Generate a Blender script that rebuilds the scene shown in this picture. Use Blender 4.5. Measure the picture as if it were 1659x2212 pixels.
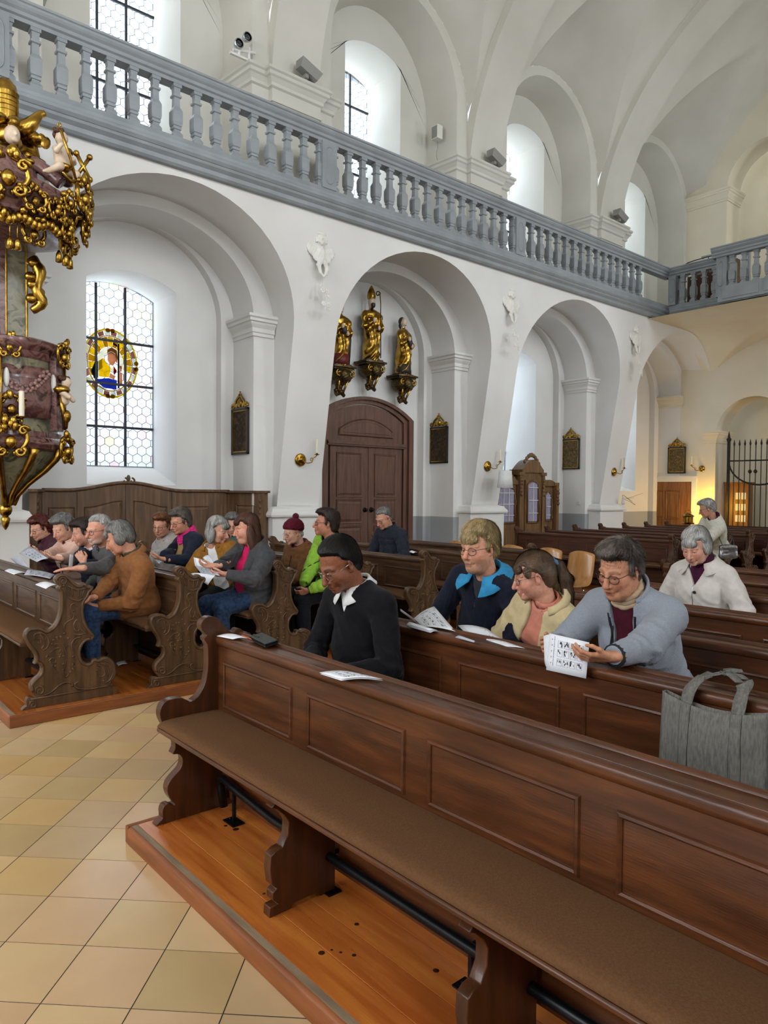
import bpy, bmesh, math, random
import numpy as np
from math import pi, sin, cos, tan, sqrt, radians, atan2, hypot
from mathutils import Vector, Matrix

for o in list(bpy.data.objects): bpy.data.objects.remove(o)
S = bpy.context.scene
COL = S.collection
rnd = random.Random(7)

# ------------------------------------------------------------------ camera
YAW, PIT, ROL, FPX = radians(49.305), radians(1.579), radians(.457), 1563.35
CAM = Vector((0, 0, 1.62))
_f = Vector((cos(YAW)*cos(PIT), sin(YAW)*cos(PIT), -sin(PIT)))
_r = Vector((sin(YAW), -cos(YAW), 0)); _u = _r.cross(_f)
_r2 = _r*cos(ROL) + _u*sin(ROL); _u2 = _u*cos(ROL) - _r*sin(ROL)
cam = bpy.data.cameras.new('camera'); camo = bpy.data.objects.new('camera', cam); COL.objects.link(camo)
cam.sensor_fit = 'VERTICAL'; cam.sensor_height = 24.0; cam.lens = FPX/2212*24.0
cam.clip_start = .05; cam.clip_end = 200
camo.matrix_world = Matrix(((_r2.x, _u2.x, -_f.x, CAM.x), (_r2.y, _u2.y, -_f.y, CAM.y), (_r2.z, _u2.z, -_f.z, CAM.z), (0, 0, 0, 1)))
S.camera = camo

# ------------------------------------------------------------------ world, daylight, exposure
S.view_settings.view_transform = 'Standard'; S.view_settings.look = 'None'
S.view_settings.gamma = 1.0; S.view_settings.use_curve_mapping = False
S.view_settings.exposure = -0.98
try:
    S.cycles.use_denoising = True
    S.cycles.use_adaptive_sampling = True; S.cycles.adaptive_threshold = .09; S.cycles.adaptive_min_samples = 10
    S.cycles.max_bounces = 6; S.cycles.diffuse_bounces = 3; S.cycles.glossy_bounces = 2; S.cycles.transparent_max_bounces = 12
    S.cycles.sample_clamp_indirect = 6.0
    S.cycles.caustics_reflective = False; S.cycles.caustics_refractive = False
except Exception: pass
W = bpy.data.worlds.new('overcast_sky'); S.world = W; W.use_nodes = True
W.node_tree.nodes['Background'].inputs[0].default_value = (.86, .93, 1.0, 1)
W.node_tree.nodes['Background'].inputs[1].default_value = 2.6

def daylight(name, loc, size, target, power, col=(.90, .95, 1.0)):
    l = bpy.data.lights.new(name, 'AREA'); l.shape = 'RECTANGLE'; l.size, l.size_y = size
    l.energy = power; l.color = col
    o = bpy.data.objects.new(name, l); COL.objects.link(o); o.location = loc
    d = Vector(target) - Vector(loc)
    o.rotation_euler = d.to_track_quat('-Z', 'Y').to_euler()
    return o

BC = [4.22 + 4.475*k for k in range(-2, 4)]      # bay centres along the nave (x)
PX = [1.985 + 4.475*k for k in range(-2, 5)]     # pier centres
NB = [4.22 + 4.475*k for k in range(0, 4)]       # bays in view on the left side
KEY, FILL = 1.0, 1.0
# daylight standing outside the windows of the left (north) side; the sky's light falls downwards through them
for k, c in enumerate(NB):
    daylight('sky_upper_window', (c, 12.1, 8.5), (1.5, 3.4), (c, 2, 4.0), 240*KEY)
    if k != 1: daylight('sky_lower_window', (c, 12.2, 3.6), (1.5, 3.0), (c, 4, 1.0), 130*KEY)
# daylight standing outside the windows of the opposite (south) side and of the choir behind the camera
for c in BC:
    daylight('sky_south_upper_window', (c, -3.4, 8.6), (1.6, 3.6), (c, 9, 2.2), 780*FILL, (.86, .93, 1.0))
    daylight('sky_south_lower_window', (c, -3.5, 3.5), (1.6, 3.2), (c, 6, 1.6), 330*FILL, (.90, .95, 1.0))
for y in (1.2, 4.35, 7.5):
    daylight('sky_choir_window', (-9.6, y, 5.8), (2.0, 6.0), (3, y, 1.5), 700*FILL, (.93, .96, 1.0))

# ------------------------------------------------------------------ helpers
def lin(c):
    if isinstance(c, str): c = [int(c[i:i+2], 16)/255 for i in (0, 2, 4)]
    return tuple((v/12.92 if v <= .04045 else ((v+.055)/1.055)**2.4) for v in c[:3]) + (1,)

MATS = {}
def mat(name, c1, c2=None, sc=4, rough=.5, metal=0., bump=0., bsc=60, st=(1, 1, 1), bst=None, spec=.5, coat=0., c3=None, ramp=(.35, .65),
        rvar=0., rand=0., attr=None, detail=5, coord='Object', trans=0., sheen=0., distort=0.):
    m = bpy.data.materials.new(name); m.use_nodes = True; MATS[name] = m
    nt = m.node_tree; N, L = nt.nodes, nt.links; b = N['Principled BSDF']
    tc = N.new('ShaderNodeTexCoord'); src = tc.outputs[coord]
    def noise(scale, stretch, det=detail):
        mp = N.new('ShaderNodeMapping'); mp.inputs['Scale'].default_value = stretch; L.new(src, mp.inputs[0])
        n = N.new('ShaderNodeTexNoise'); n.inputs['Scale'].default_value = scale; n.inputs['Detail'].default_value = det
        n.inputs['Distortion'].default_value = distort
        L.new(mp.outputs[0], n.inputs['Vector']); return n
    if attr:
        a = N.new('ShaderNodeAttribute'); a.attribute_name = attr; colout = a.outputs['Color']
    else: colout = None
    if c2 is not None:
        n = noise(sc, st); r = N.new('ShaderNodeValToRGB')
        r.color_ramp.elements[0].position = ramp[0]; r.color_ramp.elements[1].position = ramp[1]
        r.color_ramp.elements[0].color = lin(c1); r.color_ramp.elements[1].color = lin(c2)
        if c3 is not None:
            e = r.color_ramp.elements.new((ramp[0]+ramp[1])/2); e.color = lin(c3)
        L.new(n.outputs['Fac'], r.inputs[0])
        if colout is None: colout = r.outputs['Color']
        else:
            mx = N.new('ShaderNodeMixRGB'); mx.blend_type = 'MULTIPLY'; mx.inputs[0].default_value = 1
            L.new(colout, mx.inputs[1]); L.new(r.outputs['Color'], mx.inputs[2]); colout = mx.outputs[0]
    if rand:
        oi = N.new('ShaderNodeObjectInfo'); h = N.new('ShaderNodeHueSaturation')
        if colout is None: h.inputs['Color'].default_value = lin(c1)
        else: L.new(colout, h.inputs['Color'])
        mr = N.new('ShaderNodeMapRange'); mr.inputs['To Min'].default_value = 1-rand; mr.inputs['To Max'].default_value = 1+rand
        L.new(oi.outputs['Random'], mr.inputs[0]); L.new(mr.outputs[0], h.inputs['Value']); colout = h.outputs['Color']
    if colout is None: b.inputs['Base Color'].default_value = lin(c1)
    else: L.new(colout, b.inputs['Base Color'])
    b.inputs['Roughness'].default_value = rough; b.inputs['Metallic'].default_value = metal
    b.inputs['Specular IOR Level'].default_value = spec; b.inputs['Coat Weight'].default_value = coat
    if coat: b.inputs['Coat Roughness'].default_value = .12
    if trans: b.inputs['Transmission Weight'].default_value = trans
    if sheen: b.inputs['Sheen Weight'].default_value = sheen; b.inputs['Sheen Roughness'].default_value = .5
    if rvar:
        n = noise(sc*1.7, st); mr = N.new('ShaderNodeMapRange')
        mr.inputs['To Min'].default_value = max(0, rough-rvar); mr.inputs['To Max'].default_value = min(1, rough+rvar)
        L.new(n.outputs['Fac'], mr.inputs[0]); L.new(mr.outputs[0], b.inputs['Roughness'])
    if bump:
        n = noise(bsc, bst or st, 3); bp = N.new('ShaderNodeBump'); bp.inputs['Strength'].default_value = bump
        bp.inputs['Distance'].default_value = .01
        L.new(n.outputs['Fac'], bp.inputs['Height']); L.new(bp.outputs[0], b.inputs['Normal'])
    return m

def tag(o, label=None, cat=None, group=None, kind=None):
    if label: o['label'] = label
    if cat: o['category'] = cat
    if group: o['group'] = group
    if kind: o['kind'] = kind
    return o
def link(o, parent=None):
    COL.objects.link(o)
    if parent is not None: o.parent = parent
    return o
def empty(name, loc=(0, 0, 0), rz=0, parent=None):
    o = bpy.data.objects.new(name, None); o.empty_display_size = .1; o.location = loc; o.rotation_euler = (0, 0, rz)
    return link(o, parent)
def new(name, mesh, parent=None):
    return link(bpy.data.objects.new(name, mesh), parent)
def copy_tree(o, parent=None):
    c = o.copy(); COL.objects.link(c)
    if parent is not None: c.parent = parent
    for ch in list(o.children): copy_tree(ch, c)
    return c

class MB:
    "collects shapes and builds ONE mesh"
    def __init__(s): s.v = []; s.f = []; s.mi = []; s.cm = 0
    def add(s, v, f):
        o = len(s.v); s.v += [tuple(p) for p in v]; s.f += [tuple(i+o for i in q) for q in f]; s.mi += [s.cm]*len(f); return s
    def box(s, x0, x1, y0, y1, z0, z1):
        return s.add([(x0, y0, z0), (x1, y0, z0), (x1, y1, z0), (x0, y1, z0), (x0, y0, z1), (x1, y0, z1), (x1, y1, z1), (x0, y1, z1)],
                     [(0, 3, 2, 1), (4, 5, 6, 7), (0, 1, 5, 4), (1, 2, 6, 5), (2, 3, 7, 6), (3, 0, 4, 7)])
    def frust(s, a, b):
        "two rectangles (x0,x1,y0,y1,z) -> tapered block"
        v = []
        for (x0, x1, y0, y1, z) in (a, b): v += [(x0, y0, z), (x1, y0, z), (x1, y1, z), (x0, y1, z)]
        return s.add(v, [(0, 3, 2, 1), (4, 5, 6, 7), (0, 1, 5, 4), (1, 2, 6, 5), (2, 3, 7, 6), (3, 0, 4, 7)])
    def prism(s, poly, axis, a, b):
        "extrude a 2-D polygon; axis 'y': poly=(x,z); 'x': poly=(y,z); 'z': poly=(x,y)"
        n = len(poly)
        def P(p, t): return {'y': (p[0], t, p[1]), 'x': (t, p[0], p[1]), 'z': (p[0], p[1], t)}[axis]
        v = [P(p, a) for p in poly] + [P(p, b) for p in poly]
        f = [tuple(range(n))[::-1], tuple(range(n, 2*n))] + [(i, (i+1) % n, n+(i+1) % n, n+i) for i in range(n)]
        return s.add(v, f)
    def loft(s, rings, closed=True, cap=True):
        n = len(rings[0]); v = [p for r in rings for p in r]; f = []
        for i in range(len(rings)-1):
            for j in range(n if closed else n-1):
                k = (j+1) % n; f.append((i*n+j, i*n+k, (i+1)*n+k, (i+1)*n+j))
        if cap and closed: f += [tuple(range(n))[::-1], tuple(range((len(rings)-1)*n, len(rings)*n))]
        return s.add(v, f)
    def lathe(s, prof, c=(0, 0, 0), n=16, axis='z', cap=True):
        rings = []
        for r, z in prof:
            ring = []
            for j in range(n):
                a = 2*pi*j/n; x, y = r*cos(a), r*sin(a)
                ring.append({'z': (c[0]+x, c[1]+y, c[2]+z), 'y': (c[0]+x, c[1]+z, c[2]+y), 'x': (c[0]+z, c[1]+x, c[2]+y)}[axis])
            rings.append(ring)
        return s.loft(rings, True, cap)
    def tube(s, pts, r, n=6, closed=False, flat=None):
        "sweep; r number or list; flat=(normal, ratio) squashes the section along normal"
        P = [Vector(p) for p in pts]; m = len(P)
        R = r if isinstance(r, (list, tuple)) else [r]*m
        rings = []; up = None
        for i in range(m):
            if closed: t = P[(i+1) % m]-P[i-1]
            else: t = P[min(i+1, m-1)]-P[max(i-1, 0)]
            if t.length < 1e-9: t = Vector((0, 0, 1))
            t.normalize()
            if up is None:
                up = Vector((0, 0, 1)) if abs(t.z) < .9 else Vector((1, 0, 0))
                if flat: up = Vector(flat[0])
            a = t.cross(up)
            if a.length < 1e-6: a = t.orthogonal()
            a.normalize(); b = a.cross(t).normalized()
            if not flat: up = b
            q = flat[1] if flat else 1
            rings.append([P[i]+a*(R[i]*cos(2*pi*j/n))+b*(R[i]*q*sin(2*pi*j/n)) for j in range(n)])
        if closed:
            rings.append(rings[0]); return s.loft(rings, True, False)
        return s.loft(rings)
    def sphere(s, c, r, n=10, m=7, rot=None):
        rr = r if isinstance(r, (tuple, list)) else (r, r, r); rings = []
        for i in range(m+1):
            t = pi*i/m; q = max(sin(t), 1e-3); ring = []
            for j in range(n):
                a = 2*pi*j/n; p = Vector((rr[0]*q*cos(a), rr[1]*q*sin(a), rr[2]*cos(t)))
                if rot is not None: p = rot @ p
                ring.append(Vector(c)+p)
            rings.append(ring[::-1])
        return s.loft(rings)
    def grid(s, fn, nu, nv):
        v = [fn(i/nu, j/nv) for i in range(nu+1) for j in range(nv+1)]
        f = [(i*(nv+1)+j, (i+1)*(nv+1)+j, (i+1)*(nv+1)+j+1, i*(nv+1)+j+1) for i in range(nu) for j in range(nv)]
        return s.add(v, f)
    def xf(s, M, start=0):
        s.v[start:] = [tuple(M @ Vector(p)) for p in s.v[start:]]; return s
    def mesh(s, name, mats, smooth=False, merge=False):
        me = bpy.data.meshes.new(name); me.from_pydata(s.v, [], s.f)
        for m in (mats if isinstance(mats, (list, tuple)) else [mats]): me.materials.append(MATS[m] if isinstance(m, str) else m)
        if len(me.materials) > 1: me.polygons.foreach_set('material_index', s.mi)
        bm = bmesh.new(); bm.from_mesh(me)
        if merge: bmesh.ops.remove_doubles(bm, verts=bm.verts, dist=1e-4)
        bmesh.ops.recalc_face_normals(bm, faces=bm.faces)
        bm.to_mesh(me); bm.free()
        if smooth is True: me.polygons.foreach_set('use_smooth', [True]*len(me.polygons))
        elif smooth: me.shade_smooth() if False else smooth_angle(me, smooth)
        me.update(); return me
    def build(s, name, mats, parent=None, smooth=False, bevel=0, merge=False, loc=None):
        o = new(name, s.mesh(name, mats, smooth, merge), parent)
        if loc: o.location = loc
        if bevel:
            m = o.modifiers.new('bevel', 'BEVEL'); m.width = bevel; m.segments = 2; m.limit_method = 'ANGLE'; m.angle_limit = radians(35)
        return o
def smooth_angle(me, ang):
    "smooth faces but keep edges sharper than ang (degrees) sharp"
    bm = bmesh.new(); bm.from_mesh(me)
    for f in bm.faces: f.smooth = True
    for e in bm.edges:
        if len(e.link_faces) == 2 and e.calc_face_angle(0) > radians(ang): e.smooth = False
    bm.to_mesh(me); bm.free()
def cr(pts, n=6, closed=False):
    "Catmull-Rom curve through points"
    P = [np.array(p, float) for p in pts]; out = []; m = len(P)
    for i in range(m if closed else m-1):
        p0 = P[(i-1) % m] if closed else P[max(i-1, 0)]; p1 = P[i]; p2 = P[(i+1) % m]; p3 = P[(i+2) % m] if closed else P[min(i+2, m-1)]
        for j in range(n):
            t = j/n; out.append(tuple(.5*((2*p1)+(p2-p0)*t+(2*p0-5*p1+4*p2-p3)*t*t+(3*p1-p0-3*p2+p3)*t**3)))
    if not closed: out.append(tuple(P[-1]))
    return out
def spiral(cx, cz, r0, r1, a0, turns, n=18):
    return [(cx+(r0+(r1-r0)*i/n)*cos(a0+2*pi*turns*i/n), cz+(r0+(r1-r0)*i/n)*sin(a0+2*pi*turns*i/n)) for i in range(n+1)]

# ------------------------------------------------------------------ materials
mat('plaster', 'e9e7e2', 'dfdcd6', sc=.7, rough=.9, bump=.05, bsc=9, spec=.2)
mat('plaster_warm', 'e8e0cc', 'dfd5be', sc=.7, rough=.9, bump=.05, bsc=9, spec=.2)
mat('plaster_upper_dim', 'd6d2c8', 'cbc7bc', sc=.7, rough=.92, bump=.05, bsc=9, spec=.15)  # same plaster made darker; the dimness of gallery and vault is in its colour
mat('stucco', 'eceae4', 'e2ded4', sc=8, rough=.8, spec=.2)
mat('grey_paint', '93989b', '868b8e', sc=3, rough=.5, bump=.03, bsc=30)
mat('pew_wood', '432411', '61361b', sc=3, st=(9, 1, 9), rough=.33, rvar=.07, bump=.10, bsc=14, bst=(22, 1.2, 22), c3='4f2c17', coat=.12, spec=.35)
mat('pew_wood_up', '3c210f', '56301a', sc=3, st=(9, 9, 1), rough=.33, rvar=.07, bump=.10, bsc=14, bst=(22, 22, 1.2), coat=.12, spec=.35)
mat('oak_wood', '412c1d', '5e432d', sc=3, st=(9, 1, 9), rough=.36, rvar=.06, bump=.10, bsc=14, bst=(22, 1.2, 22), c3='4c3524', coat=.1, spec=.35)
mat('oak_wood_up', '46311f', '63482f', sc=3, st=(9, 9, 1), rough=.36, rvar=.06, bump=.12, bsc=14, bst=(22, 22, 1.2), coat=.12, spec=.4)
mat('cushion', '62452e', '6a4c34', sc=140, rough=.97, bump=.25, bsc=260, spec=.05)
mat('floor_board', 'a3541f', 'c07430', sc=2.2, st=(10, .8, 4), rough=.3, rvar=.08, bump=.05, bsc=10, bst=(20, 1, 1), c3='b4652a', coat=.3, rand=.16)
mat('board_edge', '74401e', '93552b', sc=2.5, st=(9, .9, 9), rough=.42, bump=.1, bsc=12, bst=(20, 1, 20))
mat('board_edge_x', '74401e', '93552b', sc=2.5, st=(.9, 9, 9), rough=.42, bump=.1, bsc=12, bst=(1, 20, 20))
mat('worn_strip', '7d6a55', '9a8468', sc=4, st=(9, .9, 9), rough=.6, bump=.1, bsc=12, bst=(20, 1, 20))
mat('knot', '2a120a', '3c1c0e', sc=20, rough=.5)
mat('door_wood', '55382a', '6d4a38', sc=2.5, st=(9, 9, .9), rough=.5, bump=.1, bsc=14, bst=(20, 20, 1))
mat('wainscot_wood', '59422e', '77593f', sc=2.5, st=(8, 8, .8), rough=.5, bump=.1, bsc=14, bst=(20, 20, 1), c3='65492f')
mat('back_door_wood', '6e451f', '8f5f2e', sc=2.5, st=(8, 8, .8), rough=.45, bump=.1, bsc=14, bst=(20, 20, 1))
mat('confessional_wood', '5d4125', '7c5a36', sc=2.5, st=(8, 8, .8), rough=.5, bump=.1, bsc=14, bst=(20, 20, 1))
mat('black_metal', '16171a', rough=.35, metal=.6)
mat('iron', '23211f', '33302c', sc=30, rough=.5, metal=.6)
mat('came_lead', '2b2c30', rough=.6, metal=.2)
mat('brass', 'b08a3c', '8a6526', sc=20, rough=.25, metal=1)
mat('gold', 'c9a04a', '6e5220', sc=7, rough=.27, metal=1, bump=.12, bsc=26, c3='b08a3a', ramp=(.3, .72))
mat('dark_gold', '6a5226', '2f2a1e', sc=14, rough=.4, metal=.7, bump=.1, bsc=30)
mat('red_marble', '5a3533', '38211f', sc=5, rough=.25, c3='85605a', distort=2.2, coat=.25)
mat('grey_marble', '75725c', '474838', sc=5, rough=.28, c3='8f876c', distort=2.0, coat=.25)
mat('skin_paint', 'e3cdb4', 'd2b598', sc=10, rough=.45)
mat('hair_paint', '4b2a18', rough=.6)
mat('candle_wax', 'efe6cd', rough=.5)
mat('wax_dark', 'dcc79c', rough=.6)
mat('speaker_grey', '8c8a84', rough=.6)
mat('speaker_white', 'd9d6cb', rough=.6)
mat('chrome', 'b8bcc2', rough=.15, metal=1)
mat('lamp_glass', '30343a', rough=.1, spec=1)
mat('paper', 'eef0f4', 'e6e8ee', sc=5, rough=.85, spec=.2)
mat('paper_grey', 'b9bbc4', 'adafb8', sc=5, rough=.85, spec=.2)
mat('ink', '1d1d22', rough=.8)
mat('ink_grey', '7d7f88', rough=.8)
mat('chair_ply', 'c08a4e', 'a8733a', sc=3, st=(6, 6, .8), rough=.35, coat=.3)
mat('black_leather', '1d2222', '272c2c', sc=60, rough=.45, bump=.1, bsc=200)
mat('pencil', 'b8501e', rough=.5)
mat('linen_grey', '67655f', '7d7a73', sc=160, st=(1, 1, .2), rough=.95, bump=.35, bsc=220, bst=(1, 1, .3), spec=.1)
mat('picture_frame', '1d1814', rough=.4)
mat('silver_leather', '9a9a9e', '77777c', sc=30, rough=.28, metal=.8, bump=.2, bsc=60)
# ================================================================== the church itself
XB = 19.25                                         # back wall
YC = 4.35                                          # nave axis
def Yf(z): return 8.95 + max(0, 5.70 - z)*.168     # leaning front of the arcade
NA = 28
def outline(c, w, zs, b, z0=0.0, n=NA):
    return [(c-w, z0), (c-w, (z0+zs)/2)] + [(c + w*cos(pi - pi*i/n), zs + b*sin(pi*i/n)) for i in range(n+1)] + [(c+w, (z0+zs)/2), (c+w, z0)]
def outline_seg(c, w, z0, zs, b, n=NA):
    "window: straight jambs and a segmental head, same point count as outline()"
    r = (w*w+b*b)/(2*b); a = math.asin(min(1, w/r)); zc = zs+b-r
    return [(c-w, z0), (c-w, (z0+zs)/2)] + [(c + r*sin(-a+2*a*i/n), zc + r*cos(-a+2*a*i/n)) for i in range(n+1)] + [(c+w, (z0+zs)/2), (c+w, z0)]
def rect_around(o, c, hw, ztop):
    "outer boundary points matched to an outline"
    out = []; zs = o[2][1]; cand = []
    for i, (x, z) in enumerate(o):
        if i < 2: out.append((c-hw, z)); continue
        if i >= len(o)-2: out.append((c+hw, z)); continue
        dx, dz = x-c, z-zs
        t = min(hw/abs(dx) if abs(dx) > 1e-6 else 1e9, (ztop-zs)/dz if dz > 1e-6 else 1e9)
        out.append((c+dx*t, zs+dz*t))
    for s in (-1, 1):
        j = min(range(2, len(o)-2), key=lambda i: hypot(out[i][0]-(c+s*hw), out[i][1]-ztop)); out[j] = (c+s*hw, ztop)
    return out
def strip(mb, A, YA, B, YB):
    fa = YA if callable(YA) else (lambda z: YA); fb = YB if callable(YB) else (lambda z: YB)
    v = [(x, fa(z), z) for x, z in A] + [(x, fb(z), z) for x, z in B]; n = len(A)
    mb.add(v, [(i, i+1, n+i+1, n+i) for i in range(n-1)])

def dado_material():
    m = mat('plaster_dado', 'eae8e4', 'e0ddd8', sc=.7, rough=.9, bump=.05, bsc=9, spec=.2)
    nt = m.node_tree; N, L = nt.nodes, nt.links; b = N['Principled BSDF']
    src = b.inputs['Base Color'].links[0].from_socket
    g = N.new('ShaderNodeNewGeometry'); sp = N.new('ShaderNodeSeparateXYZ'); L.new(g.outputs['Position'], sp.inputs[0])
    a = N.new('ShaderNodeMath'); a.operation = 'LESS_THAN'; a.inputs[1].default_value = 1.14; L.new(sp.outputs['Z'], a.inputs[0])
    x = N.new('ShaderNodeMath'); x.operation = 'GREATER_THAN'; x.inputs[1].default_value = 8.8; L.new(sp.outputs['X'], x.inputs[0])
    y = N.new('ShaderNodeMath'); y.operation = 'GREATER_THAN'; y.inputs[1].default_value = 9.86; L.new(sp.outputs['Y'], y.inputs[0])
    p = N.new('ShaderNodeMath'); p.operation = 'MULTIPLY'; L.new(a.outputs[0], p.inputs[0]); L.new(x.outputs[0], p.inputs[1])
    q = N.new('ShaderNodeMath'); q.operation = 'MULTIPLY'; L.new(p.outputs[0], q.inputs[0]); L.new(y.outputs[0], q.inputs[1])
    mx = N.new('ShaderNodeMixRGB'); L.new(q.outputs[0], mx.inputs[0]); L.new(src, mx.inputs[1]); mx.inputs[2].default_value = lin('a9aaab')
    L.new(mx.outputs[0], b.inputs['Base Color'])
dado_material()

ZC = 5.77
def bay_lower(mb, c, kind):
    f = outline(c+.05, 1.84, 4.05, 1.64); strip(mb, rect_around(f, c, 2.2375, ZC), Yf, f, Yf)
    o2 = outline(c, 1.95, 4.15, 1.58); strip(mb, f, Yf, o2, 9.87)
    a2 = outline(c, 1.58, 4.30, 1.26); strip(mb, o2, 9.87, a2, 9.87)
    a2b = outline(c, 1.58, 4.30, 1.26); strip(mb, a2, 9.87, a2b, 10.50)
    a3 = outline(c, 1.36, 4.30, 1.26); strip(mb, a2b, 10.50, a3, 10.50)
    a3b = outline(c, 1.36, 4.30, 1.26); strip(mb, a3, 10.50, a3b, 10.66)
    if kind == 'window':
        w1 = outline_seg(c, .68, 1.70, 4.66, .20); strip(mb, a3b, 10.66, w1, 10.66)
        mb.add([(c-1.36, 10.66, 0), (c+1.36, 10.66, 0), (c+.68, 10.66, 1.70), (c-.68, 10.66, 1.70)], [(0, 1, 2, 3)])
        w2 = outline_seg(c, .70, 2.0, 4.70, .19); strip(mb, w1, 10.66, w2, 11.62)
        mb.add([(c-.68, 10.66, 1.70), (c+.68, 10.66, 1.70), (c+.70, 11.62, 2.0), (c-.70, 11.62, 2.0)], [(0, 1, 2, 3)])
    else:
        w1 = outline_seg(c, .93, 0.0, 2.62, .40); strip(mb, a3b, 10.66, w1, 10.66); strip(mb, w1, 10.66, w1, 10.9)
        mb.add([(x, 10.9, z) for x, z in w1], [tuple(range(len(w1)))])
def bay_upper(mb, c):
    z0 = 6.0
    r = outline_seg(c, .67, 6.45, 9.69, .19); w = outline_seg(c, .68, 6.7, 9.76, .13)
    b = outline(c, 1.38, 8.75, 1.76, z0); strip(mb, b, 10.5, r, 10.5)
    mb.add([(c-1.38, 10.5, z0), (c+1.38, 10.5, z0), (c+.67, 10.5, 6.45), (c-.67, 10.5, 6.45)], [(0, 1, 2, 3)])
    strip(mb, r, 10.5, w, 11.55)
    mb.add([(c-.67, 10.5, 6.45), (c+.67, 10.5, 6.45), (c+.68, 11.55, 6.7), (c-.68, 11.55, 6.7)], [(0, 1, 2, 3)])
    f = outline(c, 1.5, 9.07, 1.56, z0); strip(mb, f, 9.80, b, 10.5)
    o = outline(c, 1.80, 8.88, 1.93, z0); strip(mb, o, 9.80, f, 9.80)
def build_wall():
    mb = MB(); up = MB()
    for k in range(-2, 4):
        c = 4.22+4.475*k; bay_lower(mb, c, 'door' if k == 1 else 'window'); bay_upper(up, c)
    # gallery floor, band behind the balustrade foot
    mb.add([(-10, 8.95, ZC), (XB, 8.95, ZC), (XB, 8.95, 6.02), (-10, 8.95, 6.02)], [(0, 1, 2, 3)])
    mb.add([(-10, 8.95, 6.02), (XB, 8.95, 6.02), (XB, 10.55, 6.02), (-10, 10.55, 6.02)], [(0, 1, 2, 3)])
    # gallery pilasters
    for p in PX: up.box(p-.44, p+.44, 9.70, 9.9, 6.0, 8.05)
    return mb, up
wall, upper = build_wall()
wu = upper.build('wall_left_gallery', 'plaster_upper_dim', smooth=40, merge=True); tag(wu, kind='structure')
wl = wall.build('wall_left', 'plaster_dado', smooth=40, merge=True); tag(wl, kind='structure')
wr = MB(); wr.v = [(x, 2*YC-y, z) for x, y, z in wall.v]; wr.f = wall.f; wr.mi = wall.mi
wru = MB(); wru.v = [(x, 2*YC-y, z) for x, y, z in upper.v]; wru.f = upper.f; wru.mi = upper.mi
tag(wru.build('wall_right_gallery', 'plaster_upper_dim', smooth=40, merge=True), kind='structure')
tag(wr.build('wall_right', 'plaster', smooth=40, merge=True), kind='structure')

# ------------------------------------------------------------------ vault of the nave
def vz(y, da=0.0):
    t = min(1, abs(y-YC)/(5.40+da)); return 7.61 + (5.0+da)*sqrt(max(0, 1-t*t))
def build_vault():
    mb = MB(); D = .16
    for s in (1, -1):
        def my(y): return y if s > 0 else 2*YC-y
        for p in PX:                                                    # transverse arches
            if p > 19.5: continue
            th = [i/30*pi/2 for i in range(31)]
            def arc(da): return [(my(YC+(5.40+da)*cos(t)), 7.61+(5.0+da)*sin(t)) for t in th]
            A = arc(0); B = arc(D+.05)
            for x0, x1, P, Q in ((p-.44, p+.44, A, A), (p-.44, p-.44, A, B), (p+.44, p+.44, A, B)):
                mb.add([(x0, y, z) for y, z in P]+[(x1, y, z) for y, z in Q], [(i, i+1, 31+i+1, 31+i) for i in range(30)])
        for k in range(-2, 4):                                          # webs between them
            c = 4.22+4.475*k; w = 1.7975; n = 24
            xs = [c + w*sin(-pi/2+pi*i/n) for i in range(n+1)]
            def yg(x): u = abs(x-c)/w; return 7.25 + (9.62-7.25)*u**1.12
            def zw(x): u = min(1, abs(x-c)/1.80); return 8.88 + 1.93*sqrt(max(0, 1-u*u))
            m1, m2 = 16, 10; grid = []
            for x in xs:
                y1 = yg(x); z1 = vz(y1, D)
                rowb = [(x, my(YC+(y1-YC)*j/m1), vz(YC+(y1-YC)*j/m1, D)) for j in range(m1+1)]
                z2 = zw(x)
                rowl = [(x, my(y1+(9.80-y1)*j/m2), z1+(z2-z1)*(j/m2) + .18*sin(pi*j/m2)*max(0, (z1-z2))/2) for j in range(1, m2+1)]
                grid.append((rowb, rowl))
            for i in range(n):
                a, b = grid[i], grid[i+1]
                mb.add(a[0]+b[0], [(j, j+1, m1+2+j, m1+1+j) for j in range(m1)])
                mb.add([a[0][-1]]+a[1]+[b[0][-1]]+b[1], [(j, j+1, m2+2+j, m2+1+j) for j in range(m2)])
    return mb
tag(build_vault().build('ceiling', 'plaster_upper_dim', smooth=28, merge=True), kind='structure')

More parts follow.
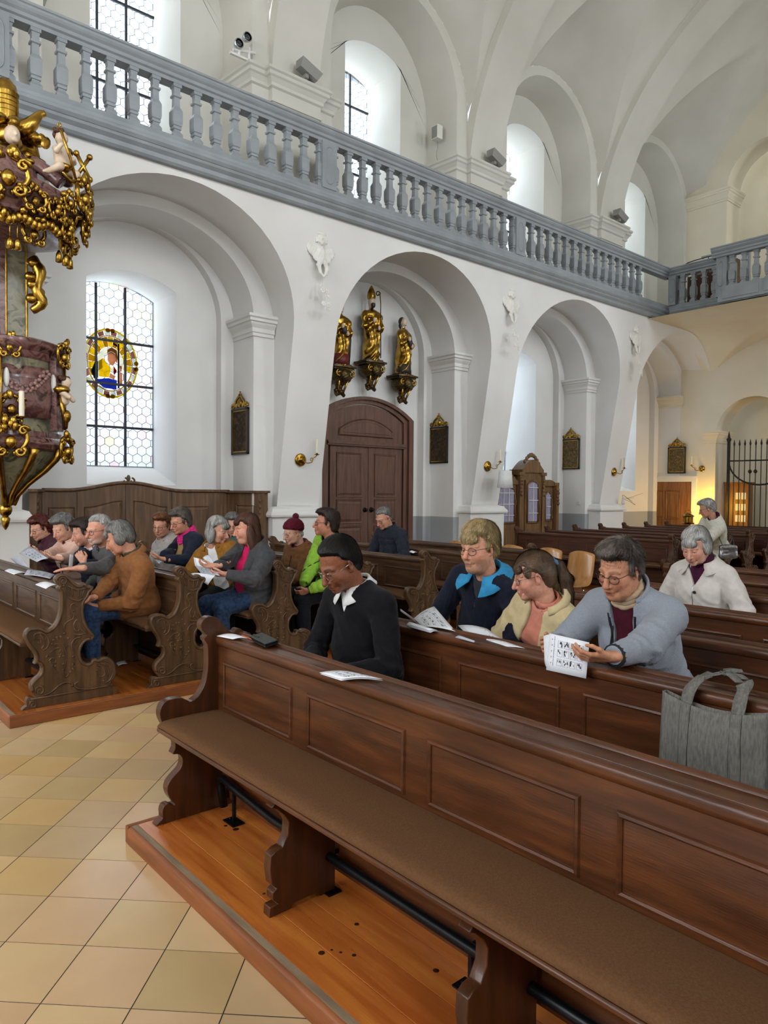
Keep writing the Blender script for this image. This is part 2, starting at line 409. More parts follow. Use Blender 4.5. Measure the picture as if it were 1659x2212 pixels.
# ------------------------------------------------------------------ back wall with its arched openings, choir wall
bk = MB()
def arch_hole(yc, w, zs, n=20, z0=0.0): return [(yc+w, z0), (yc+w, zs*.6+z0*.4)] + [(yc+w*cos(pi*i/n), zs+w*sin(pi*i/n)) for i in range(n+1)] + [(yc-w, zs*.6+z0*.4), (yc-w, z0)]
LA = (7.95, .93, 3.22)       # lower opening behind the grille: centre, half width, spring
UA = (7.72, 1.0, 9.62)       # upper opening at organ level
def back_face(bk, hole, y0, y1, z0, z1, x):
    n = len(hole); yc = sum(p[0] for p in hole)/n; zs = hole[2][1]; out = []
    for i, (y, z) in enumerate(hole):
        if i < 2: out.append((y1, z)); continue
        if i >= n-2: out.append((y0, z)); continue
        dy, dz = y-hole[2][0]*.5-hole[-3][0]*.5, z-zs; yc2 = (hole[2][0]+hole[-3][0])/2
        t = min(((y1-yc2)/dy if dy > 1e-6 else ((y0-yc2)/dy if dy < -1e-6 else 1e9)), (z1-zs)/dz if dz > 1e-6 else 1e9)
        out.append((yc2+dy*t, zs+dz*t))
    for yy in (y0, y1):
        j = min(range(2, n-2), key=lambda i: hypot(out[i][0]-yy, out[i][1]-z1)); out[j] = (yy, z1)
    bk.add([(x, y, z) for y, z in hole]+[(x, y, z) for y, z in out], [(i, i+1, n+i+1, n+i) for i in range(n-1)])
    return out
hl = arch_hole(*LA); back_face(bk, hl, 6.0, 11.9, 0, ZC+.3, XB)
hu = arch_hole(*UA, z0=6.0); back_face(bk, hu, 6.0, 11.9, 6.0, 13.2, XB)
for h in (hl, hu):
    n = len(h); bk.add([(XB, y, z) for y, z in h]+[(XB+.75, y, z) for y, z in h], [(i, i+1, n+i+1, n+i) for i in range(n-1)])
bk.box(XB+1.9, XB+2.0, 5.0, 11, 0, 13.2)                                 # wall of the tower room behind
bk.add([(XB+.75, y, 6.0) for y in (5, 11)]+[(XB+1.95, y, 6.0) for y in (11, 5)], [(0, 1, 2, 3)])
bk.add([(XB+.7, 5, 5.2), (XB+1.95, 5, 5.2), (XB+1.95, 11, 5.2), (XB+.7, 11, 5.2)], [(0, 1, 2, 3)])
bk.add([(XB, 6, 0), (XB, 6, 13.2), (XB, -3.2, 13.2), (XB, -3.2, 0)], [(0, 1, 2, 3)])
tag(bk.build('wall_back', 'plaster_warm', smooth=40, merge=True), kind='structure')
ch = MB()
for y0, y1 in ((-3.3, .2), (2.2, 3.35), (5.35, 6.5), (8.5, 12)): ch.box(-9.1, -8.9, y0, y1, 0, 13.2)
for y0, y1 in ((.2, 2.2), (3.35, 5.35), (6.5, 8.5)): ch.box(-9.1, -8.9, y0, y1, 0, 2.6); ch.box(-9.1, -8.9, y0, y1, 8.6, 13.2)
tag(ch.build('wall_choir', 'plaster'), kind='structure')

# ------------------------------------------------------------------ mouldings of the wall
def cap_profile(d): return [(0, 0), (.03, 0), (.03, .045), (.05, .06), (.05, .12), (.09, .17), (.10, .20), (.13, .21), (.13, .25), (.16, .27), (.16, .31), (0, .31)]
def moulding(mb, path, prof, z, closed=False):
    "sweep a (out, up) profile along a plan polyline; outward = right of the direction"
    P = [Vector((p[0], p[1])) for p in path]; n = len(P); rings = []
    for i in range(n):
        if closed: a = (P[i]-P[i-1]).normalized(); b = (P[(i+1) % n]-P[i]).normalized()
        else:
            a = (P[i]-P[i-1]).normalized() if i else (P[1]-P[0]).normalized(); b = (P[i+1]-P[i]).normalized() if i < n-1 else a
        na = Vector((a.y, -a.x)); nb = Vector((b.y, -b.x)); m = na+nb
        m = m/max(.3, m.length_squared)*2 if m.length > 1e-6 else na
        rings.append([(P[i].x+m.x*o, P[i].y+m.y*o, z+u) for o, u in prof])
    if closed: rings.append(rings[0])
    mb.loft(rings, True, not closed)
for k in range(-1, 4):                       # imposts under the inner arches, both flanks
    c = 4.22+4.475*k
    for s in (-1, 1):
        path = [(c+s*1.60, 10.50), (c+s*1.58, 9.87), (c+s*1.93, 9.87)]
        if k == 3 and s > 0: path = [(XB, 10.75), (XB, 9.80)]
        if s < 0: path = path[::-1]
        # right-hand side of the direction must be the niche / nave side
        m = MB(); moulding(m, path, cap_profile(0), 4.02)
        m.build('impost', 'plaster' if k < 3 else 'plaster_warm', wl)
for p in PX[1:6]:                            # pier plinths
    m = MB(); m.box(p-.50, p+.50, 9.56, 9.95, 0, 1.22)
    moulding(m, [(p+.50, 9.95), (p+.50, 9.56), (p-.50, 9.56), (p-.50, 9.95)][::-1], [(0, 0), (.05, 0), (.06, .03), (.05, .06), (.02, .09), (.0, .13), (-.1, .16)], 1.22)
    m.build('plinth', 'plaster', wl)
gal_cap = [(0, 0), (.03, 0), (.03, .04), (0.015, .05), (0.015, .20), (.05, .22), (.05, .27), (.09, .33), (.12, .35), (.12, .40), (.15, .42), (.15, .46), (0, .46)]
for p in PX[1:6]:                            # capitals on the gallery piers
    m = MB(); a = 4.475/2-1.5
    path = [(p-a-.06, 10.5), (p-a, 9.80), (p-.44, 9.80), (p-.44, 9.70), (p+.44, 9.70), (p+.44, 9.80), (p+a, 9.80), (p+a+.06, 10.5)]
    moulding(m, path, gal_cap, 7.60); m.build('capital', 'plaster_upper_dim', wu)
m = MB(); moulding(m, [(XB, 10.2), (XB, UA[0]+UA[1]), (XB+.75, UA[0]+UA[1])], cap_profile(0), 9.32); m.build('impost', 'plaster_warm', wl)
m = MB(); moulding(m, [(XB, 9.2), (XB, LA[0]+LA[1]), (XB+.75, LA[0]+LA[1])], cap_profile(0), 3.0); m.build('impost', 'plaster_warm', wl)

# groin vault under the organ gallery
def gz(x, y):
    a = 1-sqrt(max(0, 1-(max(0, x-17.65)/1.86)**2)); b = 1-sqrt(max(0, 1-(max(0, y-6.4)/2.92)**2))
    return 5.735-1.64*min(a, b)
gv = MB(); gv.grid(lambda u, v: (15.8+(XB-15.8)*u, 3.0+(9.3-3.0)*v, gz(15.8+(XB-15.8)*u, 3.0+(9.3-3.0)*v)), 60, 70)
tag(gv.build('ceiling_under_gallery', 'plaster_warm', smooth=30), kind='structure')

# ------------------------------------------------------------------ floor: stone tiles laid at 45 degrees, each its own piece in the aisle
fl = MB(); fl.box(-10, XB+2, -4, 12, -.2, -.0012)
floor = fl.build('floor', mat('grout', '40372b', rough=.95)); tag(floor, kind='structure')
def tile_material():
    m = mat('stone_tile', 'd6c09c', 'cbb390', sc=1.6, rough=.22, rvar=.05, bump=.02, bsc=30, spec=.45, rand=.06)
    nt = m.node_tree; N, L = nt.nodes, nt.links; b = N['Principled BSDF']; src = b.inputs['Base Color'].links[0].from_socket
    oi = N.new('ShaderNodeObjectInfo'); r = N.new('ShaderNodeValToRGB'); r.color_ramp.interpolation = 'CONSTANT'
    cols = ['fff6e6', 'efe4d6', 'fff2d8', 'd8ccb8', 'fbeade', 'fdecc8', 'e8dec4', 'fff3e0']
    while len(r.color_ramp.elements) < len(cols): r.color_ramp.elements.new(.5)
    for i, e in enumerate(r.color_ramp.elements): e.position = i/len(cols); e.color = lin(cols[i])
    ml = N.new('ShaderNodeMath'); ml.operation = 'MULTIPLY'; ml.inputs[1].default_value = 7.37
    fr = N.new('ShaderNodeMath'); fr.operation = 'FRACT'; L.new(oi.outputs['Random'], ml.inputs[0]); L.new(ml.outputs[0], fr.inputs[0])
    L.new(fr.outputs[0], r.inputs[0]); mx = N.new('ShaderNodeMixRGB'); mx.blend_type = 'MULTIPLY'; mx.inputs[0].default_value = 1
    L.new(src, mx.inputs[1]); L.new(r.outputs[0], mx.inputs[2]); L.new(mx.outputs[0], b.inputs['Base Color'])
tile_material()
TA = radians(45.584); TS = .2925
t0 = MB(); g = .0021; h = TS/2-g
t0.frust((-h, h, -h, h, -.03), (-h, h, -h, h, 0))
tmesh = t0.mesh('tile', 'stone_tile')
ux, uy = (cos(TA), sin(TA)), (-sin(TA), cos(TA)); ox, oy = 1.0565, 2.812
seen = []; rest = MB()
for i in range(-70, 70):
    for j in range(-70, 70):
        x = ox+(i+.5)*TS*ux[0]+(j+.5)*TS*uy[0]; y = oy+(i+.5)*TS*ux[1]+(j+.5)*TS*uy[1]
        if not (-6 < x < 19.2 and -.9 < y < 9.6): continue
        vis = (-.6 < x < 1.45 and .4 < y < 6.8 and y > x*1.02+.75) or (1.0 < x < 5 and 3.0 < y < 5.6)
        (seen if vis else []).append((x, y))
        if not vis:
            c_, s_ = h, h; rest.add([(x+a*ux[0]+b*uy[0], y+a*ux[1]+b*uy[1], -.0005) for a, b in ((-h, -h), (h, -h), (h, h), (-h, h))], [(0, 1, 2, 3)])
seen.sort(key=lambda p: hypot(*p))
for x, y in seen[:300]:
    t = new('tile', tmesh, floor); t.location = (x, y, 0); t.rotation_euler = (0, 0, TA)
for x, y in seen[300:]:
    rest.add([(x+a*ux[0]+b*uy[0], y+a*ux[1]+b*uy[1], -.0005) for a, b in ((-h, -h), (h, -h), (h, h), (-h, h))], [(0, 1, 2, 3)])
r = rest.build('tile_field', 'stone_tile', floor); r['kind'] = 'stuff'
print('tiles', len(seen))
# ================================================================== gallery balustrade
def sweep_x(mb, prof, x0, x1): mb.prism([(y, z) for y, z in prof], 'x', x0, x1)
YG = 8.90
def rail_profile(f):   # f maps outward offset to y
    return [(f(-.10), 6.80), (f(.06), 6.80), (f(.06), 6.845), (f(.085), 6.86), (f(.085), 6.90), (f(.11), 6.925), (f(.125), 6.95), (f(.125), 6.975), (f(.14), 6.985), (f(.14), 7.012), (f(-.16), 7.012), (f(-.16), 6.97), (f(-.10), 6.93)]
def foot_profile(f):
    return [(f(-.10), 6.13), (f(.07), 6.13), (f(.10), 6.06), (f(.10), 6.02), (f(.13), 6.0), (f(.135), 5.96), (f(.11), 5.925), (f(.10), 5.92), (f(.09), 5.89), (f(.05), 5.85), (f(.045), 5.80), (f(.02), 5.77), (f(-.10), 5.77)]
bal = empty('balustrade', (9.3, YG, 5.77)); tag(bal, 'long blue-grey gallery balustrade with vase balusters above the arcade', 'balustrade')
org = empty('organ_balustrade', (16.6, 7.7, 5.77)); tag(org, 'blue-grey organ loft balustrade crossing at the far right end', 'balustrade')
def at(o, ob): ob.location = ob.location - o.location if False else ob.location; return ob
def child(mb, name, m, root, **k):
    o = mb.build(name, m, root, **k); o.matrix_parent_inverse = root.matrix_basis.inverted(); return o
m = MB(); sweep_x(m, rail_profile(lambda d: YG-d), -3, 16.66); child(m, 'handrail', 'grey_paint', bal)
m = MB(); sweep_x(m, foot_profile(lambda d: YG-d), -3, 16.66); child(m, 'cornice', 'grey_paint', bal)
prof = [(0, .066), (.035, .066), (.05, .058), (.075, .042), (.10, .040), (.105, .052), (.13, .056), (.14, .048), (.15, .058), (.19, .064), (.33, .064), (.365, .050), (.385, .040), (.50, .037), (.51, .055), (.535, .055), (.545, .038), (.60, .040), (.625, .044), (.63, .056), (.67, .056)]
b0 = MB(); b0.loft([[(-w, -w, z), (w, -w, z), (w, w, z), (-w, w, z)] for z, w in prof])
bmesh_ = b0.mesh('baluster', 'grey_paint')
def baluster(root, x, y):
    o = new('baluster', bmesh_, root); o.location = (x-root.location.x, y-root.location.y, 6.13-root.location.z); return o
def oval_relief(mb, fx):
    "raised oval-ended panel outline, in local (u, z), mapped by fx"
    pts = [(.06*cos(a), .17+.10*max(0, sin(a))+ (.0 if sin(a) > 0 else 0)) for a in [pi*i/10 for i in range(11)]] + [(.06*cos(a), -.17+.10*sin(a)) for a in [pi+pi*i/10 for i in range(11)]]
    mb.tube([fx(u, z) for u, z in pts], .008, 4, closed=True)
def post(root, x, y, face):
    m = MB(); m.box(x-.13, x+.13, y-.09, y+.09, 6.12, 6.81)
    if face == 'y': oval_relief(m, lambda u, z: (x+u*1.2, y-.092, 6.46+z))
    else: oval_relief(m, lambda u, z: (x-.132, y+u*1.1, 6.46+z))
    child(m, 'newel_post', 'grey_paint', root)
for p in PX[1:5]:
    post(bal, p, YG, 'y')
for p in PX[2:5]:
    for j in range(16):
        x = p+.13+.281*j+.002
        if x < 16.5: baluster(bal, x, YG)
# organ loft: first a flush stretch, then a stretch that stands forward
XO = 16.60
m = MB(); m.prism([(x, z) for x, z in rail_profile(lambda d: XO-d)], 'y', 7.40, 8.92); child(m, 'handrail', 'grey_paint', org)
m = MB(); m.prism([(x, z) for x, z in foot_profile(lambda d: XO-d)], 'y', 4.2, 8.92); child(m, 'cornice', 'grey_paint', org)
post(org, XO, 8.72, 'x'); 
for j in range(5): baluster(org, XO, 8.50-.25*j)
XO2 = 15.95
m = MB(); m.prism([(x, z) for x, z in rail_profile(lambda d: XO2-d)], 'y', 4.2, 7.50); child(m, 'handrail', 'grey_paint', org)
m = MB(); m.box(XO2-.02, XO2+.16, 7.20, 7.42, 5.95, 6.81); m.box(XO2, XO+.05, 7.28, 7.42, 5.95, 6.81)
oval_relief(m, lambda u, z: (XO2-.03, 7.31+u, 6.44+z)); child(m, 'newel_post', 'grey_paint', org)
for j in range(11): baluster(org, XO2+.06, 7.10-.25*j)
m = MB(); m.box(XO2-.05, XO2+.16, 4.2, 7.36, 5.82, 6.15); m.box(XO2-.065, XO2-.05, 6.5, 7.25, 5.88, 6.08); m.box(XO2-.065, XO2-.05, 5.6, 6.4, 5.88, 6.08)
m.box(XO2, XO+.1, 4.2, 7.36, 5.80, 5.9)
child(m, 'base_panel', 'grey_paint', org)
# ================================================================== pews
END = [(-0.008, 0), (0.008, 0.017), (0.025, 0.028), (0.023, 0.057), (0.031, 0.082), (0.055, 0.087), (0.074, 0.074), (0.084, 0.08), (0.058, 0.116), (0.046, 0.15), (0.052, 0.182), (0.077, 0.21), (0.11, 0.237), (0.122, 0.268), (0.116, 0.295), (0.098, 0.31), (0.073, 0.315), (0.085, 0.339), (0.083, 0.372), (0.068, 0.4), (0.039, 0.443), (0.018, 0.484), (0.011, 0.517), (0.019, 0.548), (0.039, 0.568), (0.075, 0.574), (0.118, 0.569), (0.148, 0.552), (0.163, 0.544), (0.197, 0.56), (0.229, 0.602), (0.244, 0.647), (0.251, 0.699), (0.251, 0.765), (0.248, 0.805), (0.233, 0.826), (0.233, 0.841), (0.245, 0.852), (0.222, 0.876), (0.214, 0.9), (0.224, 0.922), (0.255, 0.938), (0.293, 0.93), (0.318, 0.911), (0.337, 0.884), (0.363, 0.859), (0.389, 0.847), (0.408, 0.862), (0.431, 0.856), (0.448, 0.836), (0.464, 0.838), (0.484, 0.826), (0.48, 0.799), (0.461, 0.787), (0.447, 0.748), (0.424, 0.723), (0.415, 0.669), (0.42, 0.601), (0.447, 0.531), (0.48, 0.486), (0.493, 0.46), (0.473, 0.429), (0.446, 0.432), (0.42, 0.419), (0.397, 0.381), (0.393, 0.334), (0.406, 0.292), (0.433, 0.268), (0.462, 0.269), (0.472, 0.29), (0.499, 0.295), (0.519, 0.282), (0.539, 0.295), (0.58, 0.294), (0.621, 0.266), (0.645, 0.222), (0.65, 0.158), (0.635, 0.119), (0.607, 0.089), (0.634, 0.063), (0.655, 0.032), (0.659, 0.012), (0.68, 0)]
CARVE = [([(0.252, 0.871), (0.245, 0.891), (0.258, 0.91), (0.283, 0.905), (0.293, 0.884), (0.283, 0.865), (0.264, 0.867), (0.26, 0.883), (0.272, 0.892)], 0.9), ([(0.082, 0.111), (0.082, 0.137), (0.103, 0.153), (0.128, 0.143), (0.134, 0.115), (0.118, 0.099), (0.1, 0.108), (0.1, 0.128), (0.116, 0.128)], 0.9), ([(0.046, 0.033), (0.049, 0.052), (0.07, 0.055), (0.085, 0.033), (0.076, 0.012), (0.058, 0.018), (0.058, 0.034), (0.07, 0.034)], 0.8), ([(0.081, 0.489), (0.075, 0.516), (0.093, 0.53), (0.13, 0.525), (0.16, 0.498), (0.172, 0.458), (0.16, 0.42), (0.135, 0.403)], 0.9), ([(0.093, 0.494), (0.117, 0.484), (0.117, 0.452), (0.099, 0.467)], 0.7), ([(0.117, 0.517), (0.135, 0.482), (0.141, 0.442), (0.123, 0.418)], 0.7), ([(0.154, 0.512), (0.148, 0.467)], 0.6), ([(0.14, 0.085), (0.189, 0.099), (0.239, 0.137), (0.283, 0.151), (0.322, 0.14), (0.334, 0.118), (0.322, 0.116)], 1.0), ([(0.373, 0.141), (0.351, 0.132), (0.357, 0.104), (0.393, 0.084), (0.472, 0.074), (0.6, 0.079)], 1.0), ([(0.529, 0.277), (0.573, 0.267), (0.614, 0.234), (0.628, 0.176), (0.607, 0.123), (0.566, 0.102), (0.552, 0.125)], 0.9), ([(0.532, 0.253), (0.573, 0.233), (0.593, 0.188), (0.58, 0.142)], 0.8), ([(0.512, 0.242), (0.546, 0.223), (0.566, 0.179), (0.552, 0.153), (0.525, 0.157)], 0.8), ([(0.492, 0.207), (0.526, 0.199)], 0.7), ([(0.362, 0.692), (0.353, 0.713), (0.327, 0.708), (0.321, 0.682), (0.336, 0.664), (0.356, 0.669)], 0.8), ([(0.324, 0.665), (0.343, 0.637), (0.336, 0.604), (0.311, 0.6)], 0.7), ([(0.343, 0.65), (0.362, 0.614)], 0.6), ([(0.323, 0.598), (0.288, 0.582), (0.276, 0.557), (0.285, 0.536)], 0.8), ([(0.381, 0.538), (0.375, 0.515), (0.352, 0.522), (0.342, 0.556), (0.355, 0.588), (0.368, 0.594)], 0.8), ([(0.388, 0.564), (0.394, 0.523), (0.427, 0.492)], 0.8), ([(0.342, 0.496), (0.381, 0.484), (0.433, 0.492)], 0.7), ([(0.394, 0.463), (0.355, 0.461), (0.329, 0.43), (0.329, 0.39), (0.342, 0.375)], 0.8), ([(0.368, 0.446), (0.348, 0.421)], 0.6), ([(0.153, 0.349), (0.166, 0.366), (0.184, 0.351)], 0.6), ([(0.172, 0.32), (0.19, 0.34), (0.218, 0.329), (0.215, 0.303), (0.196, 0.309)], 0.8), ([(0.178, 0.319), (0.196, 0.27), (0.227, 0.229)], 0.8), ([(0.208, 0.261), (0.208, 0.241), (0.233, 0.226)], 0.6), ([(0.305, 0.77), (0.33, 0.748), (0.375, 0.734), (0.421, 0.75)], 0.8), ([(0.286, 0.842), (0.299, 0.801), (0.318, 0.773)], 0.6), ([(0.331, 0.825), (0.337, 0.771)], 0.6), ([(0.376, 0.808), (0.375, 0.754)], 0.6), ([(0.415, 0.811), (0.401, 0.752)], 0.6), ([(0.305, 0.847), (0.363, 0.816), (0.434, 0.82)], 0.8), ([(0.228, 0.477), (0.253, 0.44), (0.278, 0.404), (0.291, 0.342), (0.277, 0.251)], 0.6), ([(0.272, 0.411), (0.304, 0.414)], 0.6), ([(0.178, 0.378), (0.215, 0.406), (0.253, 0.401), (0.24, 0.376)], 0.7), ([(0.215, 0.366), (0.246, 0.355), (0.259, 0.373)], 0.6), ([(0.209, 0.42), (0.215, 0.439), (0.24, 0.429)], 0.6), ([(0.265, 0.239), (0.271, 0.205), (0.29, 0.192), (0.309, 0.206)], 0.8)]
BEADS = [(0.203, 0.467), (0.228, 0.483), (0.253, 0.484), (0.279, 0.507), (0.304, 0.467), (0.194, 0.442), (0.246, 0.342), (0.272, 0.345), (0.271, 0.285), (0.271, 0.245), (0.319, 0.221), (0.335, 0.242), (0.338, 0.275), (0.338, 0.329), (0.196, 0.29), (0.215, 0.28), (0.274, 0.849), (0.331, 0.828), (0.376, 0.808)]
SUP = [(0.10, 0.435), (0.04, 0.42), (0.017, 0.40), (0.04, 0.388), (0.071, 0.359), (0.09, 0.327), (0.087, 0.282), (0.064, 0.243), (0.037, 0.238), (0.015, 0.225), (0.011, 0.174), (0.019, 0.119), (0.041, 0.098), (0.023, 0.088), (0.023, 0.062), (0.046, 0.04), (0.012, 0.037), (0.01, 0.0), (0.10, 0.0), (0.115, 0.018), (0.215, 0.018), (0.235, 0.0), (0.305, 0.0), (0.305, 0.435)]
ENDS = cr(END, 2)
def inset(poly, d):
    out = []; n = len(poly); A = sum(poly[i][0]*poly[(i+1) % n][1]-poly[(i+1) % n][0]*poly[i][1] for i in range(n)); sg = 1 if A > 0 else -1
    for i in range(n):
        a = Vector(poly[i])-Vector(poly[i-1]); b = Vector(poly[(i+1) % n])-Vector(poly[i])
        t = (a.normalized()+b.normalized()) if a.length > 1e-6 and b.length > 1e-6 else b
        if t.length < 1e-6: t = b
        t.normalize(); out.append((poly[i][0]-t.y*sg*d, poly[i][1]+t.x*sg*d))
    return out
LEN = 3.0; PITCH = .70
def make_pew(sg, wood, wood_up, name):
    "sg=+1: the pew runs from its aisle end towards +y; -1 towards -y.  Origin: foot of the aisle end"
    root = empty(name)
    T = .048
    def Y(a): return sg*a
    for a in (0, LEN-T):
        m = MB(); m.prism(ENDS, 'y', Y(a), Y(a+T))
        e = m.build('end_panel', wood_up, root, smooth=50, bevel=.004)
        yo = Y(-.001) if a == 0 else None
        if yo is not None:
            c = MB(); rim = [p for p in ENDS if p[1] > .095]
            ri = inset(ENDS, .013); rp = [(p[0], yo-sg*.001, p[1]) for p, q in zip(ri, ENDS) if q[1] > .10]
            c.tube(rp, .011, 6, flat=((0, 1, 0), .75))
            for pts, w in CARVE:
                q = cr([(p[0], p[1]) for p in pts], 4); n = len(q)
                c.tube([(p[0], yo-sg*.001, p[1]) for p in q], [.0085*w*(.55+.45*sin(pi*(.15+.7*i/(n-1)))) for i in range(n)], 6)
            for x, z in BEADS: c.sphere((x, yo, z), (.011, .007, .011), 7, 4)
            c.box(.05, .66, min(Y(-.006), Y(0)), max(Y(-.006), Y(0)), .066, .074)
            c.build('carving', wood_up, e, smooth=True)
    # back: board, frame, raised panels
    y0, y1 = T, LEN-T
    def bx(m, x0, x1, a, b, z0, z1): m.box(x0, x1, min(Y(a), Y(b)), max(Y(a), Y(b)), z0, z1)
    m = MB(); bx(m, .328, .350, y0, y1, .06, .83)
    pz0, pz1 = .503, .722
    bx(m, .306, .330, y0, y1, pz1, .80); bx(m, .306, .330, y0, y1, .455, pz0)
    edges = []
    a = .105
    for i in range(4): edges.append((a, a+.583)); a += PITCH
    st = [y0]+[v for e in edges for v in e]+[y1]
    for i in range(0, len(st), 2): bx(m, .306, .330, st[i], st[i+1], pz0, pz1)
    b = m.build('back_board', wood, root)
    for (a0, a1) in edges:
        p = MB(); c0, c1 = min(Y(a0), Y(a1)), max(Y(a0), Y(a1))
        def rect(i, x): return [(x, c0+i, pz0+i), (x, c1-i, pz0+i), (x, c1-i, pz1-i), (x, c0+i, pz1-i)]
        p.loft([rect(-.004, .3055), rect(.0, .2985), rect(.008, .2965), rect(.014, .301), rect(.016, .325), rect(.026, .326), rect(.052, .306), rect(.054, .3095), rect(.058, .3095)], True, True)
        p.build('panel', wood, b)
    m = MB()   # book ledge
    prof = [(.300, .795), (.294, .800), (.292, .812), (.292, .826), (.297, .836), (.306, .839), (.318, .839), (.3195, .8345), (.3225, .8345), (.324, .838), (.405, .830), (.413, .831), (.418, .842), (.426, .845), (.434, .842), (.436, .830), (.436, .815), (.42, .80), (.345, .795)]
    m.prism(prof, 'y', Y(y0), Y(y1)); m.build('book_ledge', wood, root, smooth=50)
    m = MB()   # seat board
    prof = [(-.004, .440), (.0, .435), (.31, .435), (.31, .456), (.0, .456), (-.006, .450)]
    m.prism(prof, 'y', Y(y0-.0), Y(y1)); m.build('seat', wood, root, bevel=.003)
    m = MB()   # cushion
    cp = [(.010, .456), (-.002, .460), (-.004, .470), (.004, .482), (.020, .489), (.06, .492), (.16, .494), (.26, .492), (.300, .488), (.305, .470), (.304, .456)]
    ys = [y0+.004, y0+.008, y0+.02, y0+.045]+[y0+.045+(y1-y0-.09)*i/12 for i in range(1, 12)]+[y1-.045, y1-.02, y1-.008, y1-.004]
    fs = [.35, .7, .93, 1.0]+[1.0]*11+[1.0, .93, .7, .35]
    m.loft([[(x, Y(yy), .456+(z-.456)*f) for x, z in cp] for yy, f in zip(ys, fs)]); m.build('cushion', 'cushion', root, smooth=50)
    for a in (.975, 1.935):
        m = MB(); m.prism(SUP, 'y', Y(a-.022), Y(a+.022)); m.build('support', wood_up, root, smooth=50, bevel=.003)
    # heating pipe with its posts and the kneeler
    m = MB()
    m.tube([(.30, Y(y0+.07), .03), (.292, Y(y0+.055), .12), (.285, Y(y0+.065), .165), (.280, Y(y0+.10), .178), (.278, Y(y0+.2), .165)]+[(.276, Y(v), .140) for v in (.6, 1.2, 2.0, 2.8)], .019, 10)
    m.tube([(.40, Y(y0+.02), .33), (.40, Y(y1-.02), .33)], .016, 8); m.tube([(.46, Y(y0+.02), .22), (.46, Y(y1-.02), .22)], .016, 8)
    m.build('heating_pipe', 'black_metal', root, smooth=True)
    for a in (.235, .975, 1.715, 2.45):
        m = MB(); m.box(.278, .292, min(Y(a), Y(a+.014)), max(Y(a), Y(a+.014)), 0, .14); m.box(.255, .315, min(Y(a-.045), Y(a+.05)), max(Y(a-.045), Y(a+.05)), 0, .006)
        m.box(.30, .47, min(Y(a), Y(a+.014)), max(Y(a), Y(a+.014)), .135, .147)
        m.sphere((.285, Y(a-.03), .007), .005, 6, 4)
        m.build('pipe_post', 'black_metal', root)
    m = MB(); m.prism([(.50, .0), (.53, .0), (.55, .12), (.66, .16), (.66, .185), (.50, .15)], 'y', Y(y0), Y(y1)); m.build('kneeler', wood, root)
    return root
def place(proto, x, y, label, group, first):
    o = proto if first else copy_tree(proto)
    o.location = (x, y, .08); tag(o, label, 'pew', group); return o
pewL = make_pew(1, 'oak_wood', 'oak_wood_up', 'pew'); pewR = make_pew(-1, 'pew_wood', 'pew_wood_up', 'pew')
mat('pew_wood_dark', '3c2013', '552f1c', sc=3, st=(9, 1, 9), rough=.35, rvar=.06, bump=.08, bsc=14, bst=(22, 1.2, 22), coat=.2)
mat('pew_wood_dark_up', '3c2314', '56331e', sc=3, st=(9, 9, 1), rough=.33, rvar=.06, bump=.08, bsc=14, bst=(22, 22, 1.2), coat=.2)
pewB = make_pew(1, 'pew_wood_dark', 'pew_wood_dark_up', 'pew')
LL = ['foremost carved pew on the wall side, papers lying on its ledge', 'carved pew behind the camel blazer', 'carved pew behind the dark grey fleece and jeans',
      'carved pew behind the lime green jacket', 'carved pew in front of the navy quilted jacket', 'carved pew directly behind the navy quilted jacket', 'last carved pew before the wooden chairs, wall side of the aisle']
for i in range(7): place(pewL, 1.36+.90*i, 5.417, LL[i], 'pews on the wall side', i == 0)
LR = ['empty nearest pew with long brown cushion and raised panels', 'pew behind the black sweater, tote bag hanging over its ledge', 'pew at the back of the grey fleece jacket',
      'pew in front of the cream raincoat', 'pew directly behind the cream raincoat', 'dark pew second behind the cream raincoat', 'hindmost dark pew of the near block, under the silver handbag']
for i in range(7): place(pewR, 1.36+.885*i, 3.205, LR[i], 'pews of the near block', i == 0)
LBk = ['front pew of the rear section, beside the confessional', 'second pew of the rear section, counted from the confessional', 'third pew of the rear section, counted from the confessional', 'fourth pew of the rear section, counted from the confessional',
       'fifth pew of the rear section, counted from the confessional', 'sixth pew of the rear section, counted from the confessional', 'hindmost pew of the rear section by the back door']
for i in range(7): place(pewB, 10.13+.90*i, 5.417, LBk[i], 'pews of the rear section', i == 0)

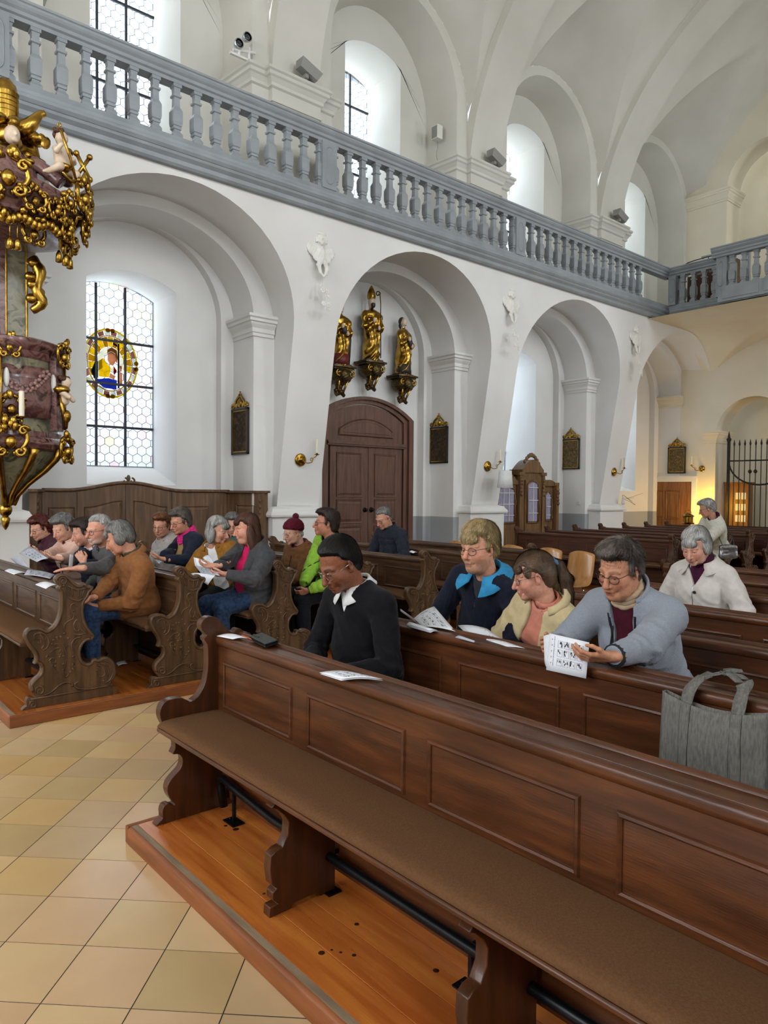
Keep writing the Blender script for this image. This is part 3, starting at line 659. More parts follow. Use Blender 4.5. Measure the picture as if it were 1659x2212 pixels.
# wooden platforms the pews stand on
def platform(name, x0, x1, y0, y1, aisle, nplank):
    "aisle = y of the aisle edge"
    m = MB(); m.box(x0+.02, x1, y0+.005, y1-.005, 0.001, .055); f = m.build(name, 'board_edge'); tag(f, kind='structure')
    m = MB(); m.prism([(x0, .001), (x0, .066), (x0+.006, .074), (x0+.02, .079), (x0+.045, .0795), (x0+.045, .05), (x0+.03, .05), (x0+.03, .001)], 'y', y0+(.0 if aisle == y1 else .03), y1-(.03 if aisle == y1 else 0))
    m.build('nosing', 'board_edge', f, smooth=40)
    m = MB(); m.box(x0+.018, x0+.045, y0+.035, y1-.035, .0792, .0803); m.build('worn_strip', 'worn_strip', f)
    m = MB(); sa = 1 if aisle == y1 else -1
    m.box(x0, x1, min(aisle, aisle-sa*.03), max(aisle, aisle-sa*.03), .001, .0795); m.build('edge_board', 'board_edge_x', f, bevel=.004)
    x = x0+.046
    for i in range(nplank):
        w = .135+.012*((i*7) % 3-1); p = MB(); ya, yb = (y0, y1-.032) if sa > 0 else (y0+.032, y1)
        p.box(x, x+w-.0016, ya, yb, .05, .0795+.0004*((i*5) % 3)); p.build('plank', 'floor_board', f, bevel=.0015); x += w
    m = MB(); m.box(x, x1, (y0 if sa > 0 else y0+.032), (y1-.032 if sa > 0 else y1), .05, .0795); m.build('boarding', 'floor_board', f)
    return f
pr = platform('floor_platform_near', 1.25, 7.75, .1, 3.262, 3.262, 9)
pl = platform('floor_platform_wall_side', 1.25, 7.75, 5.312, 8.55, 5.312, 9)
pb = platform('floor_platform_rear', 10.02, 16.55, 5.312, 8.55, 5.312, 1)
k = MB()
for x, y, r in ((1.40, 1.93, .012), (1.435, 1.92, .007), (1.45, 1.89, .008), (1.475, 1.85, .011), (1.555, 2.35, .012), (1.57, 2.36, .006), (1.44, 2.36, .009), (1.60, 2.96, .010), (1.62, 2.9, .016), (1.63, 1.62, .012), (1.59, 1.98, .010)):
    k.lathe([(r, 0), (r*.6, .0009)], (x, y, .0797), 9)
k.build('knot', 'knot', pr)
# ================================================================== people: smooth bodies grown from blended volumes
def Rz(a): c, s = cos(a), sin(a); return np.array([[c, -s, 0], [s, c, 0], [0, 0, 1.]])
def Ry(a): c, s = cos(a), sin(a); return np.array([[c, 0, s], [0, 1, 0], [-s, 0, c]])
def Rx(a): c, s = cos(a), sin(a); return np.array([[1, 0, 0], [0, c, -s], [0, s, c.real]])
A = lambda *v: np.array(v, float)
class Fld:
    def __init__(s, lo, hi, h):
        s.lo = np.array(lo, float); s.h = h; s.n = np.ceil((np.array(hi)-s.lo)/h).astype(int)+1
        s.ax = [(s.lo[i]+h*np.arange(s.n[i])).astype(np.float32) for i in range(3)]; s.v = np.full(tuple(s.n), .5, np.float32)
    def _sl(s, lo, hi):
        a = np.clip(np.floor((np.array(lo)-s.lo)/s.h).astype(int), 0, s.n); b = np.clip(np.ceil((np.array(hi)-s.lo)/s.h).astype(int)+1, 0, s.n)
        if (b <= a).any(): return None
        return tuple(slice(i, j) for i, j in zip(a, b))
    def _g(s, sl): return s.ax[0][sl[0]][:, None, None], s.ax[1][sl[1]][None, :, None], s.ax[2][sl[2]][None, None, :]
    def op(s, sl, d, k, kind):
        a = s.v[sl]
        if kind == 'u':
            h = np.clip(.5+.5*(d-a)/k, 0, 1); s.v[sl] = d*(1-h)+a*h-k*h*(1-h)
        else:
            if kind == 's': d = -d
            h = np.clip(.5-.5*(d-a)/k, 0, 1); s.v[sl] = d*(1-h)+a*h+k*h*(1-h)
    def cap(s, a, b, ra, rb=None, k=.02, kind='u'):
        a = np.array(a, float); b = np.array(b, float); rb = ra if rb is None else rb; m = max(ra, rb)+k*1.5+s.h*2
        sl = s._sl(np.minimum(a, b)-m, np.maximum(a, b)+m)
        if sl is None: return s
        X, Y, Z = s._g(sl); ba = (b-a).astype(np.float32); L = float(ba@ba)+1e-12
        px, py, pz = X-np.float32(a[0]), Y-np.float32(a[1]), Z-np.float32(a[2])
        t = np.clip((px*ba[0]+py*ba[1]+pz*ba[2])/L, 0, 1)
        d = np.sqrt((px-ba[0]*t)**2+(py-ba[1]*t)**2+(pz-ba[2]*t)**2)-(ra+(rb-ra)*t)
        s.op(sl, d, k, kind); return s
    def ell(s, c, r, R=None, k=.02, kind='u'):
        c = np.array(c, float); r = np.array(r, float); m = r.max()+k*1.5+s.h*2
        sl = s._sl(c-m, c+m)
        if sl is None: return s
        X, Y, Z = s._g(sl); p = [X-np.float32(c[0]), Y-np.float32(c[1]), Z-np.float32(c[2])]
        if R is not None: p = [p[0]*np.float32(R[0, i])+p[1]*np.float32(R[1, i])+p[2]*np.float32(R[2, i]) for i in range(3)]
        q = [p[i]/np.float32(r[i]) for i in range(3)]
        k0 = np.sqrt(q[0]**2+q[1]**2+q[2]**2)+1e-6; k1 = np.sqrt((q[0]/r[0])**2+(q[1]/r[1])**2+(q[2]/r[2])**2)+1e-6
        s.op(sl, k0*(k0-1)/k1, k, kind); return s
    def half(s, p, n, k=.005):
        "keep the side the normal points to"
        X, Y, Z = s.ax[0][:, None, None], s.ax[1][None, :, None], s.ax[2][None, None, :]
        n = np.array(n, float)/np.linalg.norm(n); d = -((X-p[0])*n[0]+(Y-p[1])*n[1]+(Z-p[2])*n[2])
        s.op((slice(None),)*3, d.astype(np.float32), k, 'i'); return s
    def cut(s, fn, k=.006, kind='s'):
        X, Y, Z = s.ax[0][:, None, None], s.ax[1][None, :, None], s.ax[2][None, None, :]
        s.op((slice(None),)*3, fn(X, Y, Z).astype(np.float32), k, kind); return s
    def mesh(s):
        v = s.v; nx, ny, nz = v.shape; ins = v < 0
        c = [ins[i:nx-1+i, j:ny-1+j, l:nz-1+l] for i in (0, 1) for j in (0, 1) for l in (0, 1)]
        sm = sum(q.astype(np.int8) for q in c); act = (sm > 0) & (sm < 8); I, J, Kk = np.nonzero(act)
        if len(I) == 0: return np.zeros((0, 3)), np.zeros((0, 4), int)
        idx = -np.ones(act.shape, np.int64); idx[I, J, Kk] = np.arange(len(I))
        acc = np.zeros((len(I), 3)); cnt = np.zeros(len(I)); base = np.stack([I, J, Kk], 1)
        cor = np.array([(i, j, l) for i in (0, 1) for j in (0, 1) for l in (0, 1)])
        vals = [v[I+o[0], J+o[1], Kk+o[2]] for o in cor]
        for a in range(8):
            for b in range(a+1, 8):
                if abs(cor[a]-cor[b]).sum() != 1: continue
                va, vb = vals[a], vals[b]; mk = (va < 0) != (vb < 0)
                t = np.where(mk, va/np.where(mk, va-vb, 1), 0)[:, None]
                acc += np.where(mk[:, None], cor[a]+(cor[b]-cor[a])*t, 0); cnt += mk
        P = s.lo+(base+acc/cnt[:, None])*s.h; F = []
        for ax in range(3):
            o = [0, 0, 0]; o[ax] = 1
            a = ins[:nx-o[0], :ny-o[1], :nz-o[2]]; b = ins[o[0]:, o[1]:, o[2]:]
            e = np.stack(np.nonzero(a != b), 1); u, w = [q for q in range(3) if q != ax]
            e = e[(e[:, u] > 0) & (e[:, w] > 0) & (e[:, u] < v.shape[u]-1) & (e[:, w] < v.shape[w]-1)]
            if len(e) == 0: continue
            du = np.zeros(3, int); du[u] = 1; dw = np.zeros(3, int); dw[w] = 1
            q = [e, e-du, e-du-dw, e-dw]; q = np.stack([idx[t[:, 0], t[:, 1], t[:, 2]] for t in q], 1)
            fl = ins[e[:, 0], e[:, 1], e[:, 2]] ^ (ax == 1)
            q[~fl] = q[~fl][:, ::-1]; F.append(q)
        F = np.concatenate(F); return P, F[(F >= 0).all(1)]
def vnormals(P, F):
    n = np.cross(P[F[:, 2]]-P[F[:, 0]], P[F[:, 3]]-P[F[:, 1]]); N = np.zeros_like(P)
    for i in range(4): np.add.at(N, F[:, i], n)
    return N/(np.linalg.norm(N, axis=1, keepdims=True)+1e-12)
def np_mesh(name, P, F, m, col=None, mats=None, mi=None):
    me = bpy.data.meshes.new(name); me.vertices.add(len(P)); me.vertices.foreach_set('co', np.asarray(P, np.float32).ravel())
    me.loops.add(F.size); me.loops.foreach_set('vertex_index', F.astype(np.int32).ravel()); me.polygons.add(len(F))
    me.polygons.foreach_set('loop_start', np.arange(0, F.size, 4, dtype=np.int32)); me.polygons.foreach_set('loop_total', np.full(len(F), 4, np.int32))
    me.polygons.foreach_set('use_smooth', np.ones(len(F), bool)); me.update(calc_edges=True); me.validate()
    for q in (mats or [m]): me.materials.append(MATS[q])
    if col is not None:
        ca = me.color_attributes.new('Col', 'FLOAT_COLOR', 'POINT'); c4 = np.ones((len(P), 4), np.float32); c4[:, :3] = col; ca.data.foreach_set('color', c4.ravel())
    return me
def wob(P, seed, f=1.0):
    r = np.random.RandomState(seed); o = np.zeros(len(P))
    for i in range(7):
        d = r.normal(size=3)*(6+i*5)*f; o += np.sin(P@d+r.rand()*6.28+1.5*np.sin(P@(r.normal(size=3)*7*f)))/(1+i*.55)
    return o/3
L3 = lambda h: np.array(lin(h)[:3])
mat('skin', 'ffffff', 'efe2dc', sc=60, rough=.5, attr='Col', bump=.14, bsc=150, spec=.35)
def hairmat(n, a, b): mat(n, a, b, sc=26, st=(1, 1, .35), rough=.5, attr='Col', spec=.35)
def clothmat(n, a, b, sc=30, bump=.16, bsc=420, rough=.9, sheen=.06, **k): mat(n, a, b, sc=sc, rough=rough, bump=bump, bsc=bsc, spec=.15, sheen=sheen, **k)
mat('eye_white', 'e6e0da', rough=.2); mat('iris', '33261c', rough=.1)
mat('lens', 'ffffff', rough=.02); 
def lens_mat():
    m = MATS['lens']; nt = m.node_tree; N, L = nt.nodes, nt.links; o = N['Material Output']
    t = N.new('ShaderNodeBsdfTransparent'); t.inputs[0].default_value = (.93, .93, .94, 1); g = N.new('ShaderNodeBsdfGlossy'); g.inputs['Roughness'].default_value = .03
    mx = N.new('ShaderNodeMixShader'); mx.inputs[0].default_value = .10; L.new(t.outputs[0], mx.inputs[1]); L.new(g.outputs[0], mx.inputs[2]); L.new(mx.outputs[0], o.inputs[0])
lens_mat()

def head_mesh(p, Nl, h):
    "head and neck in head axes (x forward, y left, z up, origin between the ears); Nl = base of neck"
    lo = A(-.155, -.105, min(-.155, Nl[2]-.05)); hi = A(.145, .105, .15); lo[0] = min(lo[0], Nl[0]-.08); hi[0] = max(hi[0], Nl[0]+.08); lo[1] = min(lo[1], Nl[1]-.08); hi[1] = max(hi[1], Nl[1]+.08)
    f = Fld(lo, hi, h); jw = p.get('jaw', 1.0); fat = p.get('fat', 0.0)
    f.ell((-.018, 0, .043), (.099, .077, .088), k=.01)
    f.ell((.030, 0, -.030), (.066, .060*jw, .084), k=.03)
    f.ell((.012, 0, -.052), (.066, .060*jw+fat*.4, .048+fat*.3), k=.03)
    f.ell((.074, 0, -.096), (.020, .024, .019), k=.022)
    if fat: f.ell((.035, 0, -.105), (.045, .045, .03), k=.03)
    f.cap((-.028, 0, -.055), Nl, .054+fat*.3, .058+fat*.4, k=.03)
    for s in (1, -1):
        f.ell((.056, s*.040, -.028), (.030, .026, .030), k=.022)                       # cheek
        br_ = .0085 if p.get('fem') else .0112; f.cap((.0845, s*.012, .025), (.071, s*.048, .024), br_, br_*.8, k=.014)           # brow
        if p.get('age', .5) > .6: f.ell((.086, s*.032, -.0135), (.006, .013, .0045), k=.005); f.ell((.040, s*.043, -.080), (.028, .016, .022), k=.02)
        f.ell((.104, s*.032, .002), (.022, .020, .015), k=.012, kind='s')               # socket
        e = A(.0745, s*.0315, .002); f.ell(e, (.0155, .0165, .0145), k=.006)
    if p.get('eyes', 'down') != 'closed':
        a = {'open': (radians(16), radians(-20)), 'down': (radians(-14), radians(-34))}[p.get('eyes', 'down')]
        for s in (1, -1):
            e = A(.0745, s*.0315, .002)
            def wedge(X, Y, Z, e=e, a=a, s=s):
                x, y, z = X-e[0], Y-e[1], Z-e[2]; d1 = z*cos(a[0])-x*sin(a[0]); d2 = -(z*cos(a[1])-x*sin(a[1])); return np.maximum(np.maximum(d1, d2), np.maximum(np.abs(y)-.0125, -(x-.004)))
            sl = f._sl(e-.022, e+.022); g = f._g(sl); f.op(sl, wedge(*g).astype(np.float32), .002, 's')
    nl = p.get('nose', 1.0)
    f.cap((.090, 0, .016), (.094+.020*nl, 0, -.030), .0075, .0125, k=.012); f.ell((.098+.018*nl, 0, -.036), (.0115, .0125, .0105), k=.008)
    for s in (1, -1): f.ell((.096, s*.0125, -.040), (.011, .008, .008), k=.006)
    f.ell((.088, 0, -.058), (.014, .020, .012), k=.012)
    f.cap((.0945, -.015, -.0665), (.0945, .015, -.0665), .0058, k=.006); f.cap((.0965, 0, -.0655), (.0965, 0, -.0655), .0058, k=.006)
    f.cap((.0925, -.014, -.0785), (.0925, .014, -.0785), .0065, k=.006)
    f.cap((.104, -.022, -.0725), (.104, .022, -.0725), .0032, k=.004, kind='s')
    for s in (1, -1):                                                                   # ear
        R = Rz(s*radians(28)); f.ell((-.012, s*.0785, -.004), (.019, .0065, .031), R, k=.005); f.ell((-.006, s*.085, .000), (.010, .004, .018), R, k=.004, kind='s'); f.ell((-.006, s*.074, -.030), (.009, .007, .010), k=.006)
        f.cap((.055, s*.030, -.036), (.078, s*.030, -.072), .0022+.0012*p.get('age', .5), k=.008, kind='s')      # fold beside the mouth
    P, F = f.mesh(); N = vnormals(P, F)
    if p.get('age', .5) > 0:
        fore = np.clip((P[:, 2]-.035)/.02, 0, 1)*np.clip((P[:, 0]-.05)/.03, 0, 1); P = P+N*(fore*np.sin(P[:, 2]*430+1.5*np.sin(P[:, 1]*60))*.0010*p.get('age', .5))[:, None]
        P = P+N*(wob(P, 5, 3.2)*.0009*p.get('age', .5))[:, None]
    # colour zones of the skin
    c = np.tile(L3(p.get('skin', 'd9a585')), (len(P), 1)); red = L3(p.get('flush', 'c8775c')); x, y, z = P.T; ay = np.abs(y)
    def mixc(w, col):
        nonlocal c; w = np.clip(w, 0, 1)[:, None]; c = c*(1-w)+col*w
    g = lambda cx, cy, cz, r: np.exp(-(((x-cx)**2+(ay-cy)**2+(z-cz)**2)/r**2))
    mixc(g(.07, .045, -.03, .030)*.55, red); mixc(g(.115, 0, -.034, .020)*.5, red); mixc(g(-.01, .083, 0, .03)*.4, red)
    lip = np.exp(-((np.abs(z+.0725)-.004).clip(0)/.0045)**2)*np.exp(-((ay/.021)**4))*(x > .083); mixc(lip*.9, L3(p.get('lip', 'b0655a')))
    mixc(np.exp(-((z+.0725)/.0022)**2)*np.exp(-((ay/.022)**4))*(x > .083)*.6, L3('6b3630'))
    bz = .0265+.004*np.sin(np.clip((ay-.012)/.04, 0, 1)*pi); mixc(np.exp(-((z-bz)/.0048)**2)*((ay > .011) & (ay < .052) & (x > .055))*p.get('browd', .65), L3(p.get('brow', '6a5344')))
    mixc(g(.088, .032, -.009, .016)*.25, red)
    lash = np.exp(-(((x-.089)**2)/.010**2+((ay-.0315)/.013)**4+((z-.002+(.006 if p.get('eyes', 'down') == 'down' else 0))/.0022)**2)); mixc(lash*.75, L3('3a2620'))
    if p.get('beard'):
        bd = np.clip((-.045-z)/.012, 0, 1)*np.clip((x-.02)/.02, 0, 1)*(z > -.118); st = np.exp(-((z+.058)/.008)**2)*(ay < .028)*(x > .085); mixc(np.maximum(bd*.5, st*.85)*(.75+.25*np.sin(x*900)*np.sin(y*1100)), L3(p['beard']))
    return P, F, c
def hand_mesh(W, d, n, side, curl=.5, h=.0042, s=1.0, spread=.12, thumb=.6):
    "W wrist, d finger direction, n palm normal (pointing out of the palm); side +1 left hand"
    d = d/np.linalg.norm(d); n = n-d*(n@d); n = n/np.linalg.norm(n); l = np.cross(n, d)*side     # l: towards the thumb side
    f = Fld(W-.155*s, W+.235*s*np.abs(d)+.155*s, h) if False else Fld(np.minimum(W, W+d*.19*s)-.085*s, np.maximum(W, W+d*.19*s)+.085*s, h)
    f.cap(W-d*.05, W, .026*s, .024*s, k=.01)
    base = [.030, .010, -.010, -.028]; ln = [.92, 1.0, .95, .76]
    for i in range(4):
        k0 = W+d*(.088-.004*abs(i-1))*s+l*base[i]*s
        f.cap(W+d*.012*s+l*base[i]*.62*s, k0, .0145*s, .0105*s, k=.014)
        fd = d+l*(1.2-i)*spread*.5; fd = fd/np.linalg.norm(fd); p = k0; a = 0
        for j, seg in enumerate((.043, .027, .021)):
            a += curl*(.75, .95, .7)[j]*1.25; v = fd*cos(a)+n*sin(a); q = p+v*seg*ln[i]*s; f.cap(p, q, (.0098, .0088, .0080)[j]*s, (.0090, .0080, .0066)[j]*s, k=.004); p = q
    b = W+d*.022*s+l*.024*s; v = d*.62+l*.62+n*.25; v /= np.linalg.norm(v); m = b+v*.042*s; f.cap(b, m, .0150*s, .0110*s, k=.012)
    v2 = d*.9+l*(.35-.5*thumb)+n*(.25+.5*thumb); v2 /= np.linalg.norm(v2); q = m+v2*.032*s; f.cap(m, q, .0108*s, .0098*s, k=.005); v3 = d+n*.5*thumb-l*.2*thumb; v3 /= np.linalg.norm(v3); f.cap(q, q+v3*.024*s, .0095*s, .0075*s, k=.004)
    return f.mesh()
def ik(S_, W_, l1, l2, hint):
    v = W_-S_; D = np.linalg.norm(v); u = v/D
    if D > (l1+l2)*.985: W_ = S_+u*(l1+l2)*.985; D = (l1+l2)*.985
    a = (l1*l1-l2*l2+D*D)/(2*D); hh = sqrt(max(0, l1*l1-a*a)); w = hint-u*(hint@u); w = w/(np.linalg.norm(w)+1e-9); return S_+u*a+w*hh, W_
def noisehair(P, N, F, amp, curl, seed):
    x, y, z = P.T; r = np.random.RandomState(seed); ph = np.arctan2(y, x+.05+.0*z)
    o = np.sin(ph*23+4*np.sin(z*38+r.rand()*6))+.8*np.sin(ph*47+3*np.sin(z*55+1)+r.rand()*6)+.5*np.sin(ph*83+z*60)
    return P+N*((o*amp*(1-curl)*.55+wob(P, seed, 5.5)*amp*1.6*curl+wob(P, seed+1, 2)*amp*.9)[:, None])
def fsample(f, p):
    q = (np.array(p)-f.lo)/f.h; i = np.floor(q).astype(int)
    if (i < 0).any() or (i >= np.array(f.v.shape)-1).any(): return .5
    t = q-i; o = 0
    for a in (0, 1):
        for b in (0, 1):
            for c in (0, 1): o += f.v[i[0]+a, i[1]+b, i[2]+c]*(t[0] if a else 1-t[0])*(t[1] if b else 1-t[1])*(t[2] if c else 1-t[2])
    return o
HAIRLINE = {'short': (.80, .020), 'thin': (.46, .036), 'crop': (.60, .020), 'wave': (.62, .020), 'bob': (.58, .026), 'long': (.58, .024), 'pony': (.60, .022), 'curly': (.60, .020), 'page': (.60, .020)}
def fgrid(f, P):
    "trilinear value and gradient of the field at many points"
    q = (P-f.lo)/f.h; i = np.clip(np.floor(q).astype(int), 0, np.array(f.v.shape)-2); t = np.clip(q-i, 0, 1); c = {}
    for a in (0, 1):
        for b in (0, 1):
            for d in (0, 1): c[a, b, d] = f.v[i[:, 0]+a, i[:, 1]+b, i[:, 2]+d]
    x, y, z = t.T
    def mx(a, b, w): return a*(1-w)+b*w
    v = mx(mx(mx(c[0, 0, 0], c[1, 0, 0], x), mx(c[0, 1, 0], c[1, 1, 0], x), y), mx(mx(c[0, 0, 1], c[1, 0, 1], x), mx(c[0, 1, 1], c[1, 1, 1], x), y), z)
    gx = mx(mx(c[1, 0, 0]-c[0, 0, 0], c[1, 1, 0]-c[0, 1, 0], y), mx(c[1, 0, 1]-c[0, 0, 1], c[1, 1, 1]-c[0, 1, 1], y), z)
    gy = mx(mx(c[0, 1, 0]-c[0, 0, 0], c[1, 1, 0]-c[1, 0, 0], x), mx(c[0, 1, 1]-c[0, 0, 1], c[1, 1, 1]-c[1, 0, 1], x), z)
    gz = mx(mx(c[0, 0, 1]-c[0, 0, 0], c[1, 0, 1]-c[1, 0, 0], x), mx(c[0, 1, 1]-c[0, 1, 0], c[1, 1, 1]-c[1, 1, 0], x), y)
    g = np.stack([gx, gy, gz], 1); return v, g/(np.linalg.norm(g, axis=1, keepdims=True)+1e-9)
def hair_mesh(p, h, seed, ns):
    "a soft volume plus combed strands lying on it"
    st = p['hair']; t = p.get('ht', .016); f = Fld((-.20, -.135, -.29 if st in ('long', 'pony') else -.18), (.15, .135, .19), h); m, b = HAIRLINE[st]; b += p.get('hb', 0)
    X, Y, Z = f.ax[0][:, None, None], f.ax[1][None, :, None], f.ax[2][None, None, :]
    q = [(X+.018)/.099, Y/.077, (Z-.043)/.088]; k0 = np.sqrt(q[0]**2+q[1]**2+q[2]**2)+1e-6; k1 = np.sqrt((q[0]/.099)**2+(q[1]/.077)**2+(q[2]/.088)**2)+1e-6; d0 = k0*(k0-1)/k1
    xe = np.where(X > -.005, m*X, 1.0*X)+.018*np.abs(Y)/.07*(X > .02)       # hairline: forehead, over the ear, down to the nape
    S = np.clip((Z-(b+xe))/.034, 0, 1); S = S*S*(3-2*S); top = np.clip((Z-.03)/.1, 0, 1)
    f.v = (d0-(t*(.75+.35*top)*S-.009*(1-S))).astype(np.float32)
    if st != 'thin':
        f.ell((-.072, 0, -.005), (.034+t*.7, .064+t*.4, .058), k=.03)
    f.ell((-.062, 0, -.040), (.044+t*.3, .056+t*.2, .040), k=.02)
    for s in (1, -1):
        if st not in ('bob', 'long', 'pony', 'short', 'thin'): f.ell((.006, s*.0725, .026), (.013, .004+t*.2, .030), k=.014)
    if st in ('bob', 'long', 'page'):
        d = {'bob': -.050, 'long': -.10, 'page': -.012}[st]; ln = {'bob': .075, 'long': .125, 'page': .045}[st]
        for s in (1, -1): f.ell((-.016, s*.080, d), (.042, .020+t*.3, ln), k=.02)
        f.ell((-.072, 0, d+.01), (.045, .078, ln), k=.03); f.ell((.112, 0, -.05), (.052, .062, .125), k=.015, kind='s')
    if st in ('wave', 'curly'): f.ell((.040, 0, .112), (.058, .062, .028), k=.03)
    fg = p.get('fringe', {'crop': .5, 'page': .8, 'bob': .7, 'long': .35, 'pony': .8}.get(st, 0))
    if fg: f.ell((.074, 0, .078-.022*fg), (.024, .055, .022+.016*fg), k=.015)
    if st in ('short', 'wave', 'curly', 'crop', 'thin'):
        for s in (1, -1): f.ell((-.014, s*.100, -.010), (.026, .026, .038), k=.008, kind='s')
    if st == 'pony':
        for s in (1, -1): f.ell((.040, s*.069, .040), (.020, .007, .034), k=.015); f.ell((-.004, s*.094, -.014), (.020, .02, .028), k=.006, kind='s')
        a = [(-.125, 0, .055), (-.15, 0, .03), (-.165, 0, -.05), (-.160, 0, -.13), (-.150, 0, -.21), (-.140, 0, -.255)]; r = [.020, .026, .034, .030, .022, .008]
        for i in range(5): f.cap(a[i], a[i+1], r[i], r[i+1], k=.015)
    P, F = f.mesh(); N = vnormals(P, F); cu = {'curly': .8, 'wave': .35}.get(st, .1); P = noisehair(P, N, F, p.get('ha', .0035), cu, seed)
    P = P-N*.0012; C = np.full((len(P), 3), .62)
    rr = np.random.RandomState(seed); n = ns; i = rr.randint(0, len(P), n); q = P[i]+rr.normal(size=(n, 3))*h*.5; wh = A(-.045, .012, .14); K = 6
    L = p.get('hl', {'short': .022, 'thin': .026, 'crop': .045, 'wave': .045, 'curly': .030, 'bob': .08, 'long': .09, 'pony': .07, 'page': .06}[st])*(.6+.8*rr.rand(n)); side = None
    lift = p.get('lift', {'curly': .014, 'wave': .014, 'crop': .011}.get(st, .004))*rr.rand(n)**1.6; ang = rr.normal(size=n)*{'curly': 1.2, 'wave': .45, 'crop': .35}.get(st, .12); wd = (.0010+.0016*rr.rand(n))*(.62 if ns > 9000 else (1 if ns > 2500 else 1.6))
    pts = []
    for k in range(K+1):
        v, g = fgrid(f, q); tgt = .0006+lift*(k/K)**1.5+(.0022*np.sin(k*1.9+rr.rand(n)*6)*cu); q = q-g*(v-tgt)[:, None]*.9
        fl = q-wh
        if st == 'pony':
            tail = q[:, 0] < -.128; tie = A(-.13, 0, .052); fl = np.where(tail[:, None], A(.0, 0, -1.), tie-q)
        else: fl = fl/np.linalg.norm(fl, axis=1, keepdims=True)+A(*p.get('flow', (0, 0, -.25)))
        d = fl-g*(fl*g).sum(1)[:, None]; d /= np.linalg.norm(d, axis=1, keepdims=True)+1e-9; s_ = np.cross(d, g); d = d*np.cos(ang)[:, None]+s_*np.sin(ang)[:, None]; s_ = np.cross(d, g)
        w = wd*(1-.75*(k/K)**2); pts.append((q-s_*w[:, None], q+s_*w[:, None]+g*.0004)); q = q+d*(L/K)[:, None]
    V = np.concatenate([x for pr_ in pts for x in pr_]); o = len(P); idx = np.arange(n); Q = []
    for k in range(K): a0, b0, a1, b1 = (o+(2*k)*n+idx, o+(2*k+1)*n+idx, o+(2*k+2)*n+idx, o+(2*k+3)*n+idx); Q.append(np.stack([a0, b0, b1, a1], 1))
    br = .5+.85*rr.rand(n)**1.2; C2 = np.tile(np.repeat(br[None, :], 2*(K+1), 0).ravel()[:, None], (1, 3))
    return np.concatenate([P, V]), np.concatenate([F]+Q), np.concatenate([C, C2])

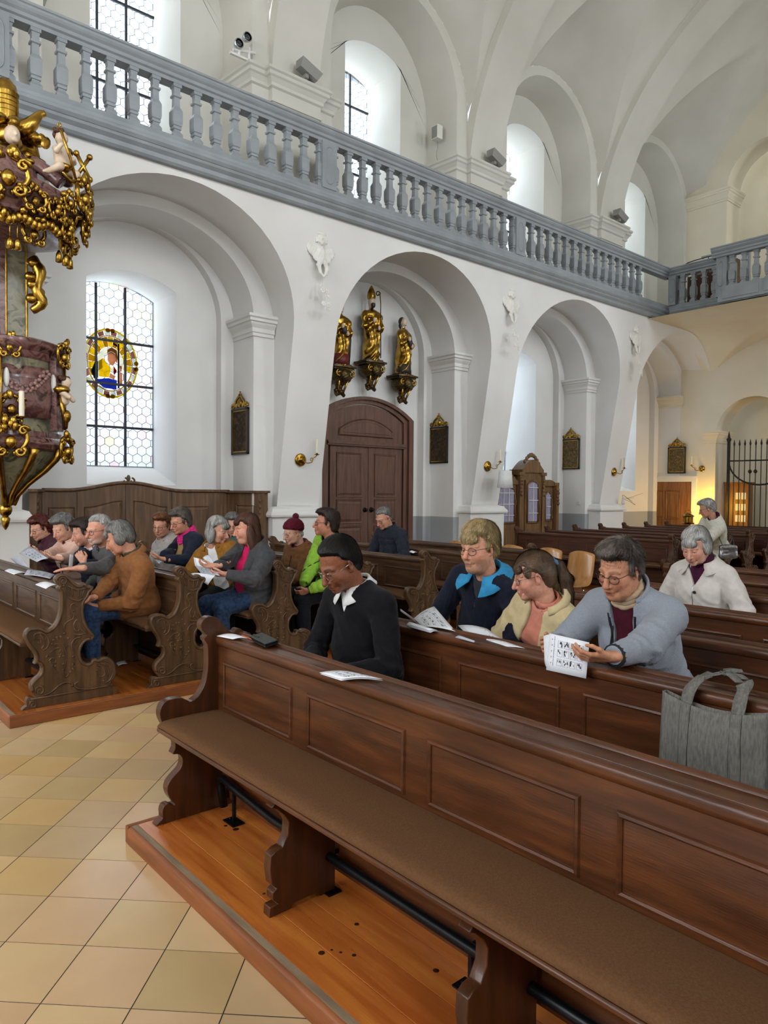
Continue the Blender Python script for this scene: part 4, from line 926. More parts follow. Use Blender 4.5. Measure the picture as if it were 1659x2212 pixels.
def person(sp):
    s = sp.get('s', .95); g = sp.get('g', 1.0); near = sp.get('near', 1); sw = sp.get('sw', .165)*s/.95; yaw = sp.get('yaw', 0); th = pi+radians(yaw)
    O = A(sp['hip'][0], sp['hip'][1], sp.get('z', .572)); R = Rz(th); toL = lambda w: R.T@(np.array(w, float)-O)
    toLd = lambda w: R.T@np.array(w, float)
    Hc = toL(sp['head']); hy, hp, hr = sp.get('look', (0, 15, 0)); Rh = Rz(radians(hy-yaw))@Ry(radians(hp))@Rx(radians(hr)); hs = s/.95*sp.get('hs', 1.0)
    N0 = Hc+Rh@A(-.040, 0, -.105)*hs+A(-.02, 0, -.055)*hs; P0 = A(0, 0, .10); stand = sp.get('stand')
    if stand: P0 = A(*stand)
    T = N0-P0; tl = np.linalg.norm(T); u = T/tl; tw = radians(sp.get('twist', 0)); lat = A(-sin(tw), cos(tw), 0); lat = lat-u*(lat@u); lat /= np.linalg.norm(lat); fr = np.cross(lat, u); B = np.stack([fr, lat, u], 1)
    if fr[0] < 0: fr = -fr
    lerp = lambda t: P0+T*t
    Sh = {1: N0-u*.070+lat*sw, -1: N0-u*.070-lat*sw}; El = {}; Wr = {}
    l1, l2 = .285*s/.95, .245*s/.95
    for sd, key in ((1, 'L'), (-1, 'R')):
        w = sp.get('w'+key); w = toL(w) if w is not None else A(.26, sd*.12, .16)
        hint = toLd(sp['e'+key]) if sp.get('e'+key) is not None else A(-.35, sd*.9, -1); El[sd], Wr[sd] = ik(Sh[sd], w, l1, l2, hint)
    fem = sp.get('fem', True); bel = sp.get('belly', 1.0)
    def torso(f, c, arms=True, k=.045):
        f.ell(P0, (.130*g+c, .172*g+c, .115+c), B, k=k); f.ell(lerp(.30)+fr*.02*bel, (.112*g*bel**.5+c, .150*g+c, .15*tl/.43+c), B, k=k)
        f.ell(lerp(.64)-fr*.008, (.104*g**.6+c, .150*g**.5+c, .185*tl/.43+c), B, k=k)
        f.cap(Sh[1]-lat*.02, Sh[-1]+lat*.02, .060*s/.95+c, k=k)
        for q in (1, -1):
            f.cap(N0+u*.01, Sh[q]-lat*q*.03, .048+c, .050+c, k=k)
            if fem: f.ell(lerp(.60)+fr*.085*g**.5+lat*q*.070, (.055+c*.8, .065+c*.8, .065+c*.8), k=.05)
            if arms:
                f.cap(Sh[q], El[q], .051*g**.7+c, .042*g**.6+c, k=.016); f.cap(El[q], Wr[q], .042*g**.6+c, .028+c*.6, k=.012)
    pts = [P0, N0, Sh[1], Sh[-1], El[1], El[-1], Wr[1], Wr[-1]]; lo, hi = np.min(pts, 0)-.21, np.max(pts, 0)+.21; lo[2] = min(lo[2], P0[2]-.2)
    # ---------------- body (skin): head, neck, hands and the body under the clothes, one mesh
    hh = {3: .0031, 2: .0036, 1: .0046, 0: .006}[near]; Nl = Rh.T@(N0-u*.03-Hc)/hs
    Ps, Fs, Cs = [], [], []
    sp['face']['fem'] = sp.get('fem', True); P, F, c = head_mesh(sp['face'], Nl, hh); Ps.append(Hc+(P*hs)@Rh.T); Fs.append(F); Cs.append(c); sk = L3(sp['face'].get('skin', 'd9a585'))
    for key, d, n, curl in sp.get('hands', []):
        sd = 1 if key == 'L' else -1; d = toLd(d)
        P, F = hand_mesh(Wr[sd]+d/np.linalg.norm(d)*.012, d, toLd(n), sd, curl, h=.0036 if near >= 2 else .0046, s=(.98 if not fem else .90)*s/.95); Fs.append(F+sum(len(q) for q in Ps)); Ps.append(P)
        cc = np.tile(sk*.97, (len(P), 1)); ww = wob(P, 3, 4)[:, None]*.06; Cs.append(np.clip(cc*(1+ww), 0, 1))
    
    legs = []
    if not stand:
        kz = .045; kx = .43*s/.95; fy = sp.get('knee', (.12, .12))
        for q, ky in ((1, fy[0]), (-1, fy[1])): legs.append((A(.0, q*.085, .075), A(kx+sp.get('kx', 0), q*ky, kz), A(kx-.03+sp.get('ax', 0), q*(ky-.01), -.42)))
    else:
        for q in (1, -1): legs.append((P0+A(0, q*.085, -.03), A(P0[0]+.03*q, q*.085, .46), A(P0[0]-.02+.08*q, q*.08, .09)))
    f2 = Fld(np.minimum(lo, np.min([x for l in legs for x in l], 0)-.12), np.maximum(hi, np.max([x for l in legs for x in l], 0)+.12), .028 if near < 2 else .024)
    torso(f2, -.030)
    for a, b, c_ in legs: f2.cap(a, b, .062, .045, k=.03); f2.cap(b, c_, .045, .03, k=.03)
    P, F = f2.mesh(); Fs.append(F+sum(len(q) for q in Ps)); Ps.append(P); Cs.append(np.tile(sk, (len(P), 1)))
    me = np_mesh('person', np.concatenate(Ps), np.concatenate(Fs), 'skin', np.concatenate(Cs))
    root = new('person', me); root.location = O; root.rotation_euler = (0, 0, th); tag(root, sp['label'], 'person')
    # ---------------- eyes, hair, glasses
    HM = Matrix.Translation(Vector(Hc)) @ Matrix(Rh.tolist()).to_4x4() @ Matrix.Scale(hs, 4)
    if near >= 1 and sp['face'].get('eyes', 'down') != 'closed':
        dn = -.30 if sp['face'].get('eyes', 'down') == 'down' else 0
        for q in (1, -1):
            m = MB(); m.sphere((.0745, q*.0315, .002), .0128, 12, 8); k0 = len(m.f); m.cm = 1; m.sphere((.0745+.0088*cos(dn), q*.0315, .002+.0088*sin(dn)), .0058, 10, 6); m.xf(HM); m.build('eye', ['eye_white', 'iris'], root, smooth=True)
    if sp.get('hair'):
        P, F, c = hair_mesh(sp['hair'], {3: .0042, 2: .005, 1: .0062, 0: .008}[near], sp.get('seed', 1), {3: 11000, 2: 4200, 1: 2000, 0: 800}[near]); me = np_mesh('hair', Hc+(P*hs)@Rh.T, F, sp['hair']['mat'], c); new('hair', me, root)
    if sp.get('glasses'):
        gm, rr = sp['glasses']; m = MB(); gl = MB()
        for q in (1, -1):
            ring = [(.1005-.006*abs(cos(t))*.5-.010*max(0, cos(t)), q*(.0325+.0235*cos(t)*(1-.08*sin(t))), -.003+.0185*sin(t)*(1+.10*abs(cos(t)))) for t in [2*pi*i/20 for i in range(20)]]
            m.tube(ring, rr, 5, closed=True); gl.add(ring, [tuple(range(20))])
            m.tube([(.0905, q*.0555, .006), (.082, q*.066, .007), (.03, q*.0795, .008), (-.014, q*.0845, .010), (-.024, q*.084, -.008)], rr*.9, 5)
        m.tube([(.101, .0095, .003), (.105, .004, .006), (.105, -.004, .006), (.101, -.0095, .003)], rr, 5); m.xf(HM); gl.xf(HM)
        o = m.build('glasses', gm, root, smooth=True); gl.build('lens', 'lens', o)
    if sp.get('hat'):
        f = Fld((-.16, -.13, -.06), (.15, .13, .19), .005); f.ell((-.018, 0, .045), (.116, .094, .102), k=.01); f.half((0, 0, .026), (-.42, 0, 1), k=.02); P, F = f.mesh(); Nn = vnormals(P, F); ph = np.arctan2(P[:, 1], P[:, 0]+.02)
        P = P+Nn*(np.sin(ph*34)*.0022+(np.sin(P[:, 2]*230)*.0012))[:, None]; o = new('beanie', np_mesh('beanie', Hc+(P*hs)@Rh.T, F, sp['hat']), root)
        m = MB(); m.sphere((-.075, 0, .150), .034, 16, 12); P = np.array(m.v); cc = A(-.075, 0, .150); P = cc+(P-cc)*(1+.14*wob(P, 9, 9))[:, None]; m.v = [tuple(q) for q in P]; m.xf(HM); m.build('pompon', sp['hat'], o, smooth=True)
    if sp.get('scrunchie'):
        m = MB(); c0 = A(-.128, 0, .052); m.tube([(-.128+.012*cos(t)-.004, .026*sin(t), .052+.024*cos(t)) for t in [2*pi*i/14 for i in range(14)]], [.012+.004*sin(i*2.4) for i in range(14)], 7, closed=True); m.xf(HM); m.build('scrunchie', sp['scrunchie'], root, smooth=True)
    # ---------------- clothes
    tc = lambda X, Y, Z: tuple((X-N0[0])*v[0]+(Y-N0[1])*v[1]+(Z-N0[2])*v[2] for v in (fr, lat, u))
    for gi, gm in enumerate(sp.get('wear', [])):
        ct = gm.get('ct', .012); res = gm.get('res', {3: .0085, 2: .0095, 1: .0125, 0: .016}[near]); l_, h_ = lo.copy(), hi.copy()
        if gm.get('skirt'): h_[0] = max(h_[0], .30); l_[2] = min(l_[2], -.2)
        if stand: l_[2] = P0[2]-.45
        f = Fld(l_, h_, res); arms = gm.get('sleeves', True); torso(f, ct, arms)
        if gm.get('skirt'):
            for q in (1, -1):
                if not stand: f.cap(A(0, q*.085, .07), A(.14*gm['skirt'], q*.105, .065), .095+ct, .092+ct, k=.04)
                else: f.cap(P0+A(0, q*.07, 0), P0+A(0, q*.08, -.22*gm['skirt']), .13, .14, k=.05)
        if gm.get('hood'):
            hw = gm['hood']
            for a in range(-5, 6):
                aa = a*.26; dv = -fr*cos(aa)+lat*sin(aa); dv2 = -fr*cos(aa+.26)+lat*sin(aa+.26)
                if a < 5: f.cap(N0+dv*.088-u*(.02+.012*abs(a)), N0+dv2*.088-u*(.02+.012*abs(a+1)), hw*(1-.07*abs(a)), k=.02)
        hem = gm.get('hem', -.10); f.half(P0+u*hem, u if not stand else (0, 0, 1), k=.01)
        if not stand and gm.get('skirt'): pass
        f.cap(N0-u*.03, N0+u*.16+fr*.03, gm.get('neck', .066), gm.get('neck', .066)+.015, k=.008, kind='s')
        for ctt in gm.get('cuts', []):
            kind, a, b = ctt
            def fn(X, Y, Z, kind=kind, a=a, b=b):
                ff, la, uu = tc(X, Y, Z)
                if kind == 'v': return np.maximum(np.maximum(np.abs(la)-b*(1+uu/a), -(ff+.0)), -(uu+a))
                if kind == 'open': return np.maximum(np.abs(la-.0)-np.clip(a+(b-a)*np.clip(-uu/.45, 0, 1), .0, .2), -(ff-.01))
            f.cut(fn, k=.008)
        if arms:
            for q in (1, -1):
                dv = (El[q]-Wr[q]); dv = dv/np.linalg.norm(dv); w0 = Wr[q]+dv*gm.get('cuff', .0)
                def fn(X, Y, Z, w0=w0, dv=dv):
                    return np.maximum((X-w0[0])*dv[0]+(Y-w0[1])*dv[1]+(Z-w0[2])*dv[2], np.sqrt((X-w0[0])**2+(Y-w0[1])**2+(Z-w0[2])**2)-.085)
                f.cut(fn, k=.006)
        P, F = f.mesh(); Nn = vnormals(P, F); amp = gm.get('wr', .0045)
        dd = np.zeros(len(P))
        for q in (1, -1):
            for c0, rr_, aa in ((El[q], .10, 1.8), (Sh[q]-u*.09, .09, 1.2)):
                dist = np.linalg.norm(P-c0, axis=1); axis = (Wr[q]-Sh[q]); axis = axis/np.linalg.norm(axis); dd += aa*np.exp(-(dist/rr_)**2)*(1.2-2*np.abs(np.sin((P@axis)*48+1.5*np.sin(P@A(30, 23, 27)+q))))*amp*.9
        low = np.exp(-(((P-lerp(.22))@u)/.09)**2); dd += low*(1.0-2*np.abs(np.sin((P@u)*42+1.6*np.sin(P@A(11, 19, 5)))))*amp*.9; mid_ = np.clip(1-np.abs((P-lerp(.5))@u)/.3, 0, 1); dd += mid_*(.8-1.6*np.abs(np.sin(P@(u*14+lat*22+fr*9)+2*np.sin(P@A(7, 9, 15)))))*amp*.55
        dd += wob(P, sp.get('seed', 1)+gi, .9)*amp*.8
        if gm.get('quilt'):
            best = np.full(len(P), 9.); sc = np.zeros(len(P))
            for a_, b_, w_ in [(P0, N0, .09), (Sh[1], El[1], 0), (El[1], Wr[1], 0), (Sh[-1], El[-1], 0), (El[-1], Wr[-1], 0)]:
                ba = b_-a_; Lb = np.linalg.norm(ba); t = np.clip(((P-a_)@ba)/Lb**2, -.4, 1.2); di = np.linalg.norm(P-a_-t[:, None]*ba, axis=1)-w_; up_ = di < best; best[up_] = di[up_]; sc[up_] = (t*Lb)[up_]
            pt = gm['quilt']; dd += (np.abs(np.sin(pi*sc/pt+.25*np.sin(P@A(9, 13, 7))))**.55-.6)*.0075
        if gm.get('rib'): dd += np.sin(((P-N0)@lat)*gm['rib'])*.0016*(((P-N0)@u) > -.26)
        P = P+Nn*dd[:, None]
        o = new(gm['name'], np_mesh(gm['name'], P, F, gm['mat']), root)
        if gm.get('lab'): o['label'] = gm['lab']
        def surf(la, uu, off=.002):
            for ff in np.arange(.34, -.05, -.004):
                q = N0+fr*ff+lat*la+u*uu
                if fsample(f, q) < 0: return q+fr*off
            return None
        for kind, kw in gm.get('trim', []):
            if kind == 'zip':
                la = kw.get('la', 0); pts_ = [surf(la+kw.get('sl', 0)*t, t, .007 if gm.get('quilt') else .0015) for t in np.arange(kw.get('top', -.06), kw.get('bot', -.42), -.012)]; pts_ = [q for q in pts_ if q is not None]
                if len(pts_) > 2: MB().tube(pts_, kw.get('r', .005), 6).build(kw.get('name', 'zip'), kw.get('mat', 'ink'), o, smooth=True)
            if kind == 'button':
                for t in kw['at']:
                    q = surf(kw.get('la', 0), t, .003)
                    if q is not None:
                        m = MB(); m.lathe([(.001, .005), (.009, .005), (.0115, .003), (.0115, 0)], (0, 0, 0), 12); m.xf(Matrix.Translation(Vector(q)) @ Vector(fr).to_track_quat('Z', 'Y').to_matrix().to_4x4() @ Matrix.Scale(kw.get('r', 1), 4)); m.build('button', kw.get('mat', 'ink'), o)
            if kind == 'patch':          # small sewn-on piece: ((la, uu), (w, h))
                (la, uu), (w_, h2) = kw['at'], kw['size']; g_ = [[surf(la+w_*(i/4-.5), uu+h2*(j/2-.5), kw.get('off', .004)) for i in range(5)] for j in range(3)]
                if all(q is not None for r_ in g_ for q in r_):
                    m = MB(); m.add([q for r_ in g_ for q in r_], [(j*5+i, j*5+i+1, j*5+i+6, j*5+i+5) for j in range(2) for i in range(4)]); q = m.build(kw.get('name', 'pocket_flap'), kw.get('mat', gm['mat']), o); sm = q.modifiers.new('s', 'SOLIDIFY'); sm.thickness = .004
            if kind == 'cuff':
                for q in (1, -1):
                    dv = (El[q]-Wr[q]); dv /= np.linalg.norm(dv); m = MB(); r_ = .029+ct*.6+.003; m.tube([Wr[q]+dv*(.002+gm.get('cuff', 0)), Wr[q]+dv*(.022+gm.get('cuff', 0))], r_, 16); m.build('cuff', kw['mat'], o, smooth=True)
            if kind == 'collar':
                n_ = 22; ao = kw.get('open', .5); rings = []
                for i in range(n_+1):
                    a = -(pi-ao)+2*(pi-ao)*i/n_; dv = -fr*cos(a)+lat*sin(a); w_ = (1-cos(a))/2; dr = kw.get('drop', .05)*w_; r0 = kw.get('r0', .070); hgt = kw.get('h', .05)*(1-kw.get('taper', .0)*w_); fl_ = kw.get('fold', 0)*(1+kw.get('point', 0)*max(0, w_-.6)/.4)
                    b_ = N0+dv*r0+u*(kw.get('up', .028)-dr); t_ = N0+dv*kw.get('r1', .066)+u*(hgt+kw.get('up', .028)-dr); ring = [b_, (b_+t_)/2+dv*.003, t_]
                    if fl_: ring += [t_+dv*.010+u*.002, t_+dv*(.012+fl_*.35)-u*fl_*.55, t_+dv*(.012+fl_*kw.get('flare', .55))-u*fl_]
                    rings.append(ring)
                m = MB(); m.loft(rings, False, False); q = m.build('collar', kw['mat'], o, smooth=True); sm = q.modifiers.new('s', 'SOLIDIFY'); sm.thickness = kw.get('th', .005); sm.offset = 0
            if kind == 'cords':
                for sd in (1, -1):
                    pts_ = [surf(sd*(.045+.02*t), -.03-.16*t, .006) for t in np.linspace(0, 1, 7)]; pts_ = [q for q in pts_ if q is not None]
                    if len(pts_) > 2:
                        m = MB(); m.tube(pts_, .0045, 6); m.sphere(pts_[-1], (.008, .008, .012), 8, 6); m.build('drawstring', kw.get('mat', 'ink'), o, smooth=True)
            if kind == 'edge':           # piping along the open front edges
                for sd in (1, -1):
                    pts_ = []
                    for t in np.arange(kw.get('top', -.02), kw.get('bot', -.40), -.015):
                        a_, b_ = kw['open']; w_ = a_+(b_-a_)*min(1, -t/.45); q = surf(sd*(w_+.012), t, .003)
                        if q is not None: pts_.append(q)
                    if len(pts_) > 2: MB().tube(pts_, kw.get('r', .007), 6, flat=(tuple(fr), .6)).build('trim_edge', kw.get('mat', 'ink'), o, smooth=True)
            if kind == 'roll':           # thick roll of cloth round the neck
                P_ = []; n_ = 26
                for i in range(n_):
                    a = 2*pi*i/n_; dv = -fr*cos(a)+lat*sin(a); P_.append(N0+dv*kw.get('r', .072)+u*(kw.get('z', .01)+.03-kw.get('drop', .03)*(1-cos(a))/2))
                for li in range(kw.get('n', 3)):
                    m = MB() if li == 0 else m; m.tube([q+u*(li*.020-.01)+(q-N0)*(.05*(kw.get('n', 3)-1-li)+.02*sin(i_*1.7+li*2)) for i_, q in enumerate(P_)], [kw.get('t', .016)*(1+.18*sin(i_*2.1+li)) for i_ in range(n_)], 8, closed=True)
                q = m.build(kw.get('name', 'scarf'), kw['mat'], root, smooth=True)
    if sp.get('legs', True):
        tr = sp.get('trousers', 'cloth_dark'); vis = sp.get('legvis', False)
        f = Fld(np.min([x for l in legs for x in l], 0)-A(.26, .2, .14), np.max([x for l in legs for x in l], 0)+A(.16, .2, .24), .0115 if vis else .02)
        f.ell(P0, (.135*g, .178*g, .115), k=.04)
        for a, b, c_ in legs: f.cap(a, b, .092*g**.6, .072, k=.04); f.cap(b, c_, .070, .056, k=.03)
        f.half(P0+A(0, 0, .06), (0, 0, -1))
        for a, b, c_ in legs: pass
        f.half(A(0, 0, legs[0][2][2]+.005), (0, 0, 1), k=.006)
        P, F = f.mesh(); Nn = vnormals(P, F)
        if vis:
            dd = wob(P, 4, .9)*.004
            for a, b, c_ in legs: dd += np.exp(-(np.linalg.norm(P-b, axis=1)/.11)**2)*np.sin((P@A(60, 10, 75)))*.004
            P = P+Nn*dd[:, None]
        new('trousers', np_mesh('trousers', P, F, tr), root)
        for (a, b, c_), q in zip(legs, (1, -1)):
            m = MB(); zf = -.492 if not stand else .0; m.loft([[(c_[0]+x, c_[1]+w*cos(t), zf+max(0, hgt*(.5+.5*sin(t)))) for t in [2*pi*j/12 for j in range(12)]] for x, w, hgt in ((-.075, .012, .03), (-.07, .034, .075), (-.02, .040, .10), (.05, .042, .085), (.12, .048, .062), (.165, .040, .048), (.185, .015, .03))]); m.build('shoe', sp.get('shoe', 'shoe_dark'), root, smooth=True)
    return root, dict(O=O, R=R, Wr=Wr, El=El, N0=N0, Sh=Sh, toW=lambda p: R@np.array(p)+O)
clothmat('cloth_dark', '17181d', '202128'); mat('shoe_dark', '1b1a1c', rough=.5)

# ------------------------------------------------------------------ the people
for n_, a_, b_ in (('hair_black','120f10','1e1a1a'),('hair_blond','c0a878','98825a'),('hair_brown','4a382a','6a523c'),('hair_greybrown','4c433c','7a7068'),('hair_white','c4c1bd','98948f'),('hair_grey','8d8a86','68645f'),('hair_silver','b0aea8','86837c'),
                   ('hair_red','4a1d16','6a2c20'),('hair_darkbrown','2a1f1b','40302a'),('hair_auburn','6d4028','8a5838'),('hair_brown2','43281d','5d3a2a')): hairmat(n_, a_, b_)
for n_, a_, b_ in (('white_cotton','e8e8e6','dedede'),('black_knit','0f0e12','161519'),('tee_grey','35363a','3e3f44'),('navy_knit','171a28','1f2232'),('blue_collar','3c97c8','338abb'),('peach_knit','d38a74','c97e69'),('cream_jacket','d2bf95','c6b388'),
                   ('maroon_knit','511728','431222'),('beige_knit','c2a98c','b59b7e'),('plum_knit','4c1d38','3e172e'),('cream_coat','d3cdc6','cac3bb'),('maroon_jacket','47202c','3a1923'),('pink_jacket','d8b3a2','cda795'),
                   ('navy_wool','1c2030','242838'),('grey_wool','4e4d4d','595858'),('camel_wool','8f5d36','82532e'),('olive_scarf','3f3f2c','4a4a34'),('stone_jacket','b0a8a2','a39b94'),('beige_wool','a98b58','9b7e4e'),
                   ('pink_scarf','dc2f7d','c9246e'),('mustard_suede','9c6b2b','8a5d24'),('teal_wool','4f6663','435956'),('pink_top','cf1f5e','bd1853'),('charcoal_fleece','3f3f41','4a4a4c'),('brown_puffer','76502f','684527'),('lime_puffer','93bf45','86b23b'),
                   ('navy_quilt','21232d','2a2d38'),('maroon_hat','591224','4a0e1d'),('white_quilt','dad9cc','cfcec0'),('denim_scrunchie','5d7590','4c637c')): clothmat(n_, a_, b_)
clothmat('grey_fleece','9096a0','9a9fa8',sc=150,bump=.5,bsc=260); clothmat('jeans','22324a','35496a',sc=40,bump=.3,bsc=300)
mat('floral_scarf','d9cfcc','6f2f4a',sc=24,rough=.9,ramp=(.55,.62),spec=.1); mat('paisley_scarf','b8a09a','8a5a58',sc=60,rough=.9,ramp=(.45,.6),spec=.1)
mat('gl_dark','191718',rough=.25); mat('gl_brown','3a1c1a',rough=.25)
